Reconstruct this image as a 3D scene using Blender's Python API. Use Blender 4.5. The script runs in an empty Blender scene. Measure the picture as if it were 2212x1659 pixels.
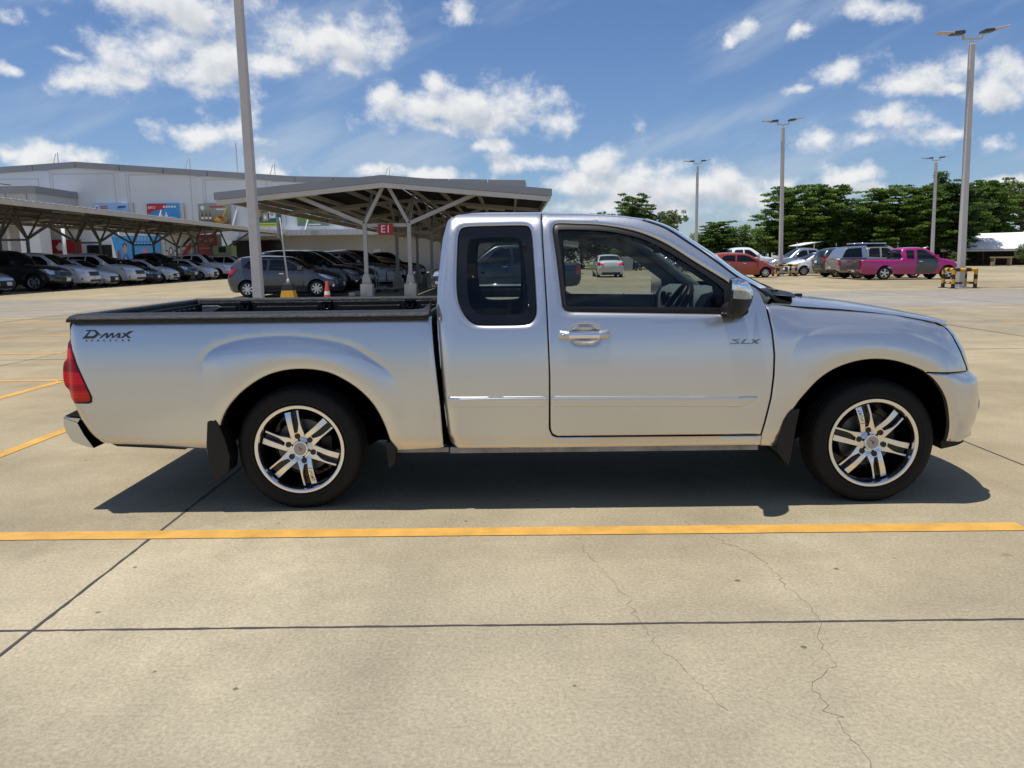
import bpy, bmesh, math, random
import numpy as np
from mathutils import Vector, Matrix
from mathutils.geometry import delaunay_2d_cdt

SC = bpy.context.scene
COL = SC.collection
R = math.radians
random.seed(7); RNG = np.random.default_rng(7)

# ------------------------------------------------------------------ camera
CAM = Vector((1.13995, -4.0355, 1.31335))
PITCH, YAW, ROLL = 0.1590816, 0.000286, -0.0114495
FZ = 1690.0                                   # focal length in 2212-wide pixels
fw = Vector((math.sin(YAW)*math.cos(PITCH), math.cos(YAW)*math.cos(PITCH), -math.sin(PITCH)))
rt0 = Vector((math.cos(YAW), -math.sin(YAW), 0)); up0 = rt0.cross(fw)
rt = rt0*math.cos(ROLL)+up0*math.sin(ROLL); up = up0*math.cos(ROLL)-rt0*math.sin(ROLL)
cd = bpy.data.cameras.new('camera'); cam = bpy.data.objects.new('camera', cd); COL.objects.link(cam)
cam.matrix_world = Matrix(((rt.x, up.x, -fw.x, CAM.x), (rt.y, up.y, -fw.y, CAM.y), (rt.z, up.z, -fw.z, CAM.z), (0, 0, 0, 1)))
cd.sensor_width = 36; cd.lens = 36*FZ/2212; cd.clip_end = 6000; cd.clip_start = 0.05
SC.camera = cam

# ------------------------------------------------------------------ sun, sky, exposure
SUN_TO = Vector((-0.215, -0.035, 1.0)).normalized()
SUN_EL = math.asin(SUN_TO.z); SUN_AZ = math.atan2(SUN_TO.x, SUN_TO.y)
ld = bpy.data.lights.new('sun', 'SUN'); ld.energy = 5.0; ld.angle = R(0.53); ld.color = (1.0, 0.95, 0.88)
so = bpy.data.objects.new('sun', ld); COL.objects.link(so)
so.rotation_euler = SUN_TO.to_track_quat('Z', 'Y').to_euler(); so.location = (0, 0, 30)
vs = SC.view_settings
vs.view_transform = 'Standard'; vs.look = 'None'; vs.exposure = 0.0; vs.gamma = 1.0
SC.cycles.max_bounces = 8; SC.cycles.transparent_max_bounces = 16
SC.cycles.sample_clamp_indirect = 6.0; SC.cycles.use_denoising = True
SC.cycles.caustics_reflective = False; SC.cycles.caustics_refractive = False

def px_dir(zx, zy):
    d = fw + rt*((zx-1106)/FZ) - up*((zy-829.5)/FZ); d.normalize(); return d

CLOUDS = [  # centre and half size of every cumulus lobe (2212-wide picture), strength
 (390,30,130,62,1),(320,110,95,70,1),(430,140,120,75,1),(440,205,80,34,.9),(180,158,82,26,.75),(140,104,34,14,.6),(260,178,60,24,.5),(500,120,60,60,.8),
 (640,85,90,50,.9),(720,70,110,42,1),(785,85,75,52,1),(762,150,36,26,.8),(590,150,45,34,.7),(620,140,50,30,.6),
 (925,180,46,34,.95),(890,235,100,44,1),(1000,240,100,40,1),(1100,235,110,46,1),(1185,265,60,36,1),(930,282,70,18,.8),
 (1060,320,50,15,.8),(1150,350,95,30,.95),(1230,392,110,36,.9),(1320,345,62,44,.9),(1390,385,95,44,.9),(1500,415,130,40,.9),(1610,420,90,24,.8),(1290,440,160,36,.75),(1450,455,160,30,.7),
 (1765,195,62,16,.95),(1830,170,58,26,1),(1950,185,60,22,.95),(2000,155,70,28,1),(2055,180,36,12,.8),(2160,190,70,36,1),(2215,165,50,46,1),
 (1930,275,80,26,1),(1870,312,66,24,.85),(1985,292,90,24,.95),(2050,288,40,18,.85),(1780,312,40,22,.75),(1895,25,70,24,.9),(1735,62,28,16,.75),(990,18,32,34,.75),(2140,300,46,16,.5),
 (180,338,100,26,.95),(110,350,80,24,.9),(30,330,50,20,.7),(395,285,66,22,.85),(510,285,52,30,.8),(550,312,60,14,.6),(570,370,60,18,.95),(800,372,46,16,1),(930,380,90,16,1),
 (1800,388,110,26,.7),(1860,415,90,20,.6),(2175,384,60,14,.8),(1700,395,60,18,.5),(1630,50,40,26,.4),(1600,85,22,14,.4),(20,150,40,14,.5),(10,45,40,20,.45)]

def build_world():
    w = bpy.data.worlds.new("World"); SC.world = w; w.use_nodes = True
    nt = w.node_tree; N = nt.nodes; L = nt.links; N.clear()
    out = N.new('ShaderNodeOutputWorld'); bg = N.new('ShaderNodeBackground'); bg.inputs['Strength'].default_value = 0.056
    sky = N.new('ShaderNodeTexSky'); sky.sky_type = 'NISHITA'; sky.sun_disc = False
    sky.sun_elevation = SUN_EL; sky.sun_rotation = SUN_AZ; sky.altitude = 0; sky.air_density = 1.0; sky.dust_density = 0.4; sky.ozone_density = 1.2
    # density of the clouds as a function of azimuth and elevation
    g = bpy.data.node_groups.new('cloud_density', 'ShaderNodeTree')
    g.interface.new_socket('Vector', in_out='INPUT', socket_type='NodeSocketVector')
    g.interface.new_socket('Density', in_out='OUTPUT', socket_type='NodeSocketFloat')
    gn = g.nodes; gl = g.links
    gi = gn.new('NodeGroupInput'); go = gn.new('NodeGroupOutput')
    def vm(op, a, b):
        n = gn.new('ShaderNodeVectorMath'); n.operation = op
        for i, v in enumerate((a, b)):
            if v is None: continue
            if isinstance(v, (tuple, list)): n.inputs[i].default_value = v
            else: gl.new(v, n.inputs[i])
        return n
    def mt(op, a, b=None, c=None, clamp=False):
        n = gn.new('ShaderNodeMath'); n.operation = op; n.use_clamp = clamp
        for i, v in enumerate((a, b, c)):
            if v is None: continue
            if isinstance(v, (int, float)): n.inputs[i].default_value = v
            else: gl.new(v, n.inputs[i])
        return n.outputs[0]
    def noise(scale, detail, rough, vec, sx=(1, 1, 1), dim='2D'):
        m = vm('MULTIPLY', vec, sx)
        n = gn.new('ShaderNodeTexNoise'); n.noise_dimensions = dim; n.inputs['Scale'].default_value = scale
        n.inputs['Detail'].default_value = detail; n.inputs['Roughness'].default_value = rough
        gl.new(m.outputs[0], n.inputs['Vector']); return n
    P0 = gi.outputs[0]
    nw = noise(7, 3, .5, P0)                     # domain warp
    wv = vm('SUBTRACT', nw.outputs['Color'], (.5, .5, .5)); wv2 = vm('MULTIPLY', wv.outputs[0], (.06, .042, 0))
    nw2 = noise(26, 3, .6, P0); wv3 = vm('SUBTRACT', nw2.outputs['Color'], (.5, .5, .5)); wv4 = vm('MULTIPLY', wv3.outputs[0], (.022, .018, 0))
    P = vm('ADD', P0, wv2.outputs[0]); P = vm('ADD', P.outputs[0], wv4.outputs[0]).outputs[0]
    acc = None
    for (zx, zy, rx, ry, s) in CLOUDS:
        d = px_dir(zx, zy); u = math.atan2(d.x, d.y); v = math.asin(d.z)
        kx, ky = FZ/rx*.93, FZ/ry*.90
        b = gn.new('ShaderNodeVectorMath'); b.operation = 'MULTIPLY_ADD'; gl.new(P, b.inputs[0]); b.inputs[1].default_value = (kx, ky, 0); b.inputs[2].default_value = (-u*kx, -v*ky, 0)
        ln = gn.new('ShaderNodeVectorMath'); ln.operation = 'LENGTH'; gl.new(b.outputs[0], ln.inputs[0])
        f = mt('MULTIPLY_ADD', ln.outputs['Value'], -.62, .62*1.0+.38*s-.33)
        acc = f if acc is None else mt('SMOOTH_MAX', acc, f, .12)
    # the rest of the sky (seen only in reflections): free noise away from the picture
    sep = gn.new('ShaderNodeSeparateXYZ'); gl.new(P0, sep.inputs[0])
    au = mt('ABSOLUTE', sep.outputs[0])
    rest = mt('MAXIMUM', mt('MULTIPLY', mt('SUBTRACT', au, .66), 6, clamp=True), mt('MULTIPLY', mt('SUBTRACT', sep.outputs[1], .42), 6, clamp=True))
    n3 = noise(2.6, 5, .55, P0, (1, 1.8, 1))
    r3 = mt('MULTIPLY_ADD', n3.outputs['Fac'], 2.6, -1.50)
    r4 = mt('ADD', r3, mt('MULTIPLY_ADD', rest, 3.0, -3.0))
    acc = mt('MAXIMUM', acc, r4)
    nf = noise(14.5, 12, .62, P0, (1, 1.3, 1)); nv = gn.new('ShaderNodeTexVoronoi'); nv.inputs['Scale'].default_value = 34; nv.voronoi_dimensions = '2D'; nv.feature = 'SMOOTH_F1'
    gl.new(P, nv.inputs['Vector'])
    dd = mt('ADD', acc, mt('MULTIPLY_ADD', nf.outputs['Fac'], 1.75, -.86))
    dd = mt('ADD', dd, mt('MULTIPLY_ADD', nv.outputs['Distance'], -.28, .11))
    gl.new(dd, go.inputs[0])
    # world graph
    tc = N.new('ShaderNodeTexCoord'); sx = N.new('ShaderNodeSeparateXYZ'); L.new(tc.outputs['Generated'], sx.inputs[0])
    def wm(op, a, b=None, c=None, clamp=False):
        n = N.new('ShaderNodeMath'); n.operation = op; n.use_clamp = clamp
        for i, v in enumerate((a, b, c)):
            if v is None: continue
            if isinstance(v, (int, float)): n.inputs[i].default_value = v
            else: L.new(v, n.inputs[i])
        return n.outputs[0]
    az = wm('ARCTAN2', sx.outputs[0], sx.outputs[1]); el = wm('ARCSINE', sx.outputs[2])
    cb = N.new('ShaderNodeCombineXYZ'); L.new(az, cb.inputs[0]); L.new(el, cb.inputs[1])
    el2 = wm('ADD', el, .016); cb2 = N.new('ShaderNodeCombineXYZ'); L.new(wm('SUBTRACT', az, .008), cb2.inputs[0]); L.new(el2, cb2.inputs[1])
    def grp(v):
        n = N.new('ShaderNodeGroup'); n.node_tree = g; L.new(v.outputs[0], n.inputs[0]); return n.outputs[0]
    d1 = grp(cb); d2 = grp(cb2)
    def sstep(x, a, b):
        m = N.new('ShaderNodeMapRange'); m.interpolation_type = 'SMOOTHSTEP'; m.inputs['From Min'].default_value = a; m.inputs['From Max'].default_value = b
        L.new(x, m.inputs['Value']); return m.outputs[0]
    alpha = wm('MULTIPLY', sstep(d1, -.05, .62), .97)
    shade = wm('MULTIPLY', sstep(d2, .05, .95), 1.0)
    shade = wm('MULTIPLY', shade, wm('MULTIPLY_ADD', sstep(el, .02, .35), -.30, 1.0))
    # thin high haze streaks
    hz = N.new('ShaderNodeTexNoise'); hz.inputs['Scale'].default_value = 3.4; hz.inputs['Detail'].default_value = 6; hz.inputs['Roughness'].default_value = .55; hz.noise_dimensions = '2D'
    rotn = N.new('ShaderNodeVectorRotate'); rotn.rotation_type = 'Z_AXIS'; rotn.inputs['Angle'].default_value = R(-22); L.new(cb.outputs[0], rotn.inputs['Vector'])
    mp = N.new('ShaderNodeVectorMath'); mp.operation = 'MULTIPLY'; mp.inputs[1].default_value = (1, 4.5, 1); L.new(rotn.outputs[0], mp.inputs[0]); L.new(mp.outputs[0], hz.inputs['Vector'])
    haze = wm('MULTIPLY', sstep(hz.outputs['Fac'], .44, .80), .50)
    low = wm('MULTIPLY', wm('SUBTRACT', 1.0, sstep(el, .0, .26)), .34)
    haze = wm('MAXIMUM', haze, wm('MULTIPLY', haze, .0)); haze = wm('ADD', haze, wm('MULTIPLY', low, sstep(hz.outputs['Fac'], .25, .7)))
    def mix(f, a, b):
        n = N.new('ShaderNodeMix'); n.data_type = 'RGBA'
        if isinstance(f, float): n.inputs['Factor'].default_value = f
        else: L.new(f, n.inputs['Factor'])
        for s, v in ((6, a), (7, b)):
            if isinstance(v, tuple): n.inputs[s].default_value = v
            else: L.new(v, n.inputs[s])
        return n.outputs[2]
    tint = N.new('ShaderNodeMix'); tint.data_type = 'RGBA'; tint.blend_type = 'MULTIPLY'; tint.inputs['Factor'].default_value = 1.0
    L.new(sky.outputs[0], tint.inputs[6]); tint.inputs[7].default_value = SKY_TINT
    c0 = mix(haze, tint.outputs[2], (8.6, 10.3, 12.6, 1))
    cl = mix(shade, (15.6, 15.7, 15.8, 1), (9.0, 9.8, 11.0, 1))
    c1 = mix(alpha, c0, cl)
    L.new(c1, bg.inputs['Color']); L.new(bg.outputs[0], out.inputs[0])
SKY_TINT = (1.15, 1.40, 1.82, 1)
build_world(); SC.world.cycles.sampling_method = 'NONE'

# ------------------------------------------------------------------ materials
def bsdf(m): return next(n for n in m.node_tree.nodes if n.type == 'BSDF_PRINCIPLED')
MATS = {}
def mat(name, col, rough=.5, metal=0., coat=0., spec=.5, noise=0., nscale=8., bump=0., bscale=60., emit=None, trans=0.):
    if name in MATS: return MATS[name]
    m = bpy.data.materials.new(name); m.use_nodes = True; nt = m.node_tree; b = bsdf(m)
    b.inputs['Base Color'].default_value = (*col, 1); b.inputs['Roughness'].default_value = rough; b.inputs['Metallic'].default_value = metal
    b.inputs['Coat Weight'].default_value = coat; b.inputs['Coat Roughness'].default_value = .03; b.inputs['Specular IOR Level'].default_value = spec
    if trans: b.inputs['Transmission Weight'].default_value = trans
    if emit: b.inputs['Emission Color'].default_value = (*emit, 1); b.inputs['Emission Strength'].default_value = 1
    if noise or bump:
        tc = nt.nodes.new('ShaderNodeTexCoord')
    if noise:
        n = nt.nodes.new('ShaderNodeTexNoise'); n.inputs['Scale'].default_value = nscale; n.inputs['Detail'].default_value = 6; n.inputs['Roughness'].default_value = .65
        nt.links.new(tc.outputs['Object'], n.inputs['Vector'])
        mr = nt.nodes.new('ShaderNodeMapRange'); mr.inputs['From Min'].default_value = .3; mr.inputs['From Max'].default_value = .7
        mr.inputs['To Min'].default_value = 1-noise; mr.inputs['To Max'].default_value = 1+noise; nt.links.new(n.outputs['Fac'], mr.inputs['Value'])
        vmul = nt.nodes.new('ShaderNodeVectorMath'); vmul.operation = 'SCALE'; vmul.inputs[0].default_value = col; nt.links.new(mr.outputs[0], vmul.inputs['Scale'])
        nt.links.new(vmul.outputs[0], b.inputs['Base Color'])
    if bump:
        n2 = nt.nodes.new('ShaderNodeTexNoise'); n2.inputs['Scale'].default_value = bscale; n2.inputs['Detail'].default_value = 4
        nt.links.new(tc.outputs['Object'], n2.inputs['Vector'])
        bp = nt.nodes.new('ShaderNodeBump'); bp.inputs['Strength'].default_value = bump; bp.inputs['Distance'].default_value = .01
        nt.links.new(n2.outputs['Fac'], bp.inputs['Height']); nt.links.new(bp.outputs[0], b.inputs['Normal'])
    MATS[name] = m; return m
def glass_mat(name, tint, refl=1.0):
    if name in MATS: return MATS[name]
    m = bpy.data.materials.new(name); m.use_nodes = True; nt = m.node_tree; nt.nodes.clear()
    o = nt.nodes.new('ShaderNodeOutputMaterial'); mx = nt.nodes.new('ShaderNodeMixShader'); t = nt.nodes.new('ShaderNodeBsdfTransparent'); gl = nt.nodes.new('ShaderNodeBsdfGlossy')
    t.inputs['Color'].default_value = (*tint, 1); gl.inputs['Roughness'].default_value = .01; gl.inputs['Color'].default_value = (refl, refl, refl, 1)
    fr = nt.nodes.new('ShaderNodeFresnel'); fr.inputs['IOR'].default_value = 1.5
    nt.links.new(fr.outputs[0], mx.inputs[0]); nt.links.new(t.outputs[0], mx.inputs[1]); nt.links.new(gl.outputs[0], mx.inputs[2]); nt.links.new(mx.outputs[0], o.inputs[0])
    MATS[name] = m; return m
def paint(name, col, metal=.0, rough=.35, coat=1.0):
    return mat(name, col, rough=rough, metal=metal, coat=coat)

M_SILVER = paint('silver_paint', (.62, .625, .635), metal=.88, rough=.265, coat=.5)
M_BLACK = mat('black_plastic', (.008, .008, .009), rough=.45, spec=.35)
M_BLACKGLOSS = mat('black_gloss', (.006, .006, .007), rough=.12)
M_DARK = mat('underbody_black', (.003, .003, .0032), rough=1., spec=0.)
M_LINER = mat('bed_liner_plastic', (.011, .012, .0135), rough=.38, spec=.28, bump=.6, bscale=140)
M_RUBBER = mat('tyre_rubber', (.0085, .008, .0075), rough=.7, spec=.3)
M_CHROME = mat('chrome', (.82, .83, .85), rough=.06, metal=1.)
M_ALU = mat('machined_alloy', (.80, .79, .78), rough=.22, metal=1.)
M_SATIN = mat('satin_silver', (.55, .55, .56), rough=.3, metal=.8, coat=.5)
def lens_mat():
    m = mat('red_lens', (.55, .004, .010), rough=.28, spec=.3, coat=.12); nt = m.node_tree; b = bsdf(m); N = nt.nodes; L = nt.links
    tc = N.new('ShaderNodeTexCoord'); sx = N.new('ShaderNodeSeparateXYZ'); L.new(tc.outputs['Object'], sx.inputs[0])
    cr_ = N.new('ShaderNodeValToRGB'); mr = N.new('ShaderNodeMapRange'); mr.inputs['From Min'].default_value = .60; mr.inputs['From Max'].default_value = .93; L.new(sx.outputs[2], mr.inputs['Value']); L.new(mr.outputs[0], cr_.inputs[0])
    R_ = cr_.color_ramp; R_.interpolation = 'LINEAR'; R_.elements[0].position = 0; R_.elements[0].color = (.22, .006, .008, 1); R_.elements[1].position = 1; R_.elements[1].color = (.16, .002, .012, 1)
    for p, c in ((.07, (.60, .02, .008)), (.17, (.62, .02, .010)), (.20, (.40, .004, .012)), (.28, (.38, .003, .012)), (.31, (.62, .005, .016)), (.48, (.55, .004, .016)), (.50, (.22, .001, .010)), (.68, (.26, .002, .010)), (.71, (.62, .006, .016)), (.84, (.55, .004, .02)), (.87, (.20, .002, .012))):
        e = R_.elements.new(p); e.color = (*c, 1)
    wv = N.new('ShaderNodeMath'); wv.operation = 'SINE'; w2 = N.new('ShaderNodeMath'); w2.operation = 'MULTIPLY'; w2.inputs[1].default_value = 420; L.new(sx.outputs[2], w2.inputs[0]); L.new(w2.outputs[0], wv.inputs[0])
    w3 = N.new('ShaderNodeMath'); w3.operation = 'MULTIPLY_ADD'; w3.inputs[1].default_value = .12; w3.inputs[2].default_value = .95; L.new(wv.outputs[0], w3.inputs[0])
    vs_ = N.new('ShaderNodeVectorMath'); vs_.operation = 'SCALE'; L.new(cr_.outputs[0], vs_.inputs[0]); L.new(w3.outputs[0], vs_.inputs['Scale']); L.new(vs_.outputs[0], b.inputs['Base Color']); return m
M_REDLENS = lens_mat()
M_CLEARLENS = mat('clear_lens', (.30, .35, .36), rough=.12, metal=.5, coat=1., noise=.25, nscale=18)
M_INT = mat('interior_grey', (.15, .165, .168), rough=.6)
M_INTD = mat('interior_dark', (.035, .038, .040), rough=.6)
M_ROOFLIN = mat('headliner', (.22, .22, .21), rough=.9)
M_GLASS = glass_mat('window_tint', (.70, .755, .745), .6); M_QGLASS = glass_mat('privacy_tint', (.66, .73, .72), .6)
M_WGLASS = glass_mat('windscreen_glass', (.55, .62, .60))
M_BADGE = mat('badge_grey', (.045, .045, .05), rough=.5)
M_SEAT = mat('seat_fabric', (.05, .052, .055), rough=.9)

# ------------------------------------------------------------------ tags and mesh helpers
def setp(o, label=None, cat=None, group=None, kind=None):
    if label: o['label'] = label
    if cat: o['category'] = cat
    if group: o['group'] = group
    if kind: o['kind'] = kind
    return o
def thing(name, label, cat, loc=(0, 0, 0), rz=0., group=None):
    o = bpy.data.objects.new(name, None); COL.objects.link(o); o.location = loc; o.rotation_euler = (0, 0, rz); o.empty_display_size = .2
    return setp(o, label, cat, group)
def link(name, me, parent=None, loc=None, rz=None):
    o = bpy.data.objects.new(name, me); COL.objects.link(o)
    if parent is not None: o.parent = parent
    if loc is not None: o.location = loc
    if rz is not None: o.rotation_euler = (0, 0, rz)
    return o
def mesh(name, verts, faces, mats, smooth=True, fmat=None):
    me = bpy.data.meshes.new(name); me.from_pydata([tuple(map(float, v)) for v in verts], [], faces)
    for m in (mats if isinstance(mats, (list, tuple)) else [mats]): me.materials.append(m)
    if smooth: me.polygons.foreach_set('use_smooth', [True]*len(me.polygons))
    if fmat is not None: me.polygons.foreach_set('material_index', fmat)
    me.update(); return me
class MB:
    def __init__(s): s.v = []; s.f = []; s.m = []
    def add(s, v, f, mi=0):
        b = len(s.v); s.v += [tuple(p) for p in v]; s.f += [tuple(i+b for i in q) for q in f]; s.m += [mi]*len(f)
    def box(s, x0, x1, y0, y1, z0, z1, mi=0):
        s.add([(x0, y0, z0), (x1, y0, z0), (x1, y1, z0), (x0, y1, z0), (x0, y0, z1), (x1, y0, z1), (x1, y1, z1), (x0, y1, z1)],
              [(0, 3, 2, 1), (4, 5, 6, 7), (0, 1, 5, 4), (1, 2, 6, 5), (2, 3, 7, 6), (3, 0, 4, 7)], mi); return s
    def bar(s, a, b, w, h=None, mi=0):          # square bar between two points
        a = Vector(a); b = Vector(b); d = (b-a).normalized(); h = h or w
        u = Vector((0, 0, 1)) if abs(d.z) < .95 else Vector((0, 1, 0)); r = d.cross(u).normalized(); u = r.cross(d).normalized()
        v = []
        for p in (a, b):
            for (i, j) in ((-1, -1), (1, -1), (1, 1), (-1, 1)): v.append(p+r*(i*w/2)+u*(j*h/2))
        s.add(v, [(0, 1, 2, 3), (7, 6, 5, 4), (0, 4, 5, 1), (1, 5, 6, 2), (2, 6, 7, 3), (3, 7, 4, 0)], mi); return s
    def tube(s, pts, rad, n=10, mi=0, cap=True):
        pts = [Vector(p) for p in pts]; rad = rad if isinstance(rad, (list, tuple)) else [rad]*len(pts)
        rings = []; r = None
        for i, p in enumerate(pts):
            d = (pts[min(i+1, len(pts)-1)]-pts[max(i-1, 0)]).normalized()
            if r is None: r = d.orthogonal().normalized()
            r = (r-d*r.dot(d)).normalized(); u = d.cross(r)
            rings.append([p+(r*math.cos(2*math.pi*k/n)+u*math.sin(2*math.pi*k/n))*rad[i] for k in range(n)])
        v = [q for rg in rings for q in rg]; f = []
        for i in range(len(pts)-1):
            for k in range(n): f.append((i*n+k, i*n+(k+1) % n, (i+1)*n+(k+1) % n, (i+1)*n+k))
        if cap: f.append(tuple(reversed(range(n)))); f.append(tuple((len(pts)-1)*n+k for k in range(n)))
        s.add(v, f, mi); return s
    def prism(s, poly, fn0, fn1, mi=0):          # polygon mapped by two functions, joined
        n = len(poly); v = [fn0(*p) for p in poly]+[fn1(*p) for p in poly]
        s.add(v, [tuple(reversed(range(n))), tuple(range(n, 2*n))]+[(i, (i+1) % n, n+(i+1) % n, n+i) for i in range(n)], mi); return s
    def lathe(s, prof, axis='y', n=40, c=(0, 0, 0), mi=0, cap=False):   # prof: list of (radius, along)
        v = []; f = []
        for (r, a) in prof:
            for k in range(n):
                t = 2*math.pi*k/n; p, q = r*math.cos(t), r*math.sin(t)
                v.append({'y': (c[0]+p, c[1]+a, c[2]+q), 'z': (c[0]+p, c[1]+q, c[2]+a), 'x': (c[0]+a, c[1]+p, c[2]+q)}[axis])
        for i in range(len(prof)-1):
            for k in range(n): f.append((i*n+k, i*n+(k+1) % n, (i+1)*n+(k+1) % n, (i+1)*n+k))
        if cap: f.append(tuple(range(n))); f.append(tuple((len(prof)-1)*n+k for k in range(n)))
        s.add(v, f, mi); return s
    def grid(s, rows, mi=0, flip=False):
        n = len(rows[0]); v = [p for r in rows for p in r]; f = []
        for i in range(len(rows)-1):
            for k in range(n-1):
                q = (i*n+k, i*n+k+1, (i+1)*n+k+1, (i+1)*n+k); f.append(tuple(reversed(q)) if flip else q)
        s.add(v, f, mi); return s
    def mesh(s, name, mats, smooth=False):
        return mesh(name, s.v, s.f, mats, smooth, s.m)
    def obj(s, name, mats, parent=None, smooth=False, bevel=0., loc=None, rz=None, seg=2, auto=None):
        me = s.mesh(name, mats, smooth or auto is not None)
        if auto is not None: me.set_sharp_from_angle(angle=R(auto))
        o = link(name, me, parent, loc, rz)
        if bevel:
            b = o.modifiers.new('bevel', 'BEVEL'); b.width = bevel; b.segments = seg; b.limit_method = 'ANGLE'; b.angle_limit = R(35)
        return o

# ------------------------------------------------------------------ curves and panels in the (x, z) plane
def spline(xs, ys):
    xs = np.array(xs, float); ys = np.array(ys, float); n = len(xs); h = np.diff(xs)
    A = np.zeros((n, n)); r = np.zeros(n); A[0, 0] = A[-1, -1] = 1
    for i in range(1, n-1):
        A[i, i-1] = h[i-1]; A[i, i] = 2*(h[i-1]+h[i]); A[i, i+1] = h[i]; r[i] = 6*((ys[i+1]-ys[i])/h[i]-(ys[i]-ys[i-1])/h[i-1])
    m = np.linalg.solve(A, r)
    def f(x):
        x = np.asarray(x, float); xc = np.clip(x, xs[0], xs[-1]); i = np.clip(np.searchsorted(xs, xc)-1, 0, n-2)
        a = (xs[i+1]-xc)/h[i]; b = (xc-xs[i])/h[i]
        y = a*ys[i]+b*ys[i+1]+((a**3-a)*m[i]+(b**3-b)*m[i+1])*h[i]**2/6
        s0 = (ys[1]-ys[0])/h[0]-h[0]*m[1]/6; s1 = (ys[-1]-ys[-2])/h[-1]+h[-1]*m[-2]/6
        return y+np.where(x < xs[0], (x-xs[0])*s0, 0)+np.where(x > xs[-1], (x-xs[-1])*s1, 0)
    return f
def cr(pts, closed=False, per=6):                # Catmull-Rom through the points
    P = [np.array(p, float) for p in pts]; n = len(P); out = []
    rng = range(n) if closed else range(n-1)
    for i in rng:
        p1, p2 = P[i], P[(i+1) % n]; p0 = P[i-1] if (closed or i > 0) else 2*p1-p2; p3 = P[(i+2) % n] if (closed or i+2 < n) else 2*p2-p1
        for k in range(per):
            t = k/per; out.append(.5*(2*p1+(p2-p0)*t+(2*p0-5*p1+4*p2-p3)*t*t+(3*p1-p0-3*p2+p3)*t**3))
    if not closed: out.append(P[-1])
    return [tuple(p) for p in out]
def dens(poly, step, closed=True):
    P = np.array(poly, float); out = []; n = len(P)
    for i in range(n if closed else n-1):
        a, b = P[i], P[(i+1) % n]; k = max(1, int(math.ceil(np.linalg.norm(b-a)/step)))
        for j in range(k): out.append(a+(b-a)*j/k)
    if not closed: out.append(P[-1])
    return np.array(out)
def area(P): return .5*np.sum(P[:, 0]*np.roll(P[:, 1], -1)-np.roll(P[:, 0], -1)*P[:, 1])
def dist(pts, line, closed):
    P = np.asarray(pts, float); A = np.asarray(line, float); B = np.roll(A, -1, 0) if closed else A[1:]; A = A if closed else A[:-1]
    best = np.full(len(P), 1e9)
    for i in range(0, len(P), 400):
        p = P[i:i+400, None, :]; ab = (B-A)[None]; t = np.clip(((p-A[None])*ab).sum(2)/np.maximum((ab**2).sum(2), 1e-12), 0, 1)
        d = np.sqrt(((p-A[None]-ab*t[..., None])**2).sum(2)); best[i:i+400] = d.min(1)
    return best
def inside(pts, loops):
    P = np.asarray(pts, float); c = np.zeros(len(P), bool)
    for Lp in loops:
        A = np.asarray(Lp); B = np.roll(A, -1, 0)
        for a, b in zip(A, B):
            k = ((a[1] > P[:, 1]) != (b[1] > P[:, 1]))
            if k.any():
                with np.errstate(divide='ignore', invalid='ignore'):
                    xx = (b[0]-a[0])*(P[:, 1]-a[1])/(b[1]-a[1])+a[0]
                c ^= k & (P[:, 0] < xx)
    return c
def rnd(d, Rr):
    q = np.clip(1-d/Rr, 0, .98); return Rr*(1-np.sqrt(1-q*q))
def tri(loops, step, rings=(), feat=()):
    """triangulated plane region: loops[0] the outline, the rest holes; returns points, triangles, dense loops"""
    D = []
    for i, Lp in enumerate(loops):
        d = dens(Lp, step); a = area(d)
        if (a < 0) == (i == 0): d = d[::-1]
        D.append(d)
    lo = D[0].min(0); hi = D[0].max(0)
    gx = np.arange(lo[0]+step*.37, hi[0], step); gy = np.arange(lo[1]+step*.37, hi[1], step)
    G = np.stack(np.meshgrid(gx, gy), -1).reshape(-1, 2); G = G[inside(G, D)]
    dm = np.min([dist(G, d, True) for d in D], 0) if len(G) else np.zeros(0)
    G = G[dm > max([.55*step]+[r+.35*step for r in rings])]
    extra = [G]
    for (ln, offs) in feat:                       # finer points beside a crease
        q0 = dens(ln, step*.55, False); t = np.gradient(q0, axis=0); t /= np.maximum(np.linalg.norm(t, axis=1, keepdims=True), 1e-9)
        for o_ in offs:
            q = q0+np.stack([-t[:, 1], t[:, 0]], 1)*o_; q = q[inside(q, D)]
            if len(q):
                dq = np.min([dist(q, e, True) for e in D], 0); extra.append(q[dq > max((.006,)+tuple(r+.004 for r in rings))])
        extra[0] = extra[0][dist(extra[0], ln, False) > max(abs(o_) for o_ in offs)+step*.3]
    for r in rings:
        for d in D:
            t = np.roll(d, -1, 0)-np.roll(d, 1, 0); t /= np.maximum(np.linalg.norm(t, axis=1, keepdims=True), 1e-9)
            q = d+np.stack([-t[:, 1], t[:, 0]], 1)*r
            q = q[inside(q, D)]
            if len(q):
                dq = np.min([dist(q, e, True) for e in D], 0); extra.append(q[dq > r*.93])
    V = [tuple(p) for d in D for p in d]; E = []; b = 0
    for d in D:
        n = len(d); E += [(b+i, b+(i+1) % n) for i in range(n)]; b += n
    V += [tuple(p) for e in extra for p in e]
    r = delaunay_2d_cdt([Vector(v) for v in V], E, [], 0, 1e-6)
    P = np.array([tuple(v) for v in r[0]]); T = np.array([f for f in r[2] if len(f) == 3])
    T = T[inside(P[T].mean(1), D)]
    a = P[T]; cr_ = (a[:, 1, 0]-a[:, 0, 0])*(a[:, 2, 1]-a[:, 0, 1])-(a[:, 1, 1]-a[:, 0, 1])*(a[:, 2, 0]-a[:, 0, 0])
    T[cr_ < 0] = T[cr_ < 0][:, ::-1]
    return P, T, D
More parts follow.
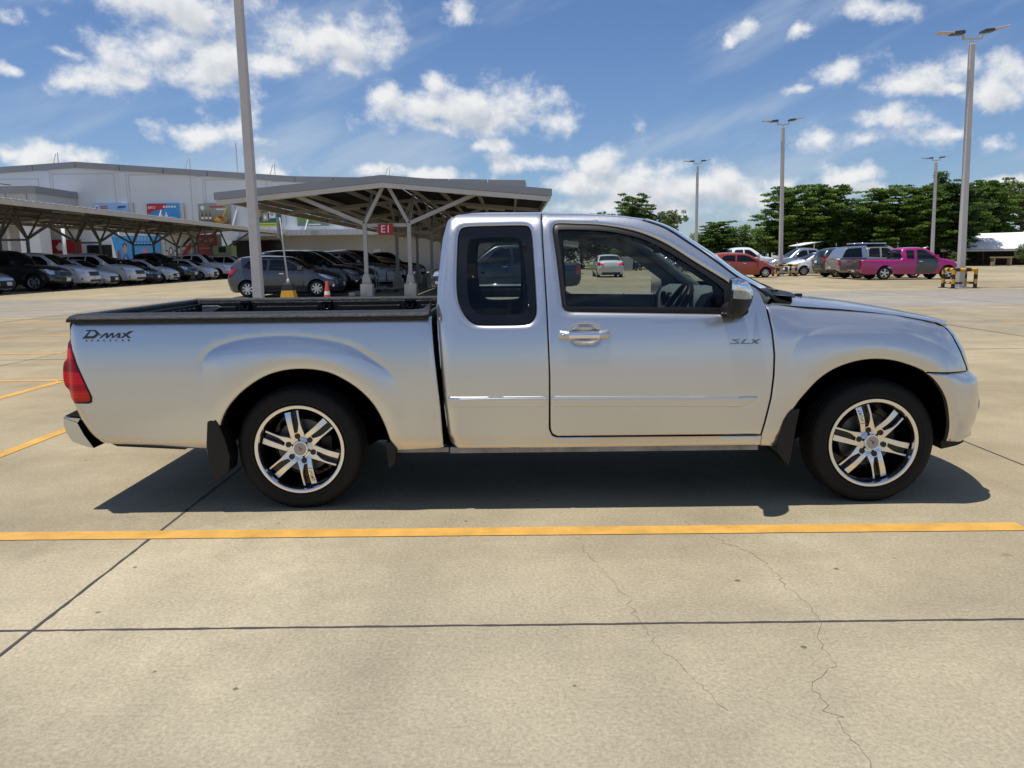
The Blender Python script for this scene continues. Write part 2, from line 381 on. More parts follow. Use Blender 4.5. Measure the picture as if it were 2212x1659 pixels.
def panel_mesh(name, mats, loops, yf, step=.03, er=(), rings=(), flange=.02, side=1, yc=.80, feat=()):
    """curved sheet y = yf(x, z) over a plane region; er = [(line, radius, closed)] rounds it in towards a line"""
    P, T, D = tri(loops, step, rings, feat)
    def Y(p):
        y = yf(p[:, 0], p[:, 1])
        for (ln, rr, cl) in er: y = y+rnd(dist(p, ln, cl), rr)
        return y
    y = Y(P); V = [(p[0], yy, p[1]) for p, yy in zip(P, y)]; F = [tuple(t) for t in T]
    if flange:
        for d in D:
            yd = Y(d); b = len(V); n = len(d)
            V += [(p[0], yy, p[1]) for p, yy in zip(d, yd)]+[(p[0], yy+flange, p[1]) for p, yy in zip(d, yd)]
            F += [(b+i, b+n+i, b+n+(i+1) % n, b+(i+1) % n) for i in range(n)]
    if side < 0: V = [(v[0], 2*yc-v[1], v[2]) for v in V]; F = [tuple(reversed(f)) for f in F]
    return mesh(name, V, F, mats)
def panel(name, mats, parent, loops, yf, **k): return link(name, panel_mesh(name, mats, loops, yf, **k), parent)
def text(name, s, mat_, parent, size, loc, rot=(R(90), 0, 0), ext=.001, shear=0., align='CENTER', sx=1., space=1., font=None):
    c = bpy.data.curves.new(name, 'FONT'); c.body = s; c.size = size; c.extrude = ext; c.shear = shear; c.align_x = align; c.align_y = 'CENTER'; c.space_character = space
    c.materials.append(mat_); o = bpy.data.objects.new(name, c); COL.objects.link(o); o.location = loc; o.rotation_euler = rot; o.scale = (sx, 1, 1)
    me = bpy.data.meshes.new_from_object(o); me.name = name; bpy.data.objects.remove(o)
    o = link(name, me, parent, loc); o.rotation_euler = rot; o.scale = (sx, 1, 1)
    return o
# ================================================================== the silver pickup
YB = -.05; YC = .80
_pf = spline([.20, .28, .33, .38, .45, .55, .65, .75, .85, .95, 1.0, 1.04, 1.1, 1.2, 1.3, 1.4, 1.47, 1.51, 1.54, 1.565],
             [.10, .055, .032, .018, .010, .002, 0, .003, .011, .027, .039, .051, .071, .106, .142, .181, .212, .240, .278, .345])
REAR = [(-1.12, 1.10), (-1.136, 1.026), (-1.146, .999), (-1.148, .971), (-1.146, .925), (-1.15, .80), (-1.152, .70), (-1.15, .603), (-1.143, .575), (-1.125, .516), (-1.084, .436), (-1.036, .381), (-1.0, .36)]
FRONT = [(3.36, .99), (3.41, .965), (3.449, .945), (3.485, .935), (3.53, .89), (3.575, .809), (3.602, .728), (3.612, .694), (3.655, .655), (3.672, .573), (3.678, .463), (3.665, .399), (3.65, .376), (3.668, .357), (3.664, .343), (3.636, .325), (3.61, .30)]
HOODE = [(2.40, 1.085), (2.479, 1.064), (2.695, 1.048), (2.868, 1.034), (3.039, 1.015), (3.167, .998), (3.302, .973), (3.418, .949), (3.47, .93)]
def ipz(line, z):
    a = np.array(sorted((q, p) for p, q in line)); return np.interp(z, a[:, 0], a[:, 1])
FL_R = cr([(-.452, .76), (-.442, .822), (-.367, .881), (-.198, .920), (.039, .926), (.274, .886), (.414, .812), (.53, .715), (.575, .60)], per=8)
FL_F = cr([(2.575, .78), (2.599, .854), (2.634, .892), (2.704, .930), (2.817, .952), (2.947, .950), (3.076, .932), (3.206, .894), (3.349, .838), (3.47, .76)], per=8)
ARCH_R = cr([(.507, .335), (.496, .375), (.472, .463), (.429, .56), (.366, .638), (.283, .701), (.191, .745), (.079, .763), (-.034, .757), (-.139, .725), (-.237, .664), (-.308, .598), (-.36, .526), (-.40, .43), (-.43, .335)], per=4)
ARCH_F = cr([(2.548, .325), (2.565, .42), (2.615, .539), (2.659, .605), (2.725, .679), (2.809, .735), (2.912, .770), (3.007, .781), (3.103, .773), (3.191, .748), (3.278, .709), (3.345, .646), (3.395, .565), (3.424, .47), (3.436, .40), (3.436, .335)], per=4)
def sm(t): t = np.clip(t, 0, 1); return t*t*(3-2*t)
def flare(x, z, arc, arch, A, g, wd):
    p = np.stack([x, z], -1); poly = [tuple(q) for q in arc]+[(arc[-1][0]+.03, .2), (arc[0][0]-.03, .2)]
    far = np.abs(x-arc[len(arc)//2][0]) > .85
    d = dist(p, poly, True); ins = inside(p, [poly]); s = np.where(ins, d, -d)
    dl = dist(p, arch, False)
    low = sm((z-.30)/.35)
    q_ = np.clip(s/wd, 0, 1); o = -A*(1-(1-q_)**2.2)*(.25+.75*low)*sm((x-arc[0][0]+.05)/.16)*sm((arc[-1][0]+.06-x)/.14)
    o = o+g*np.exp(-((s+.003)/.012)**2)*sm((z-.70)/.12)
    o = o+np.where(dl < .05, .20*(.05-dl), 0)*np.where(ins | (dl < .05), 1, 0)
    return np.where(far, 0, o)
def Yh(x, z):
    x = np.asarray(x, float); z = np.asarray(z, float); sh = np.broadcast(x, z).shape
    x = np.broadcast_to(x, sh).ravel(); z = np.broadcast_to(z, sh).ravel()
    y = YB+_pf(z)
    y = y+flare(x, z, FL_R, ARCH_R, .0125, .0034, .12)+flare(x, z, FL_F, ARCH_F, .012, .0013, .13)
    y = y+rnd(x-ipz(REAR, z), .055)*(x < .7)
    y = y+np.where(x > 2.9, rnd(ipz(FRONT, np.clip(z, .30, .99))-x, .26), 0)
    y = y+np.where((x > 2.40) & (z > .85), .035*sm((z-.90)/.15)*sm((x-2.40)/.3), 0)
    # shallow rocker step at the bottom of cab and doors
    y = y+np.where((x > .8) & (x < 2.6), .003*sm((.392-z)/.02)-.005*sm((.374-z)/.03), 0)
    return y.reshape(sh)
def y1(x, z): return float(Yh(np.array([x]), np.array([z]))[0])

def build_truck():
    T = thing('pickup_truck', 'silver extended cab pickup truck with black bed liner parked across the front', 'pickup truck')
    SV = M_SILVER
    # ---- outlines in the truck's own side plane
    bed = [(-1.136, 1.022), (.728, 1.022), (.741, .839), (.767, .551), (.777, .335), (.535, .323)]+ARCH_R+[(-.447, .335), (-.70, .357), (-.987, .378), (-1.036, .383), (-1.084, .436), (-1.125, .516), (-1.143, .575), (-1.15, .603), (-1.152, .70), (-1.15, .80), (-1.146, .925), (-1.148, .971), (-1.146, .999)]
    rear_line = REAR
    QL = [(1.306, 1.5505), (.93, 1.553), (.865, 1.548), (.832, 1.538), (.808, 1.515), (.785, 1.425), (.768, 1.292), (.757, 1.16), (.754, 1.073), (.759, .943), (.767, .812), (.777, .678), (.79, .495), (.80, .401), (.815, .355), (.856, .332), (1.329, .329), (2.443, .330), (2.446, .380), (1.373, .384), (1.348, .394), (1.331, .43), (1.3325, .716), (1.3215, 1.066), (1.306, 1.42)]
    top = cr([(1.306, 1.5505), (1.529, 1.541), (1.71, 1.527), (1.843, 1.504), (1.956, 1.462), (2.068, 1.388), (2.189, 1.303), (2.318, 1.204), (2.427, 1.141)], per=5)
    DOOR = [(1.340, .43), (1.351, .405), (1.376, .392), (2.440, .389), (2.455, .457), (2.478, .586), (2.488, .703), (2.489, .809), (2.477, .932), (2.457, 1.036), (2.424, 1.137)]+[(p[0]-.003, p[1]-.003) for p in top[::-1]]+[(1.3115, 1.548), (1.3125, 1.42), (1.328, 1.066), (1.339, .716)]
    QW = cr([(.868, 1.40), (.875, 1.447), (.902, 1.476), (1.06, 1.481), (1.215, 1.481), (1.241, 1.467), (1.250, 1.443), (1.256, 1.375), (1.267, 1.154), (1.27, 1.05), (1.262, 1.012), (1.242, .988), (1.210, .977), (1.10, .975), (.985, .977), (.941, .989), (.906, 1.022), (.879, 1.071), (.866, 1.124), (.862, 1.203), (.864, 1.30)], True, 4)
    DWt = cr([(1.367, 1.446), (1.371, 1.474), (1.395, 1.491), (1.50, 1.487), (1.613, 1.481), (1.748, 1.459), (1.854, 1.427), (1.968, 1.372), (2.098, 1.286), (2.255, 1.187)], per=5)
    DW = DWt+[(2.30, 1.15), (2.335, 1.09), (2.335, 1.03), (2.315, 1.012), (2.273, 1.017), (1.445, 1.038), (1.420, 1.045), (1.408, 1.065), (1.382, 1.329)]
    DG = cr([(1.392, 1.43), (1.395, 1.45), (1.415, 1.461), (1.612, 1.454), (1.746, 1.432), (1.852, 1.4), (1.958, 1.345), (2.097, 1.255), (2.215, 1.172)], per=4)+[(2.245, 1.14), (2.245, 1.048), (1.445, 1.063), (1.427, 1.072), (1.408, 1.30)]
    FEN = [(2.449, .389), (2.464, .457), (2.487, .586), (2.497, .703), (2.498, .809), (2.486, .932), (2.466, 1.036), (2.445, 1.075), (2.479, 1.064), (2.695, 1.048), (2.868, 1.034), (3.039, 1.015), (3.167, .998), (3.302, .973), (3.400, .952), (3.432, .895), (3.478, .806), (3.520, .722), (3.526, .707), (3.282, .712)]+[p for p in ARCH_F if p[0] < 3.279][::-1]+[(2.53, .322), (2.447, .325)]
    HL = [(3.408, .953), (3.449, .945), (3.485, .935), (3.53, .89), (3.575, .809), (3.602, .728), (3.610, .698), (3.538, .706), (3.531, .722), (3.489, .806), (3.442, .895)]
    BUM = [(3.283, .703), (3.53, .702), (3.612, .694), (3.655, .655), (3.672, .573), (3.678, .463), (3.665, .399), (3.65, .376), (3.668, .357), (3.664, .343), (3.636, .325), (3.56, .318), (3.436, .335)]+[p for p in ARCH_F if p[0] > 3.279][::-1]
    bow = .62                                     # width of the rounded corner is taken by the flat front
    for s in (1, -1):
        k = dict(side=s, yc=YC)
        bs = panel('bed_side', SV, T, [bed], Yh, step=.026, feat=[(FL_R, (-.024, -.012, -.005, .002, .010, .020))], er=[(ARCH_R, .010, False), ([(.728, 1.03), (.741, .839), (.767, .551), (.777, .32)], .012, False), ([(-1.1, .378), (-.7, .352), (-.44, .328)], .03, False), ([(-1.2, 1.03), (.74, 1.03)], .02, False)], rings=(.004, .012), flange=.03, **k)
        cab = panel('cab_side', SV, T, [QL, QW], Yh, step=.026, er=[(QW, .024, True), ([(.832, 1.56), (.805, 1.515), (.785, 1.425), (.757, 1.16), (.754, 1.073), (.777, .678), (.80, .401), (.82, .34)], .05, False), ([(1.306, 1.56), (1.306, 1.42), (1.3215, 1.066), (1.3325, .716), (1.331, .43), (1.348, .394), (1.373, .384), (2.45, .38)], .006, False)], rings=(.003, .009, .024), flange=.03, **k)
        # quarter window: black printed border round a tinted pane, hinge studs
        QG = cr([(.915, 1.36), (.922, 1.40), (.945, 1.418), (1.06, 1.424), (1.175, 1.420), (1.197, 1.405), (1.205, 1.36), (1.222, 1.20), (1.226, 1.08), (1.215, 1.045), (1.17, 1.028), (1.06, 1.024), (.985, 1.028), (.945, 1.05), (.922, 1.10), (.913, 1.18), (.912, 1.28)], True, 4)
        QWi = [(1.066+(p[0]-1.066)*.985, 1.23+(p[1]-1.23)*.99) for p in QW]
        qw = panel('quarter_window', M_BLACKGLOSS, T, [QWi, QG], lambda x, z: Yh(x, z)+.010, step=.03, flange=.006, **k)
        panel('window_glass', M_QGLASS, qw, [QG], lambda x, z: Yh(x, z)+.012, step=.018, flange=0, **k)
        for (px, pz) in ((.945, 1.217), (1.214, 1.382), (1.232, 1.067)):
            h = MB(); yy = y1(px, pz)+.004; yy = yy if s > 0 else 2*YC-yy
            h.lathe([(.010, 0), (.010, -.004*s), (.006, -.007*s), (0, -.008*s)], 'y', 12, (px, yy, pz)); h.obj('window_hinge', M_BLACKGLOSS, qw, smooth=True)
        # door
        BO = cr([(1.452, .957), (1.48, .972), (1.525, .975), (1.57, .971), (1.592, .955), (1.60, .92), (1.592, .887), (1.57, .870), (1.52, .866), (1.478, .871), (1.455, .886), (1.446, .92)], True, 3)
        dr = panel('door', SV, T, [DOOR, DW, BO], Yh, step=.026, er=[(DW, .022, True), (BO, .006, True), (DOOR[:11]+[(2.424, 1.16)], .006, False), ([(1.3115, 1.56), (1.3125, 1.42), (1.328, 1.066), (1.339, .716), (1.340, .40)], .006, False)], rings=(.003, .009, .022), flange=.03, **k)
        panel('window_frame', M_BLACK, dr, [DW, DG], lambda x, z: Yh(x, z)+.012, step=.03, er=[(DW, .008, True)], rings=(.004,), flange=.02, **k)
        panel('window_glass', M_GLASS, dr, [DG], lambda x, z: Yh(x, z)+.022, step=.018, flange=0, **k)
        panel('handle_bowl', SV, dr, [BO], lambda x, z: Yh(x, z)+.003+.020*np.clip(1-((x-1.523)/.077)**2-((z-.92)/.054)**2, 0, 1)**.5, step=.012, flange=0, **k)
        hb = MB(); n = 28; rows = []
        for i in range(n+1):
            t = i/n; x = 1.378+.272*t; hw = .023+.002*math.cos(2*math.pi*t); e = min(t, 1-t)*.272
            if e < .012: hw *= math.sqrt(max(.02, 1-(1-e/.012)**2))
            out = .022*min(1, e/.05)**.6+.006
            rows.append([(x, (lambda yy: yy if s > 0 else 2*YC-yy)(y1(x, .92)+.006-out*max(0, math.cos(a))-.002), .920+hw*math.sin(a)) for a in np.linspace(-math.pi/2, math.pi/2, 9)])
        hb.grid(rows[:7], 1, s > 0); hb.grid(rows[6:23], 0, s > 0); hb.grid(rows[22:], 1, s > 0)
        hb.obj('door_handle', [M_CHROME, M_SATIN], dr, smooth=True)
        lk = MB(); yy = y1(1.41, .92)-.02; lk.lathe([(.0085, 0), (.0085, -.003*s), (.006, -.004*s), (0, -.004*s)], 'y', 14, (1.405, yy if s > 0 else 2*YC-yy, .92)); lk.obj('keyhole', M_SATIN, dr, smooth=True)
        # rub strips with a raised bead
        for (pl, bead, par) in (([(.806, .609), (1.322, .608), (1.324, .555), (1.30, .552), (.822, .555), (.809, .582)], (.87, 1.318, .596), cab), ([(1.344, .608), (2.416, .594), (2.407, .580), (2.355, .550), (2.311, .540), (1.344, .552)], (1.355, 2.33, .5945), dr)):
            mo = panel('rub_strip', SV, par, [pl], lambda x, z: Yh(x, z)-.005, step=.025, er=[(pl, .005, True)], rings=(.002, .005), flange=.010, **k)
            b = MB(); rows = []
            for x in np.linspace(bead[0], bead[1], 12):
                z0 = bead[2]-(.0085*(x-1.344) if par is dr else 0)
                rows.append([(x, (lambda q: q if s > 0 else 2*YC-q)(y1(x, z0)-.005-.002*math.sin(a)), z0+.004*math.cos(a)) for a in np.linspace(0, math.pi, 5)])
            b.grid(rows, 0, s < 0); b.obj('bead', SV, mo, smooth=True)
        # step plate on the sill
        sp = panel('sill_plate', M_SATIN, cab, [[(1.55, .382), (2.24, .382), (2.24, .370), (1.55, .370)]], lambda x, z: Yh(x, z)-.003, step=.03, flange=.004, **k)
        # inner trims
        tw = [(1.42, 1.44), (1.61, 1.432), (1.74, 1.412), (1.84, 1.382), (1.945, 1.328), (2.08, 1.24), (2.20, 1.155), (2.215, 1.05), (1.46, 1.055), (1.43, 1.075)]
        panel('door_trim', M_INT, dr, [[(1.345, .42), (2.43, .42), (2.47, .75), (2.46, .95), (2.40, 1.12), (2.06, 1.37), (1.95, 1.445), (1.84, 1.485), (1.53, 1.523), (1.33, 1.53), (1.34, 1.06)], tw], lambda x, z: Yh(x, z)+.075+.05*sm((1.05-z)/.03), step=.05, flange=-.04, **k)
        tq = [(q[0]*1.0, q[1]) for q in cr([(.895, 1.36), (.915, 1.415), (1.06, 1.427), (1.17, 1.423), (1.20, 1.39), (1.213, 1.20), (1.205, 1.06), (1.16, 1.02), (.98, 1.02), (.92, 1.07), (.893, 1.18)], True, 3)]
        panel('quarter_trim', M_INT, cab, [[(.80, .42), (1.32, .42), (1.32, 1.0), (1.30, 1.51), (.88, 1.51), (.79, 1.40), (.77, 1.07)], tq], lambda x, z: Yh(x, z)+.085+.03*sm((1.02-z)/.05), step=.05, flange=-.05, **k)
        # fender, bumper corner, headlight
        panel('fender', SV, T, [FEN], Yh, step=.026, feat=[(FL_F, (-.024, -.012, -.005, .002, .010, .020))], er=[(ARCH_F, .010, False), (HOODE, .045, False), ([(2.447, .3), (2.449, .389), (2.464, .457), (2.487, .586), (2.497, .703), (2.498, .809), (2.486, .932), (2.466, 1.036)], .006, False), ([(3.282, .712), (3.526, .707)], .004, False)], rings=(.003, .01, .025), flange=.03, **k)
        panel('headlight', M_CLEARLENS, T, [HL], lambda x, z: Yh(x, z)-.003, step=.02, er=[([(3.404, .953), (3.436, .895), (3.482, .806), (3.524, .722), (3.530, .706)], .006, False)], rings=(.004,), flange=.05, **k)
        panel('front_bumper_corner', SV, T, [BUM], lambda x, z: Yh(x, z)+.010*sm((z-.655)/.04)*0, step=.022, er=[([p for p in ARCH_F if p[0] > 3.279], .010, False), ([(3.283, .703), (3.53, .702), (3.612, .694)], .010, False)], rings=(.004, .01), flange=.03, **k)
        # mud flaps and wheel housings
        def side_prism(nm, poly, ya, yb, m, par=T, bev=.004):
            b = MB(); f = (lambda q: q) if s > 0 else (lambda q: 2*YC-q)
            b.prism(poly, lambda x, z: (x, f(ya), z), lambda x, z: (x, f(yb), z)); return b.obj(nm, m, par, bevel=bev)
        side_prism('mud_flap', [(-.447, .498), (-.43, .516), (-.392, .516), (-.397, .498), (-.362, .40), (-.342, .308), (-.352, .225), (-.41, .182), (-.439, .184), (-.452, .28), (-.462, .36)], -.045, .09, M_BLACK)
        side_prism('mud_flap', [(.477, .372), (.506, .366), (.529, .318), (.522, .258), (.486, .223), (.478, .29)], -.03, .18, M_BLACK)
        side_prism('mud_flap', [(2.558, .46), (2.577, .500), (2.597, .522), (2.637, .527), (2.623, .444), (2.605, .30), (2.593, .218), (2.569, .240), (2.522, .299), (2.545, .38)], -.045, .22, M_BLACK)
        for (arch, nm) in ((ARCH_R, 'wheel_housing'), (ARCH_F, 'wheel_housing')):
            b = MB(); rows = []
            cx = .03 if arch is ARCH_R else 3.0
            for p in arch:
                q = (cx+(p[0]-cx)*1.03, .35+(p[1]-.35)*1.03) if p[1] > .36 else (cx+(p[0]-cx)*1.03, p[1])
                rows.append([(q[0], yy if s > 0 else 2*YC-yy, q[1]) for yy in (-.015, .05, .20, .42)])
            b.grid(rows); n = len(rows)
            cap = [r[-1] for r in rows]; b.add(cap, [tuple(range(len(cap)))])
            b.obj(nm, M_DARK, T)
        # tail lamp
        TL = cr([(-1.146, .925), (-1.158, .90), (-1.167, .828), (-1.182, .812), (-1.192, .78), (-1.195, .722), (-1.186, .683), (-1.165, .66), (-1.159, .624), (-1.150, .607)], per=4)+[(-1.10, .603), (-1.055, .604), (-1.040, .611), (-1.037, .628), (-1.045, .655), (-1.108, .82), (-1.138, .90)]
        tl = panel('taillight', M_REDLENS, T, [TL], lambda x, z: Yh(np.maximum(x, ipz(REAR, z)+.004), z)-.010+np.clip(-1.14-x, 0, 1)*.2, step=.016, er=[(TL, .012, True)], rings=(.004, .010), flange=.10, **k)
        gk = [(-1.150, .598), (-1.05, .596), (-1.032, .602), (-1.028, .628), (-1.037, .655), (-1.101, .82), (-1.135, .915), (-1.14, .90), (-1.109, .82), (-1.046, .655), (-1.039, .628), (-1.042, .612), (-1.055, .605), (-1.10, .604), (-1.150, .6065)]
        panel('lamp_seal', M_BLACK, tl, [gk], lambda x, z: Yh(x, z)-.002, step=.02, flange=.01, **k)
        # bed rail cap
        cs = [(-.058+.012, 1.016), (-.056, 1.024), (-.052, 1.034), (-.042, 1.044), (-.025, 1.052), (.0, 1.056), (.045, 1.057), (.060, 1.054), (.068, 1.045), (.070, 1.02), (.070, .99)]
        b = MB(); rows = []
        for x in [-1.136, -1.132, -1.12, -1.10]+list(np.linspace(-1.05, .68, 30))+[.70, .715, .722]:
            e = min(1, max(0, (x+1.138)/.04)); e = math.sqrt(max(0.02, 1-(1-e)**2)); up_ = .035*max(0, (x-.66)/.06)**2
            rows.append([(x, (lambda q: q if s > 0 else 2*YC-q)(y+.03*(1-e)), 1.016+(z-1.016)*(.25+.75*e)+(up_ if y > 0 else up_*.15)) for (y, z) in cs])
        b.grid(rows, 0, s > 0); b.add(rows[0], [tuple(range(len(cs)))]); b.add(rows[-1], [tuple(range(len(cs)))])
        b.obj('bed_rail', M_LINER, T, smooth=True)
        # mirror
        f = (lambda q: q) if s > 0 else (lambda q: 2*YC-q)
        MO = cr([(2.190, 1.190), (2.196, 1.206), (2.235, 1.205), (2.272, 1.190), (2.297, 1.160), (2.306, 1.125), (2.300, 1.085), (2.283, 1.052), (2.256, 1.030), (2.22, 1.027), (2.192, 1.034), (2.187, 1.06), (2.187, 1.12)], True, 4)
        def ym(x, z): return -.255+.10*np.clip((x-2.20)/.12, 0, 1)**2
        mr = panel('wing_mirror', M_BLACK, dr, [MO], lambda x, z: ym(x, z)+.003, step=.012, er=[(MO, .032, True)], rings=(.003, .010, .022), flange=.14, **k)
        CAPT = [(2.203, 1.21), (2.33, 1.21), (2.33, 1.09), (2.305, 1.118), (2.275, 1.140), (2.24, 1.150), (2.203, 1.151)]
        def clip_in(poly, ref, step=.006):
            d = dens(poly, step); keep = []
            Rf = np.array(ref)
            for p in d:
                if inside(p[None], [ref])[0]: keep.append(tuple(p))
                else:
                    A = dens(ref, .003); keep.append(tuple(A[np.argmin(((A-p)**2).sum(1))]))
            out = [keep[0]]
            for q in keep[1:]:
                if (q[0]-out[-1][0])**2+(q[1]-out[-1][1])**2 > 1e-6: out.append(q)
            return out
        MOi = [(2.245+(p[0]-2.245)*.995, 1.115+(p[1]-1.115)*.995) for p in MO]
        c1 = clip_in(CAPT, MOi); panel('mirror_cap', M_CHROME, mr, [c1], lambda x, z: ym(x, z)-.001, step=.012, er=[(MO, .032, True)], rings=(), flange=.05, **k)
        LM = [(2.210, 1.150), (2.24, 1.150), (2.274, 1.143), (2.302, 1.122), (2.298, 1.104), (2.25, 1.106), (2.210, 1.112)]
        c2 = clip_in(LM, MOi); panel('turn_lamp', M_CLEARLENS, mr, [c2], lambda x, z: ym(x, z)-.002, step=.012, er=[(MO, .032, True)], flange=.02, **k)
        b = MB(); b.prism([(2.23, 1.06), (2.30, 1.10), (2.325, 1.07), (2.33, 1.03), (2.30, 1.012), (2.25, 1.012), (2.215, 1.025)], lambda x, z: (x, f(-.13), z), lambda x, z: (x, f(.06), z)); b.obj('mirror_foot', M_BLACK, mr, bevel=.012)
        b = MB(); b.box(2.180 if s < 0 else 2.1862, 2.1895, min(f(-.245 if s < 0 else -.18), f(-.125)), max(f(-.245 if s < 0 else -.18), f(-.125)), 1.042, 1.195); b.obj('mirror_glass', M_CHROME, mr)
        for o_ in [mr]+list(mr.children):          # the housing is toed towards the driver
            if o_.name.startswith('mirror_foot'): continue
            for v_ in o_.data.vertices: v_.co.x += (.30 if s > 0 else .62)*((v_.co.y if s > 0 else 2*YC-v_.co.y)+.255)
    # ---- badges: letters built as flat pieces
    def glyphs(nm, polys, m, par, fy, th=.002):
        b = MB()
        for pl in polys:
            b.prism(pl, lambda x, z: (x, y1(x, z)-fy-th, z), lambda x, z: (x, y1(x, z)-fy+.001, z))
        return b.obj(nm, m, par)
    bedn = [o for o in T.children if o.name.startswith('bed_side')][0]; drn = [o for o in T.children if o.name.startswith('door')][0]
    # picture of the badge: 1896 wide crop; width (395..1340) covers x -1.063..-.800, height (240..395) covers z .975...932
    def bd(p): return (-1.063+(p[0]-395)*2.783e-4, .9755-(p[1]-240)*2.79e-4+(p[0]-395)*-.4e-5)
    G = [[(455, 240), (645, 240), (718, 305), (618, 392), (393, 397), (410, 378), (470, 352), (598, 350), (655, 305), (617, 262), (545, 262), (487, 350), (463, 380), (400, 395), (522, 262), (470, 258)]]
    G = [[(455, 240), (645, 240), (718, 305), (655, 305), (617, 262), (478, 260)], [(718, 305), (618, 392), (393, 397), (440, 352), (598, 350), (655, 305)], [(522, 262), (548, 262), (462, 378), (402, 392)],
         [(716, 322), (754, 318), (742, 336), (704, 340)],
         [(703, 390), (815, 292), (868, 290), (740, 388)], [(836, 291), (868, 290), (866, 386), (828, 388)], [(828, 388), (930, 290), (975, 290), (862, 386)], [(945, 291), (975, 290), (962, 360), (938, 366)],
         [(925, 386), (1060, 290), (1100, 288), (958, 386)], [(1064, 290), (1102, 288), (1092, 383), (1046, 384)], [(1012, 368), (1040, 350), (1044, 368)],
         [(1092, 383), (1262, 258), (1342, 256), (1138, 383)], [(1135, 290), (1180, 288), (1296, 382), (1240, 384)]]
    glyphs('badge', [[bd(p) for p in g] for g in G], M_BADGE, bedn, .0)
    text('badge', 'SPACECAB', M_BADGE, bedn, .0135, (-.932, y1(-.932, .922)-.002, .9205), space=3.05, sx=1.4)
    def sx(p): return (2.262+(p[0]-820)*2.84e-4, .8905-(p[1]-1350)*2.8e-4)
    S = [[(862, 1350), (1000, 1350), (985, 1368), (905, 1368), (880, 1372)], [(872, 1366), (905, 1366), (985, 1398), (965, 1412)], [(985, 1398), (1000, 1412), (975, 1436), (820, 1436), (838, 1418), (955, 1418)],
         [(1080, 1350), (1130, 1350), (1060, 1418), (1010, 1432)], [(1030, 1418), (1190, 1418), (1172, 1436), (1005, 1436)],
         [(1215, 1352), (1262, 1352), (1350, 1436), (1290, 1436)], [(1170, 1436), (1330, 1352), (1390, 1352), (1225, 1436)]]
    glyphs('badge', [[sx(p) for p in g] for g in S], mat('badge_metal', (.27, .265, .26), rough=.3, metal=.9), drn, .0, .003)

    # ---- skins across the truck
    ctl = list(np.linspace(-1, 1, 25))
    def roofy(x, z): return y1(x, z)
    b = MB(); rows = []
    edge = [(.832, 1.538), (.865, 1.548), (.93, 1.553)]+[(x, float(np.interp(x, [.93, 1.306, 1.529, 1.71, 1.843], [1.553, 1.5505, 1.541, 1.527, 1.504]))) for x in np.linspace(1.0, 1.843, 16)]
    for i, (x, z) in enumerate(edge):
        ya = y1(x, z)+.001; xx = x+.0
        cz = .028*min(1, max(.1, (x-.80)/.15)); fx = .10*max(0, (x-1.3)/.55)**2
        rows.append([(xx+fx*(1-s*s), YC+s*(YC-ya), z-.001+cz*(1-abs(s)**2.4)) for s in ctl])
    b.grid(rows); b.obj('roof', SV, T, smooth=True)
    b = MB(); b.grid([[(p[0], YC+(p[1]-YC)*.97, p[2]-.045) for p in r] for r in rows[2:]]); b.obj('headliner', M_ROOFLIN, T, smooth=True)
    # windscreen between the pillars
    pil = cr([(1.843, 1.504), (1.956, 1.462), (2.068, 1.388), (2.189, 1.303), (2.318, 1.204), (2.427, 1.141), (2.47, 1.105)], per=4)
    b = MB(); rows = []
    for i, (x, z) in enumerate(pil):
        ya = y1(x, z)+.012; t = i/(len(pil)-1)
        rows.append([(x+(.10+.12*t)*(1-s*s), YC+s*(YC-ya), z+.012*(1-s*s)+.026*(1-t)*(1-s*s)-.004) for s in ctl])
    b.grid(rows); b.obj('windscreen', M_WGLASS, T, smooth=True)
    for s in (-1, 1):
        b = MB(); b.tube([(x, YC+s*(YC-(y1(x, z)+.004)), z+.001) for (x, z) in pil], .007, 8); b.obj('windscreen_trim', M_BLACK, T, smooth=True)
        b = MB(); b.tube([(x+.01, YC+s*(YC-(y1(x, z)+.06)), z-.035) for (x, z) in pil[1:]], .036, 8); b.obj('pillar_trim', M_INT, T, smooth=True)
    # back of the cab with its window
    b = MB(); rows = []
    ce = [(.84, 1.535), (.812, 1.515), (.790, 1.425), (.773, 1.292), (.762, 1.16), (.759, 1.073), (.764, .943), (.772, .812), (.782, .678), (.795, .495), (.81, .38)]
    for (x, z) in ce:
        ya = y1(x, z)+.035; rows.append([(x-.015*(1-s**4), YC+s*(YC-ya), z) for s in np.linspace(-1, 1, 15)])
    b.grid(rows[:2]); b.grid(rows[4:]); [b.grid([[r[i] for i in rg] for r in rows[1:5]]) for rg in (range(0, 3), range(12, 15))]
    b.obj('cab_back', SV, T, smooth=True)
    b = MB(); b.grid([[(r[i][0]+.006, r[i][1], r[i][2]) for i in range(2, 13)] for r in rows[1:5]]); b.obj('rear_window', M_GLASS, T, smooth=True)
    b = MB(); b.box(.735, .752, .02, 1.58, .36, .985); b.obj('gap_panel', M_DARK, T)
    # hood
    b = MB(); rows = []
    hz = spline([2.44, 2.586, 2.763, 2.929, 3.125, 3.321, 3.47, 3.609, 3.70, 3.76], [1.135, 1.122, 1.090, 1.070, 1.045, 1.009, .977, .934, .890, .845])
    hE = lambda x: float(np.interp(x, [2.40, 2.479, 2.695, 2.868, 3.039, 3.167, 3.302, 3.418, 3.47, 3.60, 3.76], [1.085, 1.064, 1.048, 1.034, 1.015, .998, .973, .949, .935, .885, .80]))
    ye = lambda x: float(np.interp(x, [2.4, 2.9, 3.2, 3.40], [.055, .045, .047, .085]))
    sl = [-1, -.985, -.96, -.92, -.86]+list(np.linspace(-.75, .75, 13))+[.86, .92, .96, .985, 1]
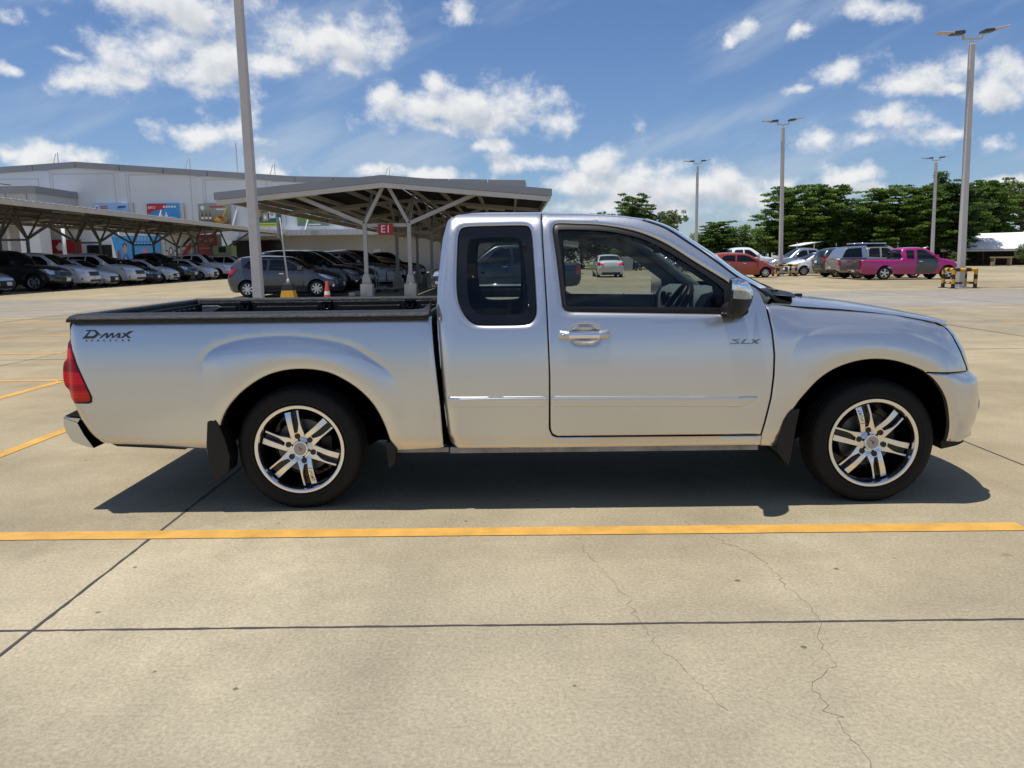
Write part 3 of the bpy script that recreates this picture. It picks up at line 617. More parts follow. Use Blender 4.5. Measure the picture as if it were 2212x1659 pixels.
    for t in np.linspace(0, 1, 26):
        r = []
        for s in sl:
            x0 = 2.49+.20*(1-s*s); x1 = 3.425+.235*(1-abs(s)**2.2); x = x0+(x1-x0)*t
            xe = 2.49+(3.425-2.49)*t; y = YC+s*(YC-ye(xe)); zc = float(hz(x)); ze = hE(xe)-.001
            q = 1-abs(s)**5
            w = (1-abs(s)**3.0); z = ze+(min(zc, 9)-hE(x))*w+(hE(x)-hE(xe))*q
            r.append((x, y, z))
        rows.append(r)
    b.grid(rows, 0, False); b.obj('hood', SV, T, smooth=True)
    # cowl, wipers, washer jets
    b = MB(); rr = []
    for s in np.linspace(-1, 1, 15):
        y = YC+s*(YC-.075); x0 = 2.445+.20*(1-s*s); rr.append([(x0-.01, y, 1.143), (x0+.02, y, 1.132), (x0+.10, y, 1.083+.03*(1-s*s)), (x0+.16, y, 1.066+.035*(1-s*s)), (x0+.16, y, 1.02)])
    b.grid(rr); b.add(rr[0], [tuple(range(5))]); b.add(rr[-1], [tuple(range(5))]); b.obj('cowl', M_BLACK, T)
    for (ya, yb, bx) in ((.28, .82, 0), (.92, 1.46, .0)):
        b = MB(); b.tube([(2.60, ya, 1.122), (2.60, (ya+yb)/2, 1.15), (2.52, yb, 1.145)], .007, 6); b.tube([(2.56, ya-.10, 1.128), (2.55, yb, 1.15)], .006, 6); b.obj('wiper', M_BLACK, T, smooth=True)
    for yy in (.45, 1.15):
        b = MB(); b.box(2.76, 2.80, yy-.015, yy+.015, 1.075, 1.098); b.obj('washer_jet', M_BLACK, T, bevel=.005)
    # front: bumper, grille, headlamp fronts
    def face(z0, z1, yw, n=9, off=0.):
        rows = []
        for z in np.linspace(z0, z1, n):
            x = float(ipz(FRONT, z)); rows.append([(x-.004+.13*(1-(abs(y-YC)/.62)**2)+off, y, z) for y in np.linspace(YC-yw, YC+yw, 25)])
        return rows
    b = MB(); b.grid(face(.325, .69, .615), 0, True); b.obj('front_bumper', SV, T, smooth=True)
    b = MB(); b.grid(face(.40, .52, .40, 5, .004), 0, True); b.obj('air_intake', M_BLACK, T)
    b = MB(); b.grid(face(.69, .945, .615), 0, True); b.obj('grille_surround', SV, T, smooth=True)
    b = MB(); b.grid(face(.73, .86, .36, 5, .006), 0, True); [b.grid(face(z, z+.018, .36, 3, .014), 1, True) for z in (.74, .785, .83)]; b.obj('grille', [M_BLACK, M_CHROME], T)
    for s in (-1, 1):
        b = MB(); c = (3.675, YC+s*.585, .50); b.lathe([(.062, 0), (.062, .015), (.05, .022), (0, .026)], 'x', 20, c); b.obj('fog_lamp', M_CLEARLENS, T, smooth=True)
    b = MB(); b.prism([(3.463, .317), (3.59, .326), (3.59, .300), (3.555, .282), (3.468, .262)], lambda x, z: (x, .10, z), lambda x, z: (x, 1.50, z)); b.obj('chin_spoiler', M_BLACK, T, bevel=.008)
    # tail: gate, bumper, bed
    b = MB(); rows = []
    for (x, z) in [(-1.128, 1.03), (-1.140, .999), (-1.145, .90), (-1.147, .70), (-1.14, .60), (-1.12, .516), (-1.08, .45)]:
        rows.append([(x-.03*(1-s**4), YC+s*(YC-.008), z) for s in np.linspace(-1, 1, 13)])
    b.grid(rows); b.obj('tailgate', SV, T, smooth=True)
    b = MB(); b.box(-1.135, -1.075, .03, 1.57, 1.0, 1.052); tg = b.obj('tailgate_cap', M_LINER, T, bevel=.012)
    b = MB(); b.prism([(-1.230, .510), (-1.160, .482), (-1.131, .417), (-1.084, .343), (-1.123, .352), (-1.195, .380), (-1.221, .425), (-1.232, .462)], lambda x, z: (x, .02, z), lambda x, z: (x, 1.58, z))
    b.prism([(-1.230, .514), (-1.142, .505), (-1.157, .482), (-1.228, .511)], lambda x, z: (x, .022 if x > -1.2 else .018, z), lambda x, z: (x, 1.578, z)); b.obj('rear_bumper', mat('bumper_chrome', (.60, .60, .61), rough=.10, metal=1.), T, bevel=.006)
    b = MB(); b.prism([(-1.228, .517), (-1.145, .556), (-1.125, .52), (-1.142, .509)], lambda x, z: (x, .026, z), lambda x, z: (x, 1.574, z)); b.obj('bumper_step', M_BLACKGLOSS, T, bevel=.003)  # chrome top face, its dark reflection put in as black gloss
    b = MB(); b.prism([(-1.160, .494), (-1.140, .503), (-1.115, .48), (-1.075, .41), (-1.04, .372), (-1.075, .348), (-1.10, .353), (-1.131, .424)], lambda x, z: (x, .03, z), lambda x, z: (x, 1.57, z)); b.prism([(-1.225, .42), (-1.20, .376), (-1.12, .345), (-1.12, .36), (-1.19, .39)], lambda x, z: (x, .04, z), lambda x, z: (x, 1.56, z)); b.obj('bumper_bracket', M_DARK, T)
    b = MB(); b.prism([(-1.0, .372), (-.60, .345), (-.60, .33), (-.96, .352)], lambda x, z: (x, .02, z), lambda x, z: (x, .10, z)); b.obj('bed_seam', M_BLACK, T)
    # liner: floor, walls, ribs, tie-down boxes
    b = MB(); b.box(-1.08, .70, .46, 1.14, .52, .545); b.box(-1.08, .70, .065, .46, .80, .815); b.box(-1.08, .70, 1.14, 1.535, .80, .815); b.box(-1.08, .70, .445, .46, .52, .81); b.box(-1.08, .70, 1.14, 1.155, .52, .81); b.box(.68, .70, .07, 1.53, .80, 1.03); b.box(-1.08, -1.06, .07, 1.53, .80, 1.02)
    b.box(-1.08, .70, .062, .075, .80, 1.03); b.box(-1.08, .70, 1.525, 1.54, .80, 1.03)
    for y in np.arange(.20, 1.45, .085): b.box(-1.062, -1.045, y, y+.04, .82, 1.0)
    for x in np.arange(-.95, .66, .11): b.box(x, x+.05, .48, 1.12, .545, .556)
    for (xa, xb) in ((-1.045, -.80), (-.66, -.22), (-.08, .36), (.50, .68)): b.box(xa, xb, 1.508, 1.526, .83, 1.00); b.box(xa, xb, .074, .09, .83, 1.00)
    ln = b.obj('bed_liner', M_LINER, T, bevel=.006)
    for x in (-.73, -.155, .43):
        b = MB(); b.box(x-.036, x+.036, 1.500, 1.528, .972, 1.04); b.box(x-.030, x+.030, 1.492, 1.502, 1.015, 1.032); b.tube([(x-.02, 1.49, 1.01), (x-.02, 1.488, .985), (x, 1.486, .975), (x+.02, 1.488, .985), (x+.02, 1.49, 1.01)], .006, 6); b.lathe([(.008, 0), (.008, -.004), (0, -.004)], 'y', 10, (x, 1.498, .995)); b.obj('tie_down', M_BLACKGLOSS, ln, bevel=.003)
    b = MB(); b.prism([(-1.04, 1.01), (-.93, 1.01), (-.90, 1.0), (-.97, .965), (-1.04, .965)], lambda x, z: (x, 1.505, z-.002), lambda x, z: (x, 1.512, z)); b.obj('liner_pad', mat('worn_liner', (.16, .165, .17), rough=.4, bump=.8, bscale=120), ln, bevel=.003)
    # chassis, axles, exhaust
    b = MB(); b.box(-1.0, 3.4, .32, .42, .30, .42); b.box(-1.14, -.80, .03, 1.57, .47, .50); b.box(-1.0, .72, .10, 1.50, .49, .515); b.box(-1.0, 3.4, 1.18, 1.28, .30, .42); b.box(.78, 2.5, .12, 1.48, .30, .36); b.box(.6, 1.4, .45, .95, .24, .38); b.box(2.6, 3.38, .42, 1.18, .28, .8); b.box(-.9, .75, .25, 1.35, .40, .53)  # wide tail plate is added to block light leaking past the bed
    b.tube([(.012, .2, .325), (.012, 1.4, .325)], .05, 10); b.tube([(3.05, .2, .325), (3.05, 1.4, .325)], .04, 10); b.box(3.3, 3.56, .2, 1.4, .34, .66)
    b.obj('chassis', M_DARK, T)
    b = MB(); b.box(.81, 2.44, .0, .05, .298, .330); b.box(.50, .80, .02, .06, .30, .325); b.obj('sill_flange', mat('sill_steel', (.30, .29, .27), rough=.6, metal=.4, noise=.4), T)
    b = MB(); b.tube([(-.05, .18, .36), (-.40, .12, .335), (-.50, .06, .315)], .028, 12); b.obj('exhaust_pipe', mat('exhaust_steel', (.22, .17, .12), rough=.5, metal=.6), T, smooth=True)
    # interior
    b = MB(); b.box(.80, 2.5, .10, 1.50, .40, .44); b.obj('cab_floor', M_INTD, T)
    b = MB(); rows = []
    for y in np.linspace(.10, 1.50, 22):
        hump = .055*math.exp(-((y-.40)/.16)**4)*1.0; c = .035*math.exp(-((y-.82)/.2)**4)
        rows.append([(2.18-hump*.5, y, .62), (2.15-hump, y, .95), (2.16-hump-c, y, 1.06), (2.185-hump, y, 1.105+hump*.35), (2.24, y, 1.128+hump*.45), (2.34, y, 1.125+hump*.1), (2.62, y, 1.10), (2.62, y, .62)])
    b.grid(rows); da = b.obj('dashboard', M_INT, T, smooth=True)
    b = MB()
    for y in (.74, .92): b = MB(); b.lathe([(.045, 0), (.045, -.02), (.036, -.02), (.036, -.005), (0, -.003)], 'x', 20, (2.112, y, 1.055)); b.obj('air_vent', M_BLACK, da, smooth=True)
    b = MB(); b.lathe([(.05, 0), (.045, -.03), (.03, -.04), (0, -.04)], 'x', 16, (2.16, .40, 1.03)); b.obj('instrument_cluster', M_BLACKGLOSS, da)
    # steering wheel (right-hand drive)
    sw = MB(); c = Vector((2.05, .40, 1.0)); ax = Vector((-.86, 0, .50)).normalized(); u = Vector((0, 1, 0)); v = ax.cross(u)
    pts = [c+(u*math.cos(t)+v*math.sin(t))*.187 for t in np.linspace(0, 2*math.pi, 37)]
    sw.tube(pts, .017, 10, cap=False); sw.lathe([(.06, 0), (.055, -.03), (.03, -.04), (0, -.04)], 'x', 14, (c.x+.03, c.y, c.z-.02))
    sw.bar(c, c+u*.18, .03, .02); sw.bar(c, c-u*.18, .03, .02); sw.bar(c, c-v*.18, .03, .02); sw.tube([c, c-ax*.25], .025, 8)
    swo = sw.obj('steering_wheel', M_BLACK, T, smooth=True)
    sw = MB(); sw.tube([c+(u*math.cos(t)+v*math.sin(t))*.187 for t in np.linspace(.35, 1.2, 8)], .0182, 10); sw.tube([c+(u*math.cos(t)+v*math.sin(t))*.187 for t in np.linspace(1.95, 2.8, 8)], .0182, 10); sw.obj('grip_cover', mat('red_leather', (.16, .012, .02), rough=.5), swo, smooth=True)
    b = MB(); b.box(2.03, 2.05, .70, .91, 1.335, 1.392); b.tube([(2.05, .80, 1.37), (2.10, .80, 1.43)], .008, 6); b.obj('rear_view_mirror', M_BLACK, T, bevel=.012)
    for yc in (.42, 1.18):
        b = MB(); b.box(1.35, 1.85, yc-.24, yc+.24, .60, .76); b.prism([(1.24, .66), (1.38, .66), (1.345, 1.18), (1.30, 1.26), (1.235, 1.24), (1.215, .9)], lambda x, z: (x, yc-.23, z), lambda x, z: (x, yc+.23, z)); b.box(1.25, 1.33, yc-.11, yc+.11, 1.27, 1.40); b.obj('seat', M_SEAT, T, bevel=.03, seg=3)
    b = MB(); b.box(1.62, 1.78, 1.36, 1.385, 1.438, 1.455); b.obj('grab_handle', M_ROOFLIN, T, bevel=.008)
    b = MB(); b.prism([(1.85, 1.49), (2.02, 1.455), (2.02, 1.445), (1.85, 1.47)], lambda x, z: (x, .25, z), lambda x, z: (x, .68, z)); b.obj('sun_visor', M_ROOFLIN, T, bevel=.006)
    b = MB(); b.tube([(1.955, .35, 1.53), (1.80, .33, 1.595)], .004, 6); b.lathe([(.014, 0), (.01, .02), (0, .022)], 'z', 10, (1.955, .35, 1.52)); b.obj('antenna', M_BLACK, T, smooth=True)
    # ---- wheels
    def make_wheel(x, side, ang):
        e = bpy.data.objects.new('wheel', None); COL.objects.link(e); e.parent = T; e.location = (x, .0 if side > 0 else 2*YC, .327); e.rotation_euler = (0, ang, 0 if side > 0 else math.pi); e.empty_display_size = .1
        b = MB()
        b.lathe([(.236, .04), (.240, .012), (.245, .004), (.258, -.001), (.262, -.0005), (.264, .0008), (.268, .0006), (.270, -.0016), (.285, -.001), (.289, .0008), (.293, .0004), (.305, .004), (.320, .014), (.329, .028), (.3345, .045)]+[(.3355, .05), (.335, .07), (.328, .072), (.328, .080), (.335, .082), (.336, .11), (.329, .112), (.329, .12), (.336, .122), (.3355, .15), (.335, .165), (.32, .20), (.285, .215), (.24, .21)], 'y', 72)
        for i in range(96):                     # shoulder blocks
            t = 2*math.pi*i/96; c_, s_ = math.cos(t), math.sin(t); w_ = .008
            b.add([((.3365)*math.cos(t+q), yy, (.3365)*math.sin(t+q)) if k else ((.322)*math.cos(t+q), .0155, (.322)*math.sin(t+q)) for q in (-.02, .02) for (k, yy) in ((0, .0), (1, .044))], [(0, 1, 3, 2)])
        b.obj('tyre', M_RUBBER, e, smooth=True, auto=40)
        b = MB(); b.lathe([(.2410, .012), (.2395, .003), (.2370, -.0005), (.2300, -.001), (.2215, .0005), (.2195, .003), (.2175, .012), (.2140, .030), (.2125, .060), (.2120, .078)], 'y', 72); b.obj('rim', M_ALU, e, smooth=True, auto=50)
        b = MB(); b.lathe([(.2115, .07), (.205, .09), (.19, .18)], 'y', 48); b.lathe([(.15, .10), (.15, .13), (.05, .13)], 'y', 40); b.lathe([(.20, .185), (0, .185)], 'y', 40); b.obj('wheel_barrel', M_BLACKGLOSS, e, smooth=True)
        b = MB(); b.lathe([(.145, .105), (.145, .120), (.07, .120)], 'y', 40); b.lathe([(.145, .104), (.075, .104)], 'y', 40); b.obj('brake_disc', mat('brake_steel', (.16, .15, .145), rough=.45, metal=.7), e, smooth=True, auto=30)
        b = MB(); b.box(.085, .155, .085, .125, -.06, .06); b.obj('brake_caliper', M_BLACK, e, bevel=.01)
        sp = MB(); dk = MB(); U = 4.48e-4
        wide = cr([(184, 27), (300, 16), (452, 9)], per=3)+[(452, 81)]+cr([(452, 81), (300, 80), (150, 86)], per=3)[1:]
        thin = [(192, -10), (235, -30), (281, -49), (340, -57), (448, -60), (446, -85), (276, -75), (146, -84)]
        for i in range(6):
            a = R(102+60*i); ur = (math.cos(a), math.sin(a)); vt = (-math.sin(a), math.cos(a))
            def mp(p, y): return (U*(p[0]*ur[0]+p[1]*vt[0]), y+.022*max(0, 1-p[0]/330.)*0+.012*(p[0]/452.), U*(p[0]*ur[1]+p[1]*vt[1]))
            yf_ = lambda r: .0300-.0100*math.sin(math.pi*min(1, max(0, (r-.07)/.133)))
            wl = [(150, 86), (300, 80), (454, 81)]; wr_ = [(150, 22), (184, 27), (300, 16), (454, 9)]
            tl_ = [(146, -10), (192, -10), (235, -30), (281, -49), (340, -57), (450, -60)]; tr_ = [(146, -83), (276, -75), (448, -85)]
            for (A_, B_) in ((wl, wr_), (tl_, tr_)):
                rows = []
                for r_ in np.linspace(146, 453, 14):
                    va = float(np.interp(r_, [k[0] for k in A_], [k[1] for k in A_])); vb = float(np.interp(r_, [k[0] for k in B_], [k[1] for k in B_])); dv = .004/U*.35
                    P_ = lambda v_, y_: (U*(r_*ur[0]+v_*vt[0]), y_, U*(r_*ur[1]+v_*vt[1])); y0_ = yf_(U*r_)
                    rows.append([P_(va+.5, y0_+.026), P_(va, y0_+.0015), P_(va-dv, y0_), P_((va+vb)/2, y0_), P_(vb+dv, y0_), P_(vb, y0_+.0015), P_(vb-.5, y0_+.026)])
                sp.grid(rows, 0, False)
            dk.prism([(190, -14), (235, -34), (281, -50), (448, -62), (452, 10), (300, 18), (186, 28)], lambda p, q: mp((p, q), .046), lambda p, q: mp((p, q), .052))
        hub = []
        for i in range(6):
            a0 = 102+60*i
            for (da_, r_) in ((-30, 158), (-25, 167), (-12, 195), (-5, 196), (5, 196), (10, 190), (24, 171)):
                hub.append((U*r_*math.cos(R(a0+da_)), U*r_*math.sin(R(a0+da_))))
        inner = [(.074*p/math.hypot(p, q), .074*q/math.hypot(p, q)) for (p, q) in hub]; nh = len(hub)
        sp.add([(p, .0300-.0100*math.sin(math.pi*max(0, min(1, (math.hypot(p, q)-.07)/.133))), q) for (p, q) in hub]+[(p, .0298, q) for (p, q) in inner]+[(p, .056, q) for (p, q) in hub], [(i, (i+1) % nh, nh+(i+1) % nh, nh+i) for i in range(nh)]+[(i, 2*nh+i, 2*nh+(i+1) % nh, (i+1) % nh) for i in range(nh)])
        sp.lathe([(.074, .0297), (.070, .0305), (.055, .0375), (.050, .0385), (.046, .038)], 'y', 48)
        spk = sp.obj('spokes', M_ALU, e, smooth=True, auto=35); dk.obj('spoke_pockets', M_BLACKGLOSS, spk)
        b = MB()
        for i in range(6):
            a = R(102+60*i); c3 = (U*152*math.cos(a), 0, U*152*math.sin(a)); b.lathe([(.0152, .0330), (.0152, .0262), (.011, .0258), (0, .0255)], 'y', 18, c3)
            b.bar((U*95*math.cos(a), .0345, U*95*math.sin(a)), (U*145*math.cos(a), .0285, U*145*math.sin(a)), .005, .005)
        b.obj('lug_recess', M_BLACKGLOSS, spk, smooth=True, auto=30)
        b = MB(); b.lathe([(.0465, .039), (.0455, .024), (.0430, .016), (.0395, .012), (.0345, .0115), (.033, .0125), (0, .0125)], 'y', 40); cp = b.obj('centre_cap', M_CHROME, e, smooth=True, auto=30)
        b = MB(); b.lathe([(.033, .0120), (0, .0118)], 'y', 32); b.obj('cap_disc', mat('cap_disc_grey', (.38, .37, .37), rough=.4, metal=.5), cp)
        RED = mat('logo_red', (.35, .01, .02), rough=.4); GRY = mat('logo_grey', (.10, .10, .11), rough=.5)
        b = MB(); f3 = lambda y: (lambda p, q: (p, y, q))
        b.prism([(-.013, .014), (-.004, .013), (.003, .005), (.004, -.004), (-.004, -.009), (-.002, -.003), (-.003, .003), (-.007, .009)], f3(.0115), f3(.0108)); b.obj('cap_logo', RED, cp)
        b = MB(); b.prism([(.006, .006), (.013, .003), (.012, -.003), (.005, 0)], f3(.0115), f3(.0108)); b.prism([(.003, -.006), (.009, -.009), (.008, -.013), (.002, -.010)], f3(.0115), f3(.0108)); b.obj('cap_logo', GRY, cp)
        a = R(102+180) if x < 1 else R(102); um = Vector((math.cos(a), 0, math.sin(a))); vt = Vector((-math.sin(a), 0, math.cos(a)))
        rd = um if x < 1 else um
        M3 = Matrix((rd, Vector((0, -1, 0)).cross(rd), Vector((0, -1, 0)))).transposed()
        for (s_, m_, r0, sz) in (('J', RED, .112, .034), ('SPORT', GRY, .155, .0215)):
            pos = um*r0+vt*(U*45)+Vector((0, .0300-.0100*math.sin(math.pi*(r0-.07)/.133)-.0012, 0)); o = text('spoke_logo', s_, m_, spk, sz, pos, M3.to_euler(), .0006, .2)
        return e
    make_wheel(.012, 1, 0.0); make_wheel(3.052, 1, R(-5.0)); make_wheel(.012, -1, R(20)); make_wheel(3.052, -1, R(40))
    return T
build_truck()
# ================================================================== ground and markings
def concrete(name, base, var=.16, fine=.15):
    m = bpy.data.materials.new(name); m.use_nodes = True; nt = m.node_tree; b = bsdf(m); N = nt.nodes; L = nt.links
    tc = N.new('ShaderNodeTexCoord'); b.inputs['Roughness'].default_value = .85; b.inputs['Specular IOR Level'].default_value = .25
    def nz(s, d, r, sc=(1, 1, 1)):
        mp = N.new('ShaderNodeMapping'); mp.inputs['Scale'].default_value = sc; L.new(tc.outputs['Object'], mp.inputs['Vector'])
        n = N.new('ShaderNodeTexNoise'); n.inputs['Scale'].default_value = s; n.inputs['Detail'].default_value = d; n.inputs['Roughness'].default_value = r; L.new(mp.outputs[0], n.inputs['Vector']); return n
    def mr(x, a, bb, c, d):
        q = N.new('ShaderNodeMapRange'); q.inputs['From Min'].default_value = a; q.inputs['From Max'].default_value = bb; q.inputs['To Min'].default_value = c; q.inputs['To Max'].default_value = d; L.new(x, q.inputs['Value']); return q.outputs[0]
    def mul(a, c):
        q = N.new('ShaderNodeMath'); q.operation = 'MULTIPLY'; L.new(a, q.inputs[0])
        if isinstance(c, float): q.inputs[1].default_value = c
        else: L.new(c, q.inputs[1])
        return q.outputs[0]
    big = nz(.12, 4, .55); mid = nz(1.1, 6, .62); fn = nz(70, 6, .75); spk = nz(190, 2, .5)
    br = nz(.9, 5, .6, (.25, 1, 1))
    f = mul(mr(big.outputs['Fac'], .3, .7, 1-var, 1+var), mr(mid.outputs['Fac'], .3, .7, 1-var*1.1, 1+var*1.1))
    f = mul(f, mr(fn.outputs['Fac'], .25, .75, 1-fine*2.6, 1+fine*2.6)); f = mul(f, mr(br.outputs['Fac'], .35, .75, 1.03, .93))
    f = mul(f, mr(spk.outputs['Fac'], .60, .72, 1.0, .80))
    mf = nz(13, 7, .7); f = mul(f, mr(mf.outputs['Fac'], .3, .7, .955, 1.045))
    # every cast slab its own shade, long tyre-worn bands
    sh = N.new('ShaderNodeVectorMath'); sh.operation = 'MULTIPLY_ADD'; L.new(tc.outputs['Object'], sh.inputs[0]); sh.inputs[1].default_value = (1/4.945, 1/8.122, 0); sh.inputs[2].default_value = (.61/4.945, 1.372/8.122, 0)
    fl_ = N.new('ShaderNodeVectorMath'); fl_.operation = 'FLOOR'; L.new(sh.outputs[0], fl_.inputs[0]); wn = N.new('ShaderNodeTexWhiteNoise'); wn.noise_dimensions = '2D'; L.new(fl_.outputs[0], wn.inputs['Vector'])
    f = mul(f, mr(wn.outputs['Value'], 0, 1, .92, 1.07))
    tb = nz(1.5, 4, .6, (.06, 1, 1)); f = mul(f, mr(tb.outputs['Fac'], .50, .75, 1.0, .86))
    tb2 = nz(2.2, 3, .6, (1, .05, 1)); f = mul(f, mr(tb2.outputs['Fac'], .56, .78, 1.0, .88))
    # oil spots and pits
    vo = N.new('ShaderNodeTexVoronoi'); vo.inputs['Scale'].default_value = 1.7; vo.inputs['Randomness'].default_value = 1
    wp = N.new('ShaderNodeVectorMath'); wp.operation = 'ADD'; L.new(tc.outputs['Object'], wp.inputs[0])
    ws = N.new('ShaderNodeVectorMath'); ws.operation = 'SCALE'; ws.inputs['Scale'].default_value = .10; L.new(nz(14, 3, .6).outputs['Color'], ws.inputs[0]); L.new(ws.outputs[0], wp.inputs[1]); L.new(wp.outputs[0], vo.inputs['Vector'])
    sc_ = N.new('ShaderNodeSeparateColor'); L.new(vo.outputs['Color'], sc_.inputs[0])
    rad = mr(sc_.outputs[0], .35, 1, 0, .075); cmp_ = N.new('ShaderNodeMath'); cmp_.operation = 'SUBTRACT'; L.new(vo.outputs['Distance'], cmp_.inputs[0]); L.new(rad, cmp_.inputs[1])
    f = mul(f, mr(cmp_.outputs[0], -.012, .02, .74, 1.0))
    vp = N.new('ShaderNodeTexVoronoi'); vp.inputs['Scale'].default_value = 9; L.new(tc.outputs['Object'], vp.inputs['Vector'])
    sp2 = N.new('ShaderNodeSeparateColor'); L.new(vp.outputs['Color'], sp2.inputs[0]); rad2 = mr(sp2.outputs[1], .78, 1, 0, .11)
    c2 = N.new('ShaderNodeMath'); c2.operation = 'SUBTRACT'; L.new(vp.outputs['Distance'], c2.inputs[0]); L.new(rad2, c2.inputs[1]); f = mul(f, mr(c2.outputs[0], -.01, .012, .42, 1.0))
    # washed pale patches, greyer further off
    pa = nz(.55, 7, .7); pale = mr(pa.outputs['Fac'], .58, .70, 0, .30)
    mx = N.new('ShaderNodeMix'); mx.data_type = 'RGBA'; mx.inputs[6].default_value = (*base, 1); mx.inputs[7].default_value = (base[0]*1.25, base[1]*1.30, base[2]*1.45, 1); L.new(pale, mx.inputs['Factor'])
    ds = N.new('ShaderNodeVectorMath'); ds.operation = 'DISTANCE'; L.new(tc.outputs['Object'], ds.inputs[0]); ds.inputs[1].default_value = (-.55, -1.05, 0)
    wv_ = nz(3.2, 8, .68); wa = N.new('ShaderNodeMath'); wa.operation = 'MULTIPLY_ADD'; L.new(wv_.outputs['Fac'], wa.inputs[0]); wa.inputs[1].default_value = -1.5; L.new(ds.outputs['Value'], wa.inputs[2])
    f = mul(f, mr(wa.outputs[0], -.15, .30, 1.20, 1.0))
    gr = nz(.055, 4, .6, (.5, 1, 1)); mg = N.new('ShaderNodeMix'); mg.data_type = 'RGBA'; L.new(mr(gr.outputs['Fac'], .42, .62, 0, .75), mg.inputs['Factor']); L.new(mx.outputs[2], mg.inputs[6]); mg.inputs[7].default_value = (base[0]*.93, base[1]*1.02, base[2]*1.22, 1)
    vs_ = N.new('ShaderNodeVectorMath'); vs_.operation = 'SCALE'; L.new(mg.outputs[2], vs_.inputs[0]); L.new(f, vs_.inputs['Scale']); L.new(vs_.outputs[0], b.inputs['Base Color'])
    bp = N.new('ShaderNodeBump'); bp.inputs['Strength'].default_value = .35; bp.inputs['Distance'].default_value = .004; L.new(fn.outputs['Fac'], bp.inputs['Height']); L.new(bp.outputs[0], b.inputs['Normal'])
    return m
M_CONC = concrete('concrete', (.315, .259, .160))
M_YEL = mat('yellow_paint', (.54, .295, .055), rough=.75, noise=.22, nscale=5)
M_YELW = mat('worn_yellow_paint', (.52, .28, .085), rough=.75, noise=.22, nscale=4)
M_JOINT = mat('joint_sealant', (.045, .040, .042), rough=.8)
def ground():
    b = MB(); S = 3000; b.add([(-S, -S, 0), (S, -S, 0), (S, S, 0), (-S, S, 0)], [(0, 1, 2, 3)]); setp(b.obj('ground', M_CONC), kind='structure')
    def strip(name, a, c, w, m, z=.004, jit=0.):
        a = Vector((*a, 0)); c = Vector((*c, 0)); n = max(1, int((c-a).length/(.05 if jit else 5))); d = (c-a).normalized(); s = Vector((-d.y, d.x, 0)); v = []; f = []
        for i in range(n+1):
            p = a.lerp(c, i/n); j1 = random.uniform(-jit, jit); j2 = random.uniform(-jit, jit); v += [p+s*(w/2+j1)+Vector((0, 0, z)), p-s*(w/2+j2)+Vector((0, 0, z))]
        f = [(2*i, 2*i+1, 2*i+3, 2*i+2) for i in range(n)]
        return setp(link(name, mesh(name, v, f, m, False)), kind='structure')
    J = .0016
    strip('expansion_joint', (-30, -1.372), (30, -1.372), .0125, M_JOINT, J, .0025)
    for x in (-.61, 4.335, 9.28, -5.55, -10.5, 14.2): strip('expansion_joint', (x, -12), (x, 80), .013 if abs(x) < 6 else .03, M_JOINT, J*1.4, .0025 if abs(x) < 1 else 0)
    for y in (6.75, 14.8, 22.9): strip('expansion_joint', (-40, y), (60, y), .022, M_JOINT, J, 0)
    # bay lines
    YZ = .0034
    strip('road', (-80, 20.2), (120, 20.2), 9.4, concrete('lane_concrete', (.262, .232, .178), .12), .0008)
    strip('parking_line', (-6.0, -.352), (3.61, -.402), .112, M_YEL, YZ, .0015)
    strip('parking_line', (-2.43, -.30), (-2.43, 2.9), .10, M_YEL, YZ)
    strip('parking_line', (-3.95, 2.9), (-3.95, 4.76), .11, M_YEL, YZ); strip('parking_line', (-2.43, 2.9), (-2.43, 2.95), .1, M_YEL, YZ)
    for (y, x0, x1, m, w) in ((4.78, -12, -1.0, M_YELW, .12), (7.49, -12, -1, M_YELW, .11), (10.35, -14, -1, M_YELW, .11), (13.41, -16, -1, M_YELW, .11), (15.4, 10.6, 16, M_YELW, .14), (11.3, 10.8, 17, M_YELW, .12), (27.5, 12, 26, M_YELW, .18), (23, 16, 30, M_YELW, .14), (34, 8, 40, M_YELW, .16), (20.5, -22, -8, M_YELW, .10), (40, 4, 18, M_YELW, .2)):
        strip('parking_line', (x0, y), (x1, y), w, m, YZ)
    # hairline cracks: jittered thin ribbons
    M_CR = mat('crack_dark', (.15, .125, .092), rough=.9)
    def crack(pts, w, seed):
        rr = random.Random(seed); P = [Vector((*p, 0)) for p in pts]; Q = []
        for a, c in zip(P[:-1], P[1:]):
            n = max(2, int((c-a).length/.022))
            for i in range(n):
                q = a.lerp(c, i/n); Q.append(q+Vector((rr.gauss(0, .008), rr.gauss(0, .008), 0)))
        v = []; f = []
        for i, q in enumerate(Q):
            d = (Q[min(i+1, len(Q)-1)]-Q[max(i-1, 0)]).normalized(); s = Vector((-d.y, d.x, 0)); ww = w*rr.uniform(.25, 1.)
            v += [q+s*ww+Vector((0, 0, .0012)), q-s*ww+Vector((0, 0, .0012))]
        f = [(2*i, 2*i+1, 2*i+3, 2*i+2) for i in range(len(Q)-1)]
        setp(link('crack', mesh('crack', v, f, M_CR, False)), kind='structure')
    crack([(1.46, -.35), (1.45, -.62), (1.52, -.90), (1.585, -1.15), (1.60, -1.38), (1.62, -1.5), (1.70, -1.75), (1.76, -1.95)], .0010, 1)
    crack([(1.99, -.25), (2.09, -.5), (2.23, -.75), (2.235, -1.0), (2.26, -1.30), (2.245, -1.36), (2.19, -1.50), (2.17, -1.68), (2.05, -1.80), (2.06, -1.98), (2.07, -2.15), (2.03, -2.32), (2.02, -2.5), (2.0, -2.8)], .0013, 2)
ground()
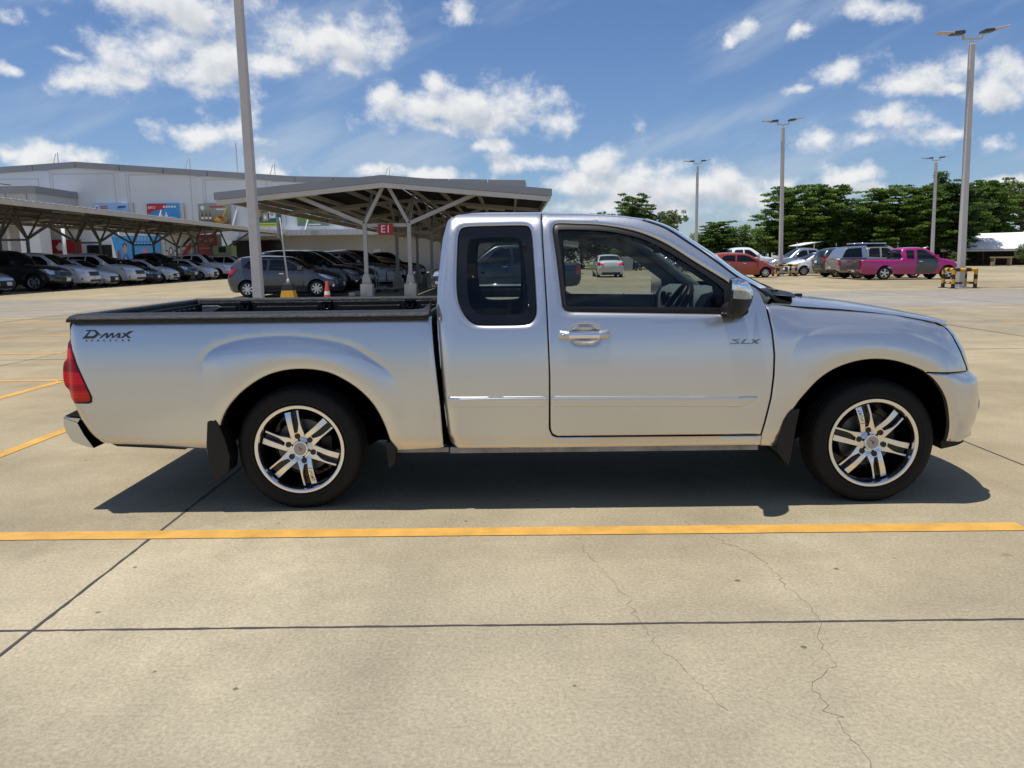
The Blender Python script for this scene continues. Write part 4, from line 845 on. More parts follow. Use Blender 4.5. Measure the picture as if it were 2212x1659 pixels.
# ================================================================== other vehicles
M_CARGLASS = mat('car_glass', (.006, .008, .009), rough=.04, spec=.45)
M_PLATE = mat('plate_white', (.72, .73, .74), rough=.5)
M_PLATETXT = mat('plate_ink', (.03, .03, .04), rough=.6)
M_HEAD = mat('headlamp', (.62, .66, .70), rough=.08, metal=.6, coat=1.)
M_TAIL = mat('tail_lamp', (.32, .008, .012), rough=.12, coat=1.)
M_RIM = mat('alloy_rim', (.62, .62, .63), rough=.3, metal=.9)
M_TRIMBLK = mat('car_black_trim', (.014, .014, .015), rough=.5)
PAINT = dict(
    white=paint('car_white', (.74, .75, .76)), silver=paint('car_silver', (.50, .52, .54), .85, .28, .6), grey=paint('car_grey', (.075, .080, .092), .5, .30), black=paint('car_black', (.010, .010, .012), 0, .22),
    navy=paint('car_navy', (.013, .020, .034), .3, .28), red=paint('car_orange_red', (.34, .040, .016), .15, .28), magenta=paint('car_magenta', (.34, .006, .14), .1, .3), slate=paint('car_slate', (.040, .050, .055), .2, .35),
    green=paint('car_dark_green', (.030, .048, .046), .4, .3), tan=paint('car_tan', (.36, .335, .28), .5, .34), pearl=paint('car_pearl', (.62, .64, .66), .2, .3), charcoal=paint('car_charcoal', (.028, .031, .035), .5, .32), pale=paint('car_pale_silver', (.60, .62, .64), .7, .32))
TYPES = {}
TYPES['hatchback'] = dict(W=1.70, zb=.95, tum=.27, bot=.20, wx=(.78, 3.33), wr=.305, Rf=.50, Rr=.30, spokes=8,
    segs=[('p', [(.10, .24), (.03, .42), (0, .62), (.03, .80), (.06, .93), (.10, 1.02)]), ('g', [(.22, 1.20), (.36, 1.36)]), ('p', [(.46, 1.43), (.62, 1.455), (1.0, 1.478), (1.5, 1.48), (2.0, 1.455), (2.30, 1.405)]), ('w', [(2.7, 1.215), (3.08, 1.0)]), ('p', [(3.4, .95), (3.7, .87), (3.92, .765)]), ('p', [(4.05, .66), (4.10, .52), (4.12, .40), (4.08, .26), (4.02, .20)])],
    win=[[(.64, 1.10), (.95, 1.03), (1.50, .985), (1.53, 1.355), (1.05, 1.36), (.82, 1.31)], [(1.60, .98), (2.80, .955), (2.62, 1.10), (2.40, 1.245), (2.2, 1.325), (1.98, 1.36), (1.63, 1.362)]],
    door=[[(1.10, .48), (1.54, .30), (1.57, .96), (1.555, 1.385), (1.05, 1.385), (.72, 1.20), (.86, .95), (1.08, .70)], [(1.57, .28), (2.80, .28), (2.88, .60), (2.86, .95), (2.42, 1.27), (2.0, 1.39), (1.59, 1.39), (1.60, .96)]],
    head=[(3.40, .845), (3.72, .79), (3.98, .70), (4.06, .62), (3.90, .62), (3.62, .70)], tail=[(.02, .72), (.06, .97), (.14, 1.02), (.46, 1.05), (.33, .93), (.20, .80)], grille=(.40, .58, .62), plate_f=(.47, .16), plate_r=(.86, .16), mirror=(2.78, 1.0), fog=(3.92, .42), handles=[(1.02, .86), (2.0, .86)][:2])
TYPES['sedan'] = dict(W=1.73, zb=.97, tum=.28, bot=.19, wx=(.93, 3.48), wr=.31, Rf=.48, Rr=.35, spokes=10,
    segs=[('p', [(.10, .24), (.02, .48), (0, .68), (.04, .90), (.10, 1.0)]), ('p', [(.30, 1.07), (.62, 1.095)]), ('g', [(1.0, 1.28), (1.25, 1.385)]), ('p', [(1.6, 1.455), (2.0, 1.475), (2.4, 1.45), (2.65, 1.395)]), ('w', [(3.05, 1.19), (3.38, 1.0)]), ('p', [(3.75, .94), (4.05, .85), (4.22, .76)]), ('p', [(4.36, .66), (4.42, .5), (4.43, .36), (4.38, .22), (4.3, .19)])],
    win=[[(1.02, 1.06), (1.92, .99), (1.95, 1.385), (1.55, 1.375), (1.30, 1.29)], [(2.0, .985), (3.12, .96), (2.88, 1.16), (2.65, 1.29), (2.45, 1.36), (2.03, 1.388)]],
    door=[[(1.35, .50), (1.95, .28), (1.96, 1.40), (1.50, 1.39), (1.02, 1.14), (1.20, .95), (1.33, .72)], [(1.98, .27), (3.08, .27), (3.16, .60), (3.14, .96), (2.68, 1.31), (2.44, 1.40), (2.0, 1.41)]],
    head=[(3.72, .83), (4.0, .79), (4.28, .70), (4.36, .63), (4.20, .62), (3.95, .70)], tail=[(.02, .78), (.08, .98), (.20, 1.0), (.42, .98), (.36, .86), (.12, .78)], grille=(.28, .58, .60), plate_f=(.44, .16), plate_r=(.80, .17), mirror=(3.04, 1.0), fog=(4.18, .40), handles=[(1.42, .86), (2.45, .86)])
TYPES['suv'] = dict(W=1.82, zb=1.10, tum=.26, bot=.28, wx=(.90, 3.56), wr=.35, Rf=.42, Rr=.28, spokes=5,
    segs=[('p', [(.12, .32), (.03, .5), (.0, .7), (.03, 1.0), (.07, 1.12)]), ('g', [(.18, 1.35), (.30, 1.52)]), ('p', [(.44, 1.63), (.9, 1.70), (1.6, 1.72), (2.2, 1.68), (2.5, 1.61)]), ('w', [(2.95, 1.36), (3.32, 1.13)]), ('p', [(3.7, 1.09), (4.1, 1.02), (4.35, .92)]), ('p', [(4.5, .80), (4.57, .6), (4.6, .42), (4.55, .32), (4.45, .28)])],
    win=[[(.42, 1.22), (.98, 1.15), (1.0, 1.56), (.72, 1.555), (.55, 1.48)], [(1.05, 1.145), (1.92, 1.12), (1.95, 1.585), (1.08, 1.57)], [(2.0, 1.115), (3.02, 1.09), (2.75, 1.32), (2.5, 1.49), (2.35, 1.56), (2.03, 1.587)]],
    door=[[(1.20, .60), (1.93, .38), (1.975, 1.61), (1.02, 1.60), (1.02, 1.12), (1.22, .86)], [(1.97, .37), (3.02, .37), (3.10, .70), (3.06, 1.10), (2.52, 1.52), (2.33, 1.605), (2.0, 1.61)]],
    head=[(3.85, .98), (4.15, .95), (4.42, .84), (4.48, .74), (4.30, .76), (4.05, .86)], tail=[(.03, .88), (.06, 1.12), (.20, 1.26), (.30, 1.24), (.36, 1.10), (.12, .90)], grille=(.62, .82, .52), plate_f=(.52, .17), plate_r=(.92, .17), mirror=(2.98, 1.14), fog=(4.38, .48), handles=[(1.25, 1.02), (2.25, 1.01)])
TYPES['pickup'] = dict(W=1.83, zb=1.12, tum=.25, bot=.36, wx=(1.14, 4.22), wr=.375, Rf=.40, Rr=.10, spokes=6,
    segs=[('p', [(.06, .45), (0, .6), (0, .85), (.02, 1.05), (.04, 1.10)]), ('d', [(.8, 1.11), (1.54, 1.12)]), ('g', [(1.57, 1.4), (1.64, 1.66)]), ('p', [(1.78, 1.745), (2.2, 1.79), (2.7, 1.79), (3.0, 1.73)]), ('w', [(3.4, 1.45), (3.72, 1.18)]), ('p', [(4.2, 1.12), (4.7, 1.04), (4.95, .96)]), ('p', [(5.15, .84), (5.22, .65), (5.24, .48), (5.18, .38), (5.05, .36)])],
    win=[[(1.72, 1.20), (2.32, 1.17), (2.36, 1.66), (1.86, 1.65), (1.76, 1.55)], [(2.42, 1.165), (3.42, 1.15), (3.15, 1.40), (2.92, 1.58), (2.78, 1.65), (2.46, 1.665)]],
    door=[[(1.74, .72), (1.9, .48), (2.38, .46), (2.39, 1.69), (1.82, 1.69), (1.70, 1.5), (1.66, 1.1)], [(2.41, .46), (3.40, .46), (3.50, .75), (3.46, 1.15), (2.95, 1.60), (2.78, 1.68), (2.42, 1.69)]],
    head=[(4.48, .99), (4.80, .97), (5.06, .88), (5.12, .74), (4.95, .74), (4.68, .86)], tail=[(.0, .74), (.03, 1.02), (.12, 1.05), (.18, .98), (.16, .74)], grille=(.66, .90, .50), plate_f=(.50, .17), plate_r=(.60, .15), mirror=(3.38, 1.20), fog=(4.98, .52), handles=[(1.90, 1.04), (2.56, 1.04)])
TYPES['extended_cab'] = dict(W=1.76, zb=.97, tum=.25, bot=.28, wx=(1.14, 4.225), wr=.33, Rf=.40, Rr=.10, spokes=5,
    segs=[('p', [(.06, .35), (0, .48), (0, .75), (.02, .93), (.04, .98)]), ('d', [(.9, .985), (1.92, .99)]), ('g', [(1.96, 1.25), (2.02, 1.44)]), ('p', [(2.14, 1.51), (2.6, 1.545), (3.0, 1.54), (3.25, 1.49)]), ('w', [(3.6, 1.25), (3.90, 1.03)]), ('p', [(4.35, .97), (4.75, .88), (4.95, .80)]), ('p', [(5.08, .70), (5.15, .52), (5.16, .38), (5.1, .28), (5.0, .26)])],
    win=[[(2.20, 1.09), (2.24, 1.04), (2.56, 1.03), (2.60, 1.40), (2.56, 1.44), (2.24, 1.43), (2.20, 1.39)], [(2.72, 1.02), (3.66, 1.0), (3.42, 1.21), (3.20, 1.37), (3.08, 1.435), (2.75, 1.45)]],
    door=[[(2.67, .32), (3.60, .32), (3.72, .60), (3.70, 1.0), (3.22, 1.39), (3.08, 1.465), (2.70, 1.475)]],
    head=[(4.52, .85), (4.76, .83), (5.0, .74), (5.04, .62), (4.88, .64), (4.66, .74)], tail=[(.0, .62), (.03, .93), (.14, .95), (.20, .90), (.17, .62)], grille=(.50, .70, .50), plate_f=(.42, .17), plate_r=(.46, .15), mirror=(3.64, 1.06), fog=(4.95, .40), handles=[(2.80, .89)])
def build_type(kind):
    P = TYPES[kind]; W = P['W']; pts = []; lab = []
    for (lb, q) in P['segs']:
        for p in q: lab.append(lb); pts.append(p)
    per = 3; O = np.array(cr(pts, per=per)); olab = [lab[min(len(lab)-1, i//per+1)] for i in range(len(O)-1)]
    imax = int(np.argmax(O[:, 1])); rl = O[:imax]; fl = O[imax:]
    def monoz(line):                              # x as a function of z, at the outer envelope of the end
        a = line[np.argsort(line[:, 1])]; return a
    ra, fa = monoz(rl), monoz(fl)
    xr = lambda z: np.interp(z, ra[:, 1], ra[:, 0]); xf = lambda z: np.interp(z, fa[:, 1], fa[:, 0])
    ztail = P['segs'][0][1][-1][1]; zhood = P['segs'][-2][1][0][1] if kind else 0
    L = O[:, 0].max()
    def inset(x, z):
        x = np.asarray(x, float); z = np.asarray(z, float)
        y = .07*sm((.52-z)/.34)+.012*((z-.62)/.3)**2
        zz = P['zb']; d = z-zz; y = y+np.where(d > -.06, P['tum']*np.maximum(0, d)+.012*np.exp(-(d/.05)**2), 0)
        y = y+np.where(z < zz+.02, rnd(xf(np.minimum(z, zz))-x, P['Rf'])*.80, 0)+np.where(z < ztail+.06, rnd(x-xr(np.minimum(z, ztail)), P['Rr'])*.80, 0)
        y = y+.05*np.clip((x-L*.62)/(L*.38), 0, 1)**2
        for wx in P['wx']:
            r = np.sqrt((x-wx)**2+(z-P['wr'])**2); y = y-.022*np.exp(-((r-P['wr']-.06)/.055)**2)*(z < P['zb']-.1)
        return np.clip(y, -.05, W/2-.15)
    Y = lambda x, z: -W/2+inset(x, z)
    # outline with wheel arches
    bt = P['bot']; ar = P['wr']+.055; low = []
    for wx in (P['wx'][1], P['wx'][0]):
        h = math.asin(min(.95, (bt-P['wr'])/ar)) if bt < P['wr']+ar else 0
        low += [(wx+ar*math.cos(t), P['wr']+ar*math.sin(t)) for t in np.linspace(h, math.pi-h, 15)]
    out = [tuple(p) for p in O]+[(O[-1][0]-.1, bt)]+low+[(O[0][0]+.1, bt)]
    parts = []
    me = MB()
    tp = [tuple(p) for p in O]
    Pn, T, D = tri([out], .075, (.03, .07))
    er = lambda p: rnd(dist(p, tp, False), .07)
    yy = Y(Pn[:, 0], Pn[:, 1])+er(Pn)
    for s in (1, -1):
        V = [(p[0], s*y, p[1]) for p, y in zip(Pn, yy)]; F = [tuple(t) if s > 0 else tuple(t[::-1]) for t in T]; me.add(V, F, 0)
    nrm = np.zeros_like(O); t_ = np.gradient(O, axis=0); t_ /= np.linalg.norm(t_, axis=1, keepdims=True); nrm[:, 0] = -t_[:, 1]; nrm[:, 1] = t_[:, 0]
    he = -(Y(O[:, 0], O[:, 1])+er(O))
    ss = np.linspace(-1, 1, 9); strips = {}
    def row(i, off=0., k=1.): return [(O[i, 0]+nrm[i, 0]*((1-s*s*k*k)*.045+off), s*k*he[i], O[i, 1]+nrm[i, 1]*((1-s*s*k*k)*.045+off)) for s in ss]
    for i in range(len(O)-1): strips.setdefault(olab[i], []).append(i)
    for i in strips['p']: me.grid([row(i), row(i+1)], 0)
    for i in strips.get('d', []): me.grid([row(i), row(i+1)], 1)
    fl_ = MB()
    me.box(.25, L-.25, -W/2+.16, W/2-.16, bt-.02, bt+.35, 1)
    parts.append(('body', mesh('car_body', me.v, me.f, [PAINT['white'], M_TRIMBLK], True, me.m), 'paint', None))
    for lb, nm in (('w', 'windscreen'), ('g', 'rear_window')):
        b = MB(); ids = strips[lb]; b.grid([row(i) for i in ids]+[row(ids[-1]+1)], 0); parts.append((nm, b.mesh(nm, M_CARGLASS, True), None, None))
        b = MB()                                   # body-colour pillars beside the glass
    def both(nm, poly, m, off, slot=None, step=.06, flange=.012, er_=True, lab=None):
        for s in (1, -1):
            Pq, Tq, Dq = tri([poly], step); b = MB()
            f = lambda p: Y(p[:, 0], p[:, 1])+(er(p) if er_ else 0)-off
            y = f(Pq); b.add([(p[0], s*v, p[1]) for p, v in zip(Pq, y)], [tuple(t) if s > 0 else tuple(t[::-1]) for t in Tq])
            d = Dq[0]; yd = f(d); n = len(d); v0 = [(p[0], s*v, p[1]) for p, v in zip(d, yd)]; v1 = [(p[0], s*(v+flange), p[1]) for p, v in zip(d, yd)]
            b.add(v0+v1, [(i, n+i, n+(i+1) % n, (i+1) % n) for i in range(n)])
            parts.append((nm, b.mesh(nm, m, True), slot, None))
    for d in P['door']: both('door', d, PAINT['white'], .006, 'door')
    for w_ in P['win']: both('side_window', cr(w_, True, 2) if False else w_, M_CARGLASS, .011)
    both('headlight', P['head'], M_HEAD, .008, step=.05); both('taillight', P['tail'], M_TAIL, .010, step=.05)
    def front(nm, z0, z1, hw, m, off=.012, rear=False, nz=4):
        rows = []
        for z in np.linspace(z0, z1, nz):
            i = int(np.argmin(np.abs((rl if rear else fl)[:, 1]-z)))+(0 if rear else imax); h = he[i]
            x = (xr(z) if rear else xf(z)); sg = -1 if rear else 1
            rows.append([(x+sg*((1-min(1, (y/h))**2)*.045+off), y, z) for y in np.linspace(-hw, hw, 9)])
        b = MB(); b.grid(rows, 0, rear); return b.mesh(nm, m, False)
    g = P['grille']; parts.append(('grille', front('grille', g[0], g[1], W/2*g[2], M_TRIMBLK), None, None))
    parts.append(('air_intake', front('air_intake', P['bot']+.05, P['bot']+.16, W/2*.55, M_TRIMBLK), None, None))
    pf = P['plate_f']; parts.append(('license_plate', front('license_plate', pf[0]-.075, pf[0]+.075, .18, M_PLATE, .03), None, None))
    pf = P['plate_r']; parts.append(('license_plate', front('license_plate', pf[0]-.075, pf[0]+.075, .18, M_PLATE, .02, True), None, None))
    parts.append(('rear_bumper', front('rear_bumper', P['bot']+.04, P['bot']+.15, W/2*.7, M_TRIMBLK, .012, True), None, None))
    for s in (1, -1):
        b = MB(); mx, mz = P['mirror']; ym = float(Y(np.array([mx]), np.array([mz+.08]))[0]); b.box(mx-.10, mx+.06, min(s*(ym-.17), s*(ym+.02)), max(s*(ym-.17), s*(ym+.02)), mz-.01, mz+.14)
        o = ('wing_mirror', b, 'paint', None); parts.append(o)
        for (hx, hz) in P['handles']:
            b = MB(); yh = float(Y(np.array([hx]), np.array([hz]))[0]); b.box(hx-.02, hx+.15, min(s*(yh-.035), s*(yh)), max(s*(yh-.035), s*(yh)), hz-.016, hz+.016); parts.append(('door_handle', b, 'handle', None))
        fx, fz = P['fog']; b = MB(); yf_ = float(Y(np.array([fx]), np.array([fz]))[0]); b.lathe([(.055, 0), (.055, -.02*s), (0, -.025*s)], 'y', 12, (fx, s*(yf_+.006), fz)); parts.append(('fog_lamp', b, 'head', None))
    wb = MB(); r = P['wr']; wd = .20
    wb.lathe([(r*.66, .0), (r*.72, -.008), (r*.9, -.006), (r*.98, .012), (r, .04), (r, wd-.04), (r*.9, wd), (r*.6, wd)], 'y', 28); tyre = wb.mesh('tyre', M_RUBBER, True)
    wb = MB(); ri = r*.66; wb.lathe([(ri*1.01, .0), (ri*.96, -.004), (ri*.90, .02), (ri*.88, .05)], 'y', 28, mi=0); wb.lathe([(ri*.88, .05), (0, .06)], 'y', 28, mi=1)
    n = P['spokes']
    for k in range(n):
        a = 2*math.pi*k/n+.2; u = (math.cos(a), math.sin(a)); v = (-math.sin(a), math.cos(a)); w0, w1 = ri*.13, ri*(.20 if n < 7 else .12)
        f = lambda p, q: (p*u[0]+q*v[0], p*u[1]+q*v[1])
        quad = [(ri*.12, -w0), (ri*.92, -w1), (ri*.92, w1), (ri*.12, w0)]
        wb.prism([f(*q) for q in quad][::-1], lambda x, z: (x, .004, z), lambda x, z: (x, .03, z), 0)
    wb.lathe([(ri*.24, .002), (ri*.22, -.006), (0, -.006)], 'y', 16)
    rim = wb.mesh('rim', [M_RIM, M_BLACKGLOSS], False)
    return dict(parts=parts, tyre=tyre, rim=rim, P=P, L=L)
BUILT = {}
def car(kind, name, label, cat, pos, rz, colour, group=None, door=None, rimcol=None, scale=1., few=False, lift=0.):
    """rz is the heading of the car's nose; pos the middle of its footprint"""
    if kind not in BUILT:
        B = build_type(kind)
        ps = []
        for (nm, me, slot, x) in B['parts']:
            if isinstance(me, MB): me = me.mesh(nm, {'handle': M_CHROME, 'head': M_HEAD}.get(slot, PAINT['white']), False)
            ps.append((nm, me, slot))
        B['parts'] = ps; BUILT[kind] = B
    B = BUILT[kind]; P = B['P']; L = B['L']
    root = thing(name, label, cat, (pos[0], pos[1], lift), rz, group)
    root.scale = (scale, scale, scale)
    for (nm, me, slot) in B['parts']:
        if few and nm in ('door_handle', 'fog_lamp', 'air_intake', 'rear_bumper'): continue
        o = link(nm, me, root, (-L/2, 0, 0))
        if slot in ('paint', 'door', 'handle') and not (slot == 'handle'):
            ms = o.material_slots[0]; ms.link = 'OBJECT'; ms.material = PAINT[door if (slot == 'door' and door) else colour]
            if slot == 'door' and door: o['label'] = 'door in a darker mismatched colour'
    W = P['W']/2; r = P['wr']
    for wx in P['wx']:
        for s in (1, -1):
            w = bpy.data.objects.new('wheel', None); COL.objects.link(w); w.parent = root; w.empty_display_size = .1
            w.location = (wx-L/2, -s*(W-.015), r); w.rotation_euler = (0, random.uniform(0, 1), 0 if s > 0 else math.pi)
            link('tyre', B['tyre'], w); q = link('rim', B['rim'], w)
            if rimcol: ms = q.material_slots[0]; ms.link = 'OBJECT'; ms.material = rimcol
    return root
def sub(root, name, b, m, bevel=0., smooth=False): return b.obj(name, m, root, bevel=bevel, smooth=smooth)

def traffic():
    g1 = 'cars parked under the long left shelter'; g2 = 'cars parked under the E1 shelter'; g3 = 'vehicles parked in the open on the right'
    N0 = -21.0
    row = [('sedan', 'silver sedan with chrome front, cut off by the left edge under the long shelter', 'car', 31.2, 'pale', -.3),
           ('pickup', 'dark grey pickup truck with chrome grille, nearest pickup under the long left shelter', 'pickup truck', 35.0, 'charcoal', .2),
           ('suv', 'tall white SUV with a black grille parked beside the dark grey pickup', 'SUV', 37.7, 'white', .2),
           ('sedan', 'pearl white sedan with a wide black mouth between two tall white SUVs', 'car', 40.2, 'pearl', 0),
           ('suv', 'white SUV with bright silver chin parked left of a black sedan under the shelter', 'SUV', 42.9, 'white', .25),
           ('sedan', 'charcoal sedan between two white vehicles under the long left shelter', 'car', 45.6, 'charcoal', .0),
           ('hatchback', 'white hatchback with black mouth left of the dark pickup with chrome bars', 'car', 48.2, 'white', .1),
           ('pickup', 'dark grey pickup with chrome grille bars in the far half of the shelter row', 'pickup truck', 51.3, 'slate', .1),
           ('sedan', 'small white sedan low in front of the far white double cab pickup', 'car', 55.0, 'white', .2),
           ('pickup', 'white double cab pickup with dark alloy wheels at the far end of the row', 'pickup truck', 58.4, 'white', .4)]
    for (k, lb, cat, y, colr, dx) in row:
        nm = {'sedan': 'parked_car', 'hatchback': 'parked_car', 'suv': 'parked_suv', 'pickup': 'parked_pickup'}[k]; L = {'sedan': 4.43, 'hatchback': 4.12, 'suv': 4.6, 'pickup': 5.24}[k]
        sc = 1.08 if k in ('suv', 'pickup') else 1.03
        c = car(k, nm, lb, cat, (N0+dx-L*sc/2, y), R(random.uniform(-1.5, 1.5)), colr, g1, scale=sc, rimcol=(M_BLACKGLOSS if 'alloy' in lb else None), lift=0)
    for (k, lb, y, colr) in (('suv', 'black SUV deep in the shade behind the row under the left shelter, near end', 38.5, 'black'), ('pickup', 'black pickup deep in the shade behind the row under the left shelter, middle', 47.0, 'black'), ('suv', 'navy SUV deep in the shade behind the row under the left shelter, far end', 54.0, 'navy')):
        car(k, 'parked_suv' if k == 'suv' else 'parked_pickup', lb, 'SUV' if k == 'suv' else 'pickup truck', (-29.6, y), R(180), colr, g1, few=True)
    # under E1
    car('hatchback', 'parked_car', 'dark grey hatchback with silver eight spoke wheels behind the tall lamp post', 'car', (-7.25, 25.75), 0, 'grey', g2)
    N1 = -5.0
    for (k, lb, cat, y, colr, dx, sc) in (
        ('suv', 'black SUV parked directly behind the dark grey hatchback', 'SUV', 28.75, 'black', .1, 1.0),
        ('suv', 'black SUV third from the front under the E1 shelter, with pale headlight', 'SUV', 31.6, 'charcoal', .0, 1.02),
        ('suv', 'silver people carrier parked behind the black SUVs by the shopping trolley', 'SUV', 37.2, 'silver', .1, 1.03),
        ('sedan', 'dark sedan squeezed between black SUV and silver people carrier', 'car', 34.3, 'black', -.2, 1.),
        ('suv', 'tall black SUV with roof rails rising behind the left E1 post', 'SUV', 40.0, 'black', .4, 1.08),
        ('sedan', 'silver sedan far inside the E1 shelter with bright headlights', 'car', 45.4, 'silver', .3, 1.),
        ('hatchback', 'black hatchback in the dim middle of the E1 shelter row', 'car', 42.8, 'black', .3, 1.),
        ('pickup', 'black pickup deep inside the E1 shelter near the shop wall', 'pickup truck', 48.3, 'black', .5, 1.)):
        nm = {'sedan': 'parked_car', 'hatchback': 'parked_car', 'suv': 'parked_suv', 'pickup': 'parked_pickup'}[k]; L = {'sedan': 4.43, 'hatchback': 4.12, 'suv': 4.6, 'pickup': 5.24}[k]
        car(k, nm, lb, cat, (N1+dx-L*sc/2, y), R(random.uniform(-1, 1)), colr, g2, scale=sc)
    pk = car('pickup', 'parked_pickup', 'navy double cab pickup seen side-on through the silver truck windows', 'pickup truck', (.95, 24.0), math.pi, 'navy', g2)
    b = MB()
    for s in (-1, 1): b.tube([(-.75, s*.97, .42), (1.15, s*.97, .42)], .045, 10)
    sub(pk, 'side_step', b, M_CHROME, smooth=True)
    b = MB(); b.prism([(-2.62, 1.08), (-2.55, 1.62), (-2.35, 1.72), (-1.0, 1.74), (-.98, 1.1)], lambda x, z: (x, -.70 if z > 1.3 else -.86, z), lambda x, z: (x, .70 if z > 1.3 else .86, z))
    car('hatchback', 'parked_car', 'black hatchback in the right row under E1 behind the navy pickup', 'car', (1.0, 27.2), math.pi, 'black', g2, few=True)
    car('pickup', 'parked_pickup', 'black pickup with cargo box glimpsed between the E1 posts and silver cab', 'pickup truck', (.9, 33.0), math.pi, 'black', g2, few=True)
    # right
    car('hatchback', 'parked_car', 'orange red hatchback with dark alloy wheels beside the lamp post guard', 'car', (15.15, 44.1), 0, 'red', g3)
    car('sedan', 'parked_car', 'glossy white sedan nose-left between the lamp post and dark green SUV', 'car', (21.35, 47.8), math.pi, 'white', g3)
    car('pickup', 'parked_pickup', 'silver double cab pickup facing left behind the white sedan', 'pickup truck', (22.0, 52.8), math.pi, 'silver', g3)
    car('pickup', 'parked_pickup', 'white double cab pickup facing right behind the orange red hatchback', 'pickup truck', (18.6, 55.2), 0, 'white', g3, scale=1.06)
    sv = car('suv', 'parked_suv', 'dark green SUV seen from its rear corner next to the tan pickup', 'SUV', (21.7, 43.2), 0, 'green', g3)
    tp = car('pickup', 'parked_pickup', 'tan pickup with silver canopy and roof bars behind the magenta pickup', 'pickup truck', (21.6, 40.0), 0, 'tan', g3)
    b = MB(); b.prism([(-2.50, 1.09), (-2.25, 1.55), (-2.05, 1.70), (-1.7, 1.76), (-1.0, 1.80), (-.98, 1.1)], lambda x, z: (x, -.90+max(0, z-1.1)*.25, z), lambda x, z: (x, .90-max(0, z-1.1)*.25, z)); cn = sub(tp, 'canopy', b, PAINT['silver'], .03)
    for s in (-1, 1):
        b = MB(); b.prism([(-2.36, 1.16), (-2.16, 1.54), (-2.0, 1.64), (-1.30, 1.68), (-1.28, 1.16)], lambda x, z: (x, s*(.912-max(0, z-1.1)*.25), z), lambda x, z: (x, s*(.88-max(0, z-1.1)*.25), z)); sub(cn, 'canopy_window', b, M_CARGLASS)
    b = MB(); b.box(-1.6, .2, -.62, .62, 1.83, 1.86); rk = sub(tp, 'roof_rack', b, M_TRIMBLK)
    for s in (-.5, .5):
        b = MB(); b.tube([(-1.55, s, 1.90), (.15, s, 1.90)], .045, 8); sub(rk, 'rack_bar', b, M_CHROME, smooth=True)
    vg = car('extended_cab', 'parked_pickup', 'magenta pickup with one dark grey door and grey tailgate on deep dish wheels', 'pickup truck', (21.88, 37.45), 0, 'magenta', g3, door='slate', scale=1.05)
    b = MB(); b.box(-2.665, -2.60, -.70, .70, .50, .97); sub(vg, 'tailgate', b, PAINT['slate'], .01)
    # cars through the windows
    cor = car('sedan', 'moving_car', 'white sedan seen from behind with red brake lights through the door window', 'car', (7.75, 50.0), math.pi/2, 'white', 'cars on the lane beyond the truck')
    b = MB(); b.box(-2.245, -2.20, -.70, -.48, .80, .92); b.box(-2.245, -2.20, .48, .70, .80, .92); sub(cor, 'brake_lamp', b, mat('brake_glow', (.5, .01, .01), emit=(1.2, .02, .02)), .01)
    car('suv', 'parked_suv', 'pale silver SUV at the far side seen through the front of the door window', 'SUV', (15.6, 66.5), math.pi, 'pale', 'cars on the lane beyond the truck', few=True)
    car('sedan', 'parked_car', 'black sedan at the far side beside a pale silver SUV', 'car', (16.4, 62.0), math.pi, 'black', 'cars on the lane beyond the truck', few=True)
    # delivery vans by the shop
    for (x, y, lb) in ((-28.6, 66.5, 'small white delivery van by the shop, left of two'), (-24.4, 68.5, 'small white delivery van by the shop, right of two')):
        car('suv', 'delivery_van', lb, 'van', (x, y), 0, 'white', 'white vans by the shop', scale=1.1, few=True)
traffic()
# ================================================================== shelters, shop, posts, signs
M_STEEL = mat('painted_steel', (.44, .42, .385), rough=.55, noise=.08, nscale=1.5)
M_ROOFTOP = mat('roof_sheet_top', (.55, .55, .54), rough=.35, metal=.6)
M_ROOFUND = mat('roof_sheet_underside', (.16, .145, .13), rough=.8, noise=.2, nscale=.8)
M_FASCIA = mat('grey_fascia', (.27, .28, .30), rough=.6, noise=.06, nscale=.7)
M_CREAM = mat('cream_beam', (.60, .56, .49), rough=.6, noise=.07, nscale=1.2)
M_PLINTH = mat('concrete_plinth', (.52, .49, .42), rough=.85, noise=.14, nscale=3)
M_WALLW = mat('white_wall', (.74, .755, .76), rough=.8, noise=.05, nscale=.25)
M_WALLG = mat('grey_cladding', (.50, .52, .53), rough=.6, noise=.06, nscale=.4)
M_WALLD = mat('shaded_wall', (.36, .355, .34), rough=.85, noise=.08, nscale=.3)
M_REDS = mat('sign_red', (.42, .012, .022), rough=.5)
M_WHT = mat('lettering_white', (.80, .80, .80), rough=.6)
M_YELB = mat('guard_yellow', (.62, .33, .02), rough=.5, noise=.1, nscale=6)
M_BLKB = mat('guard_black', (.018, .018, .018), rough=.55)
M_POLE = mat('pole_paint', (.53, .50, .48), rough=.6, noise=.08, nscale=1.4)
M_LAMPH = mat('lamp_housing', (.07, .07, .072), rough=.5)
M_GALV = mat('galvanised', (.55, .56, .57), rough=.4, metal=.5)

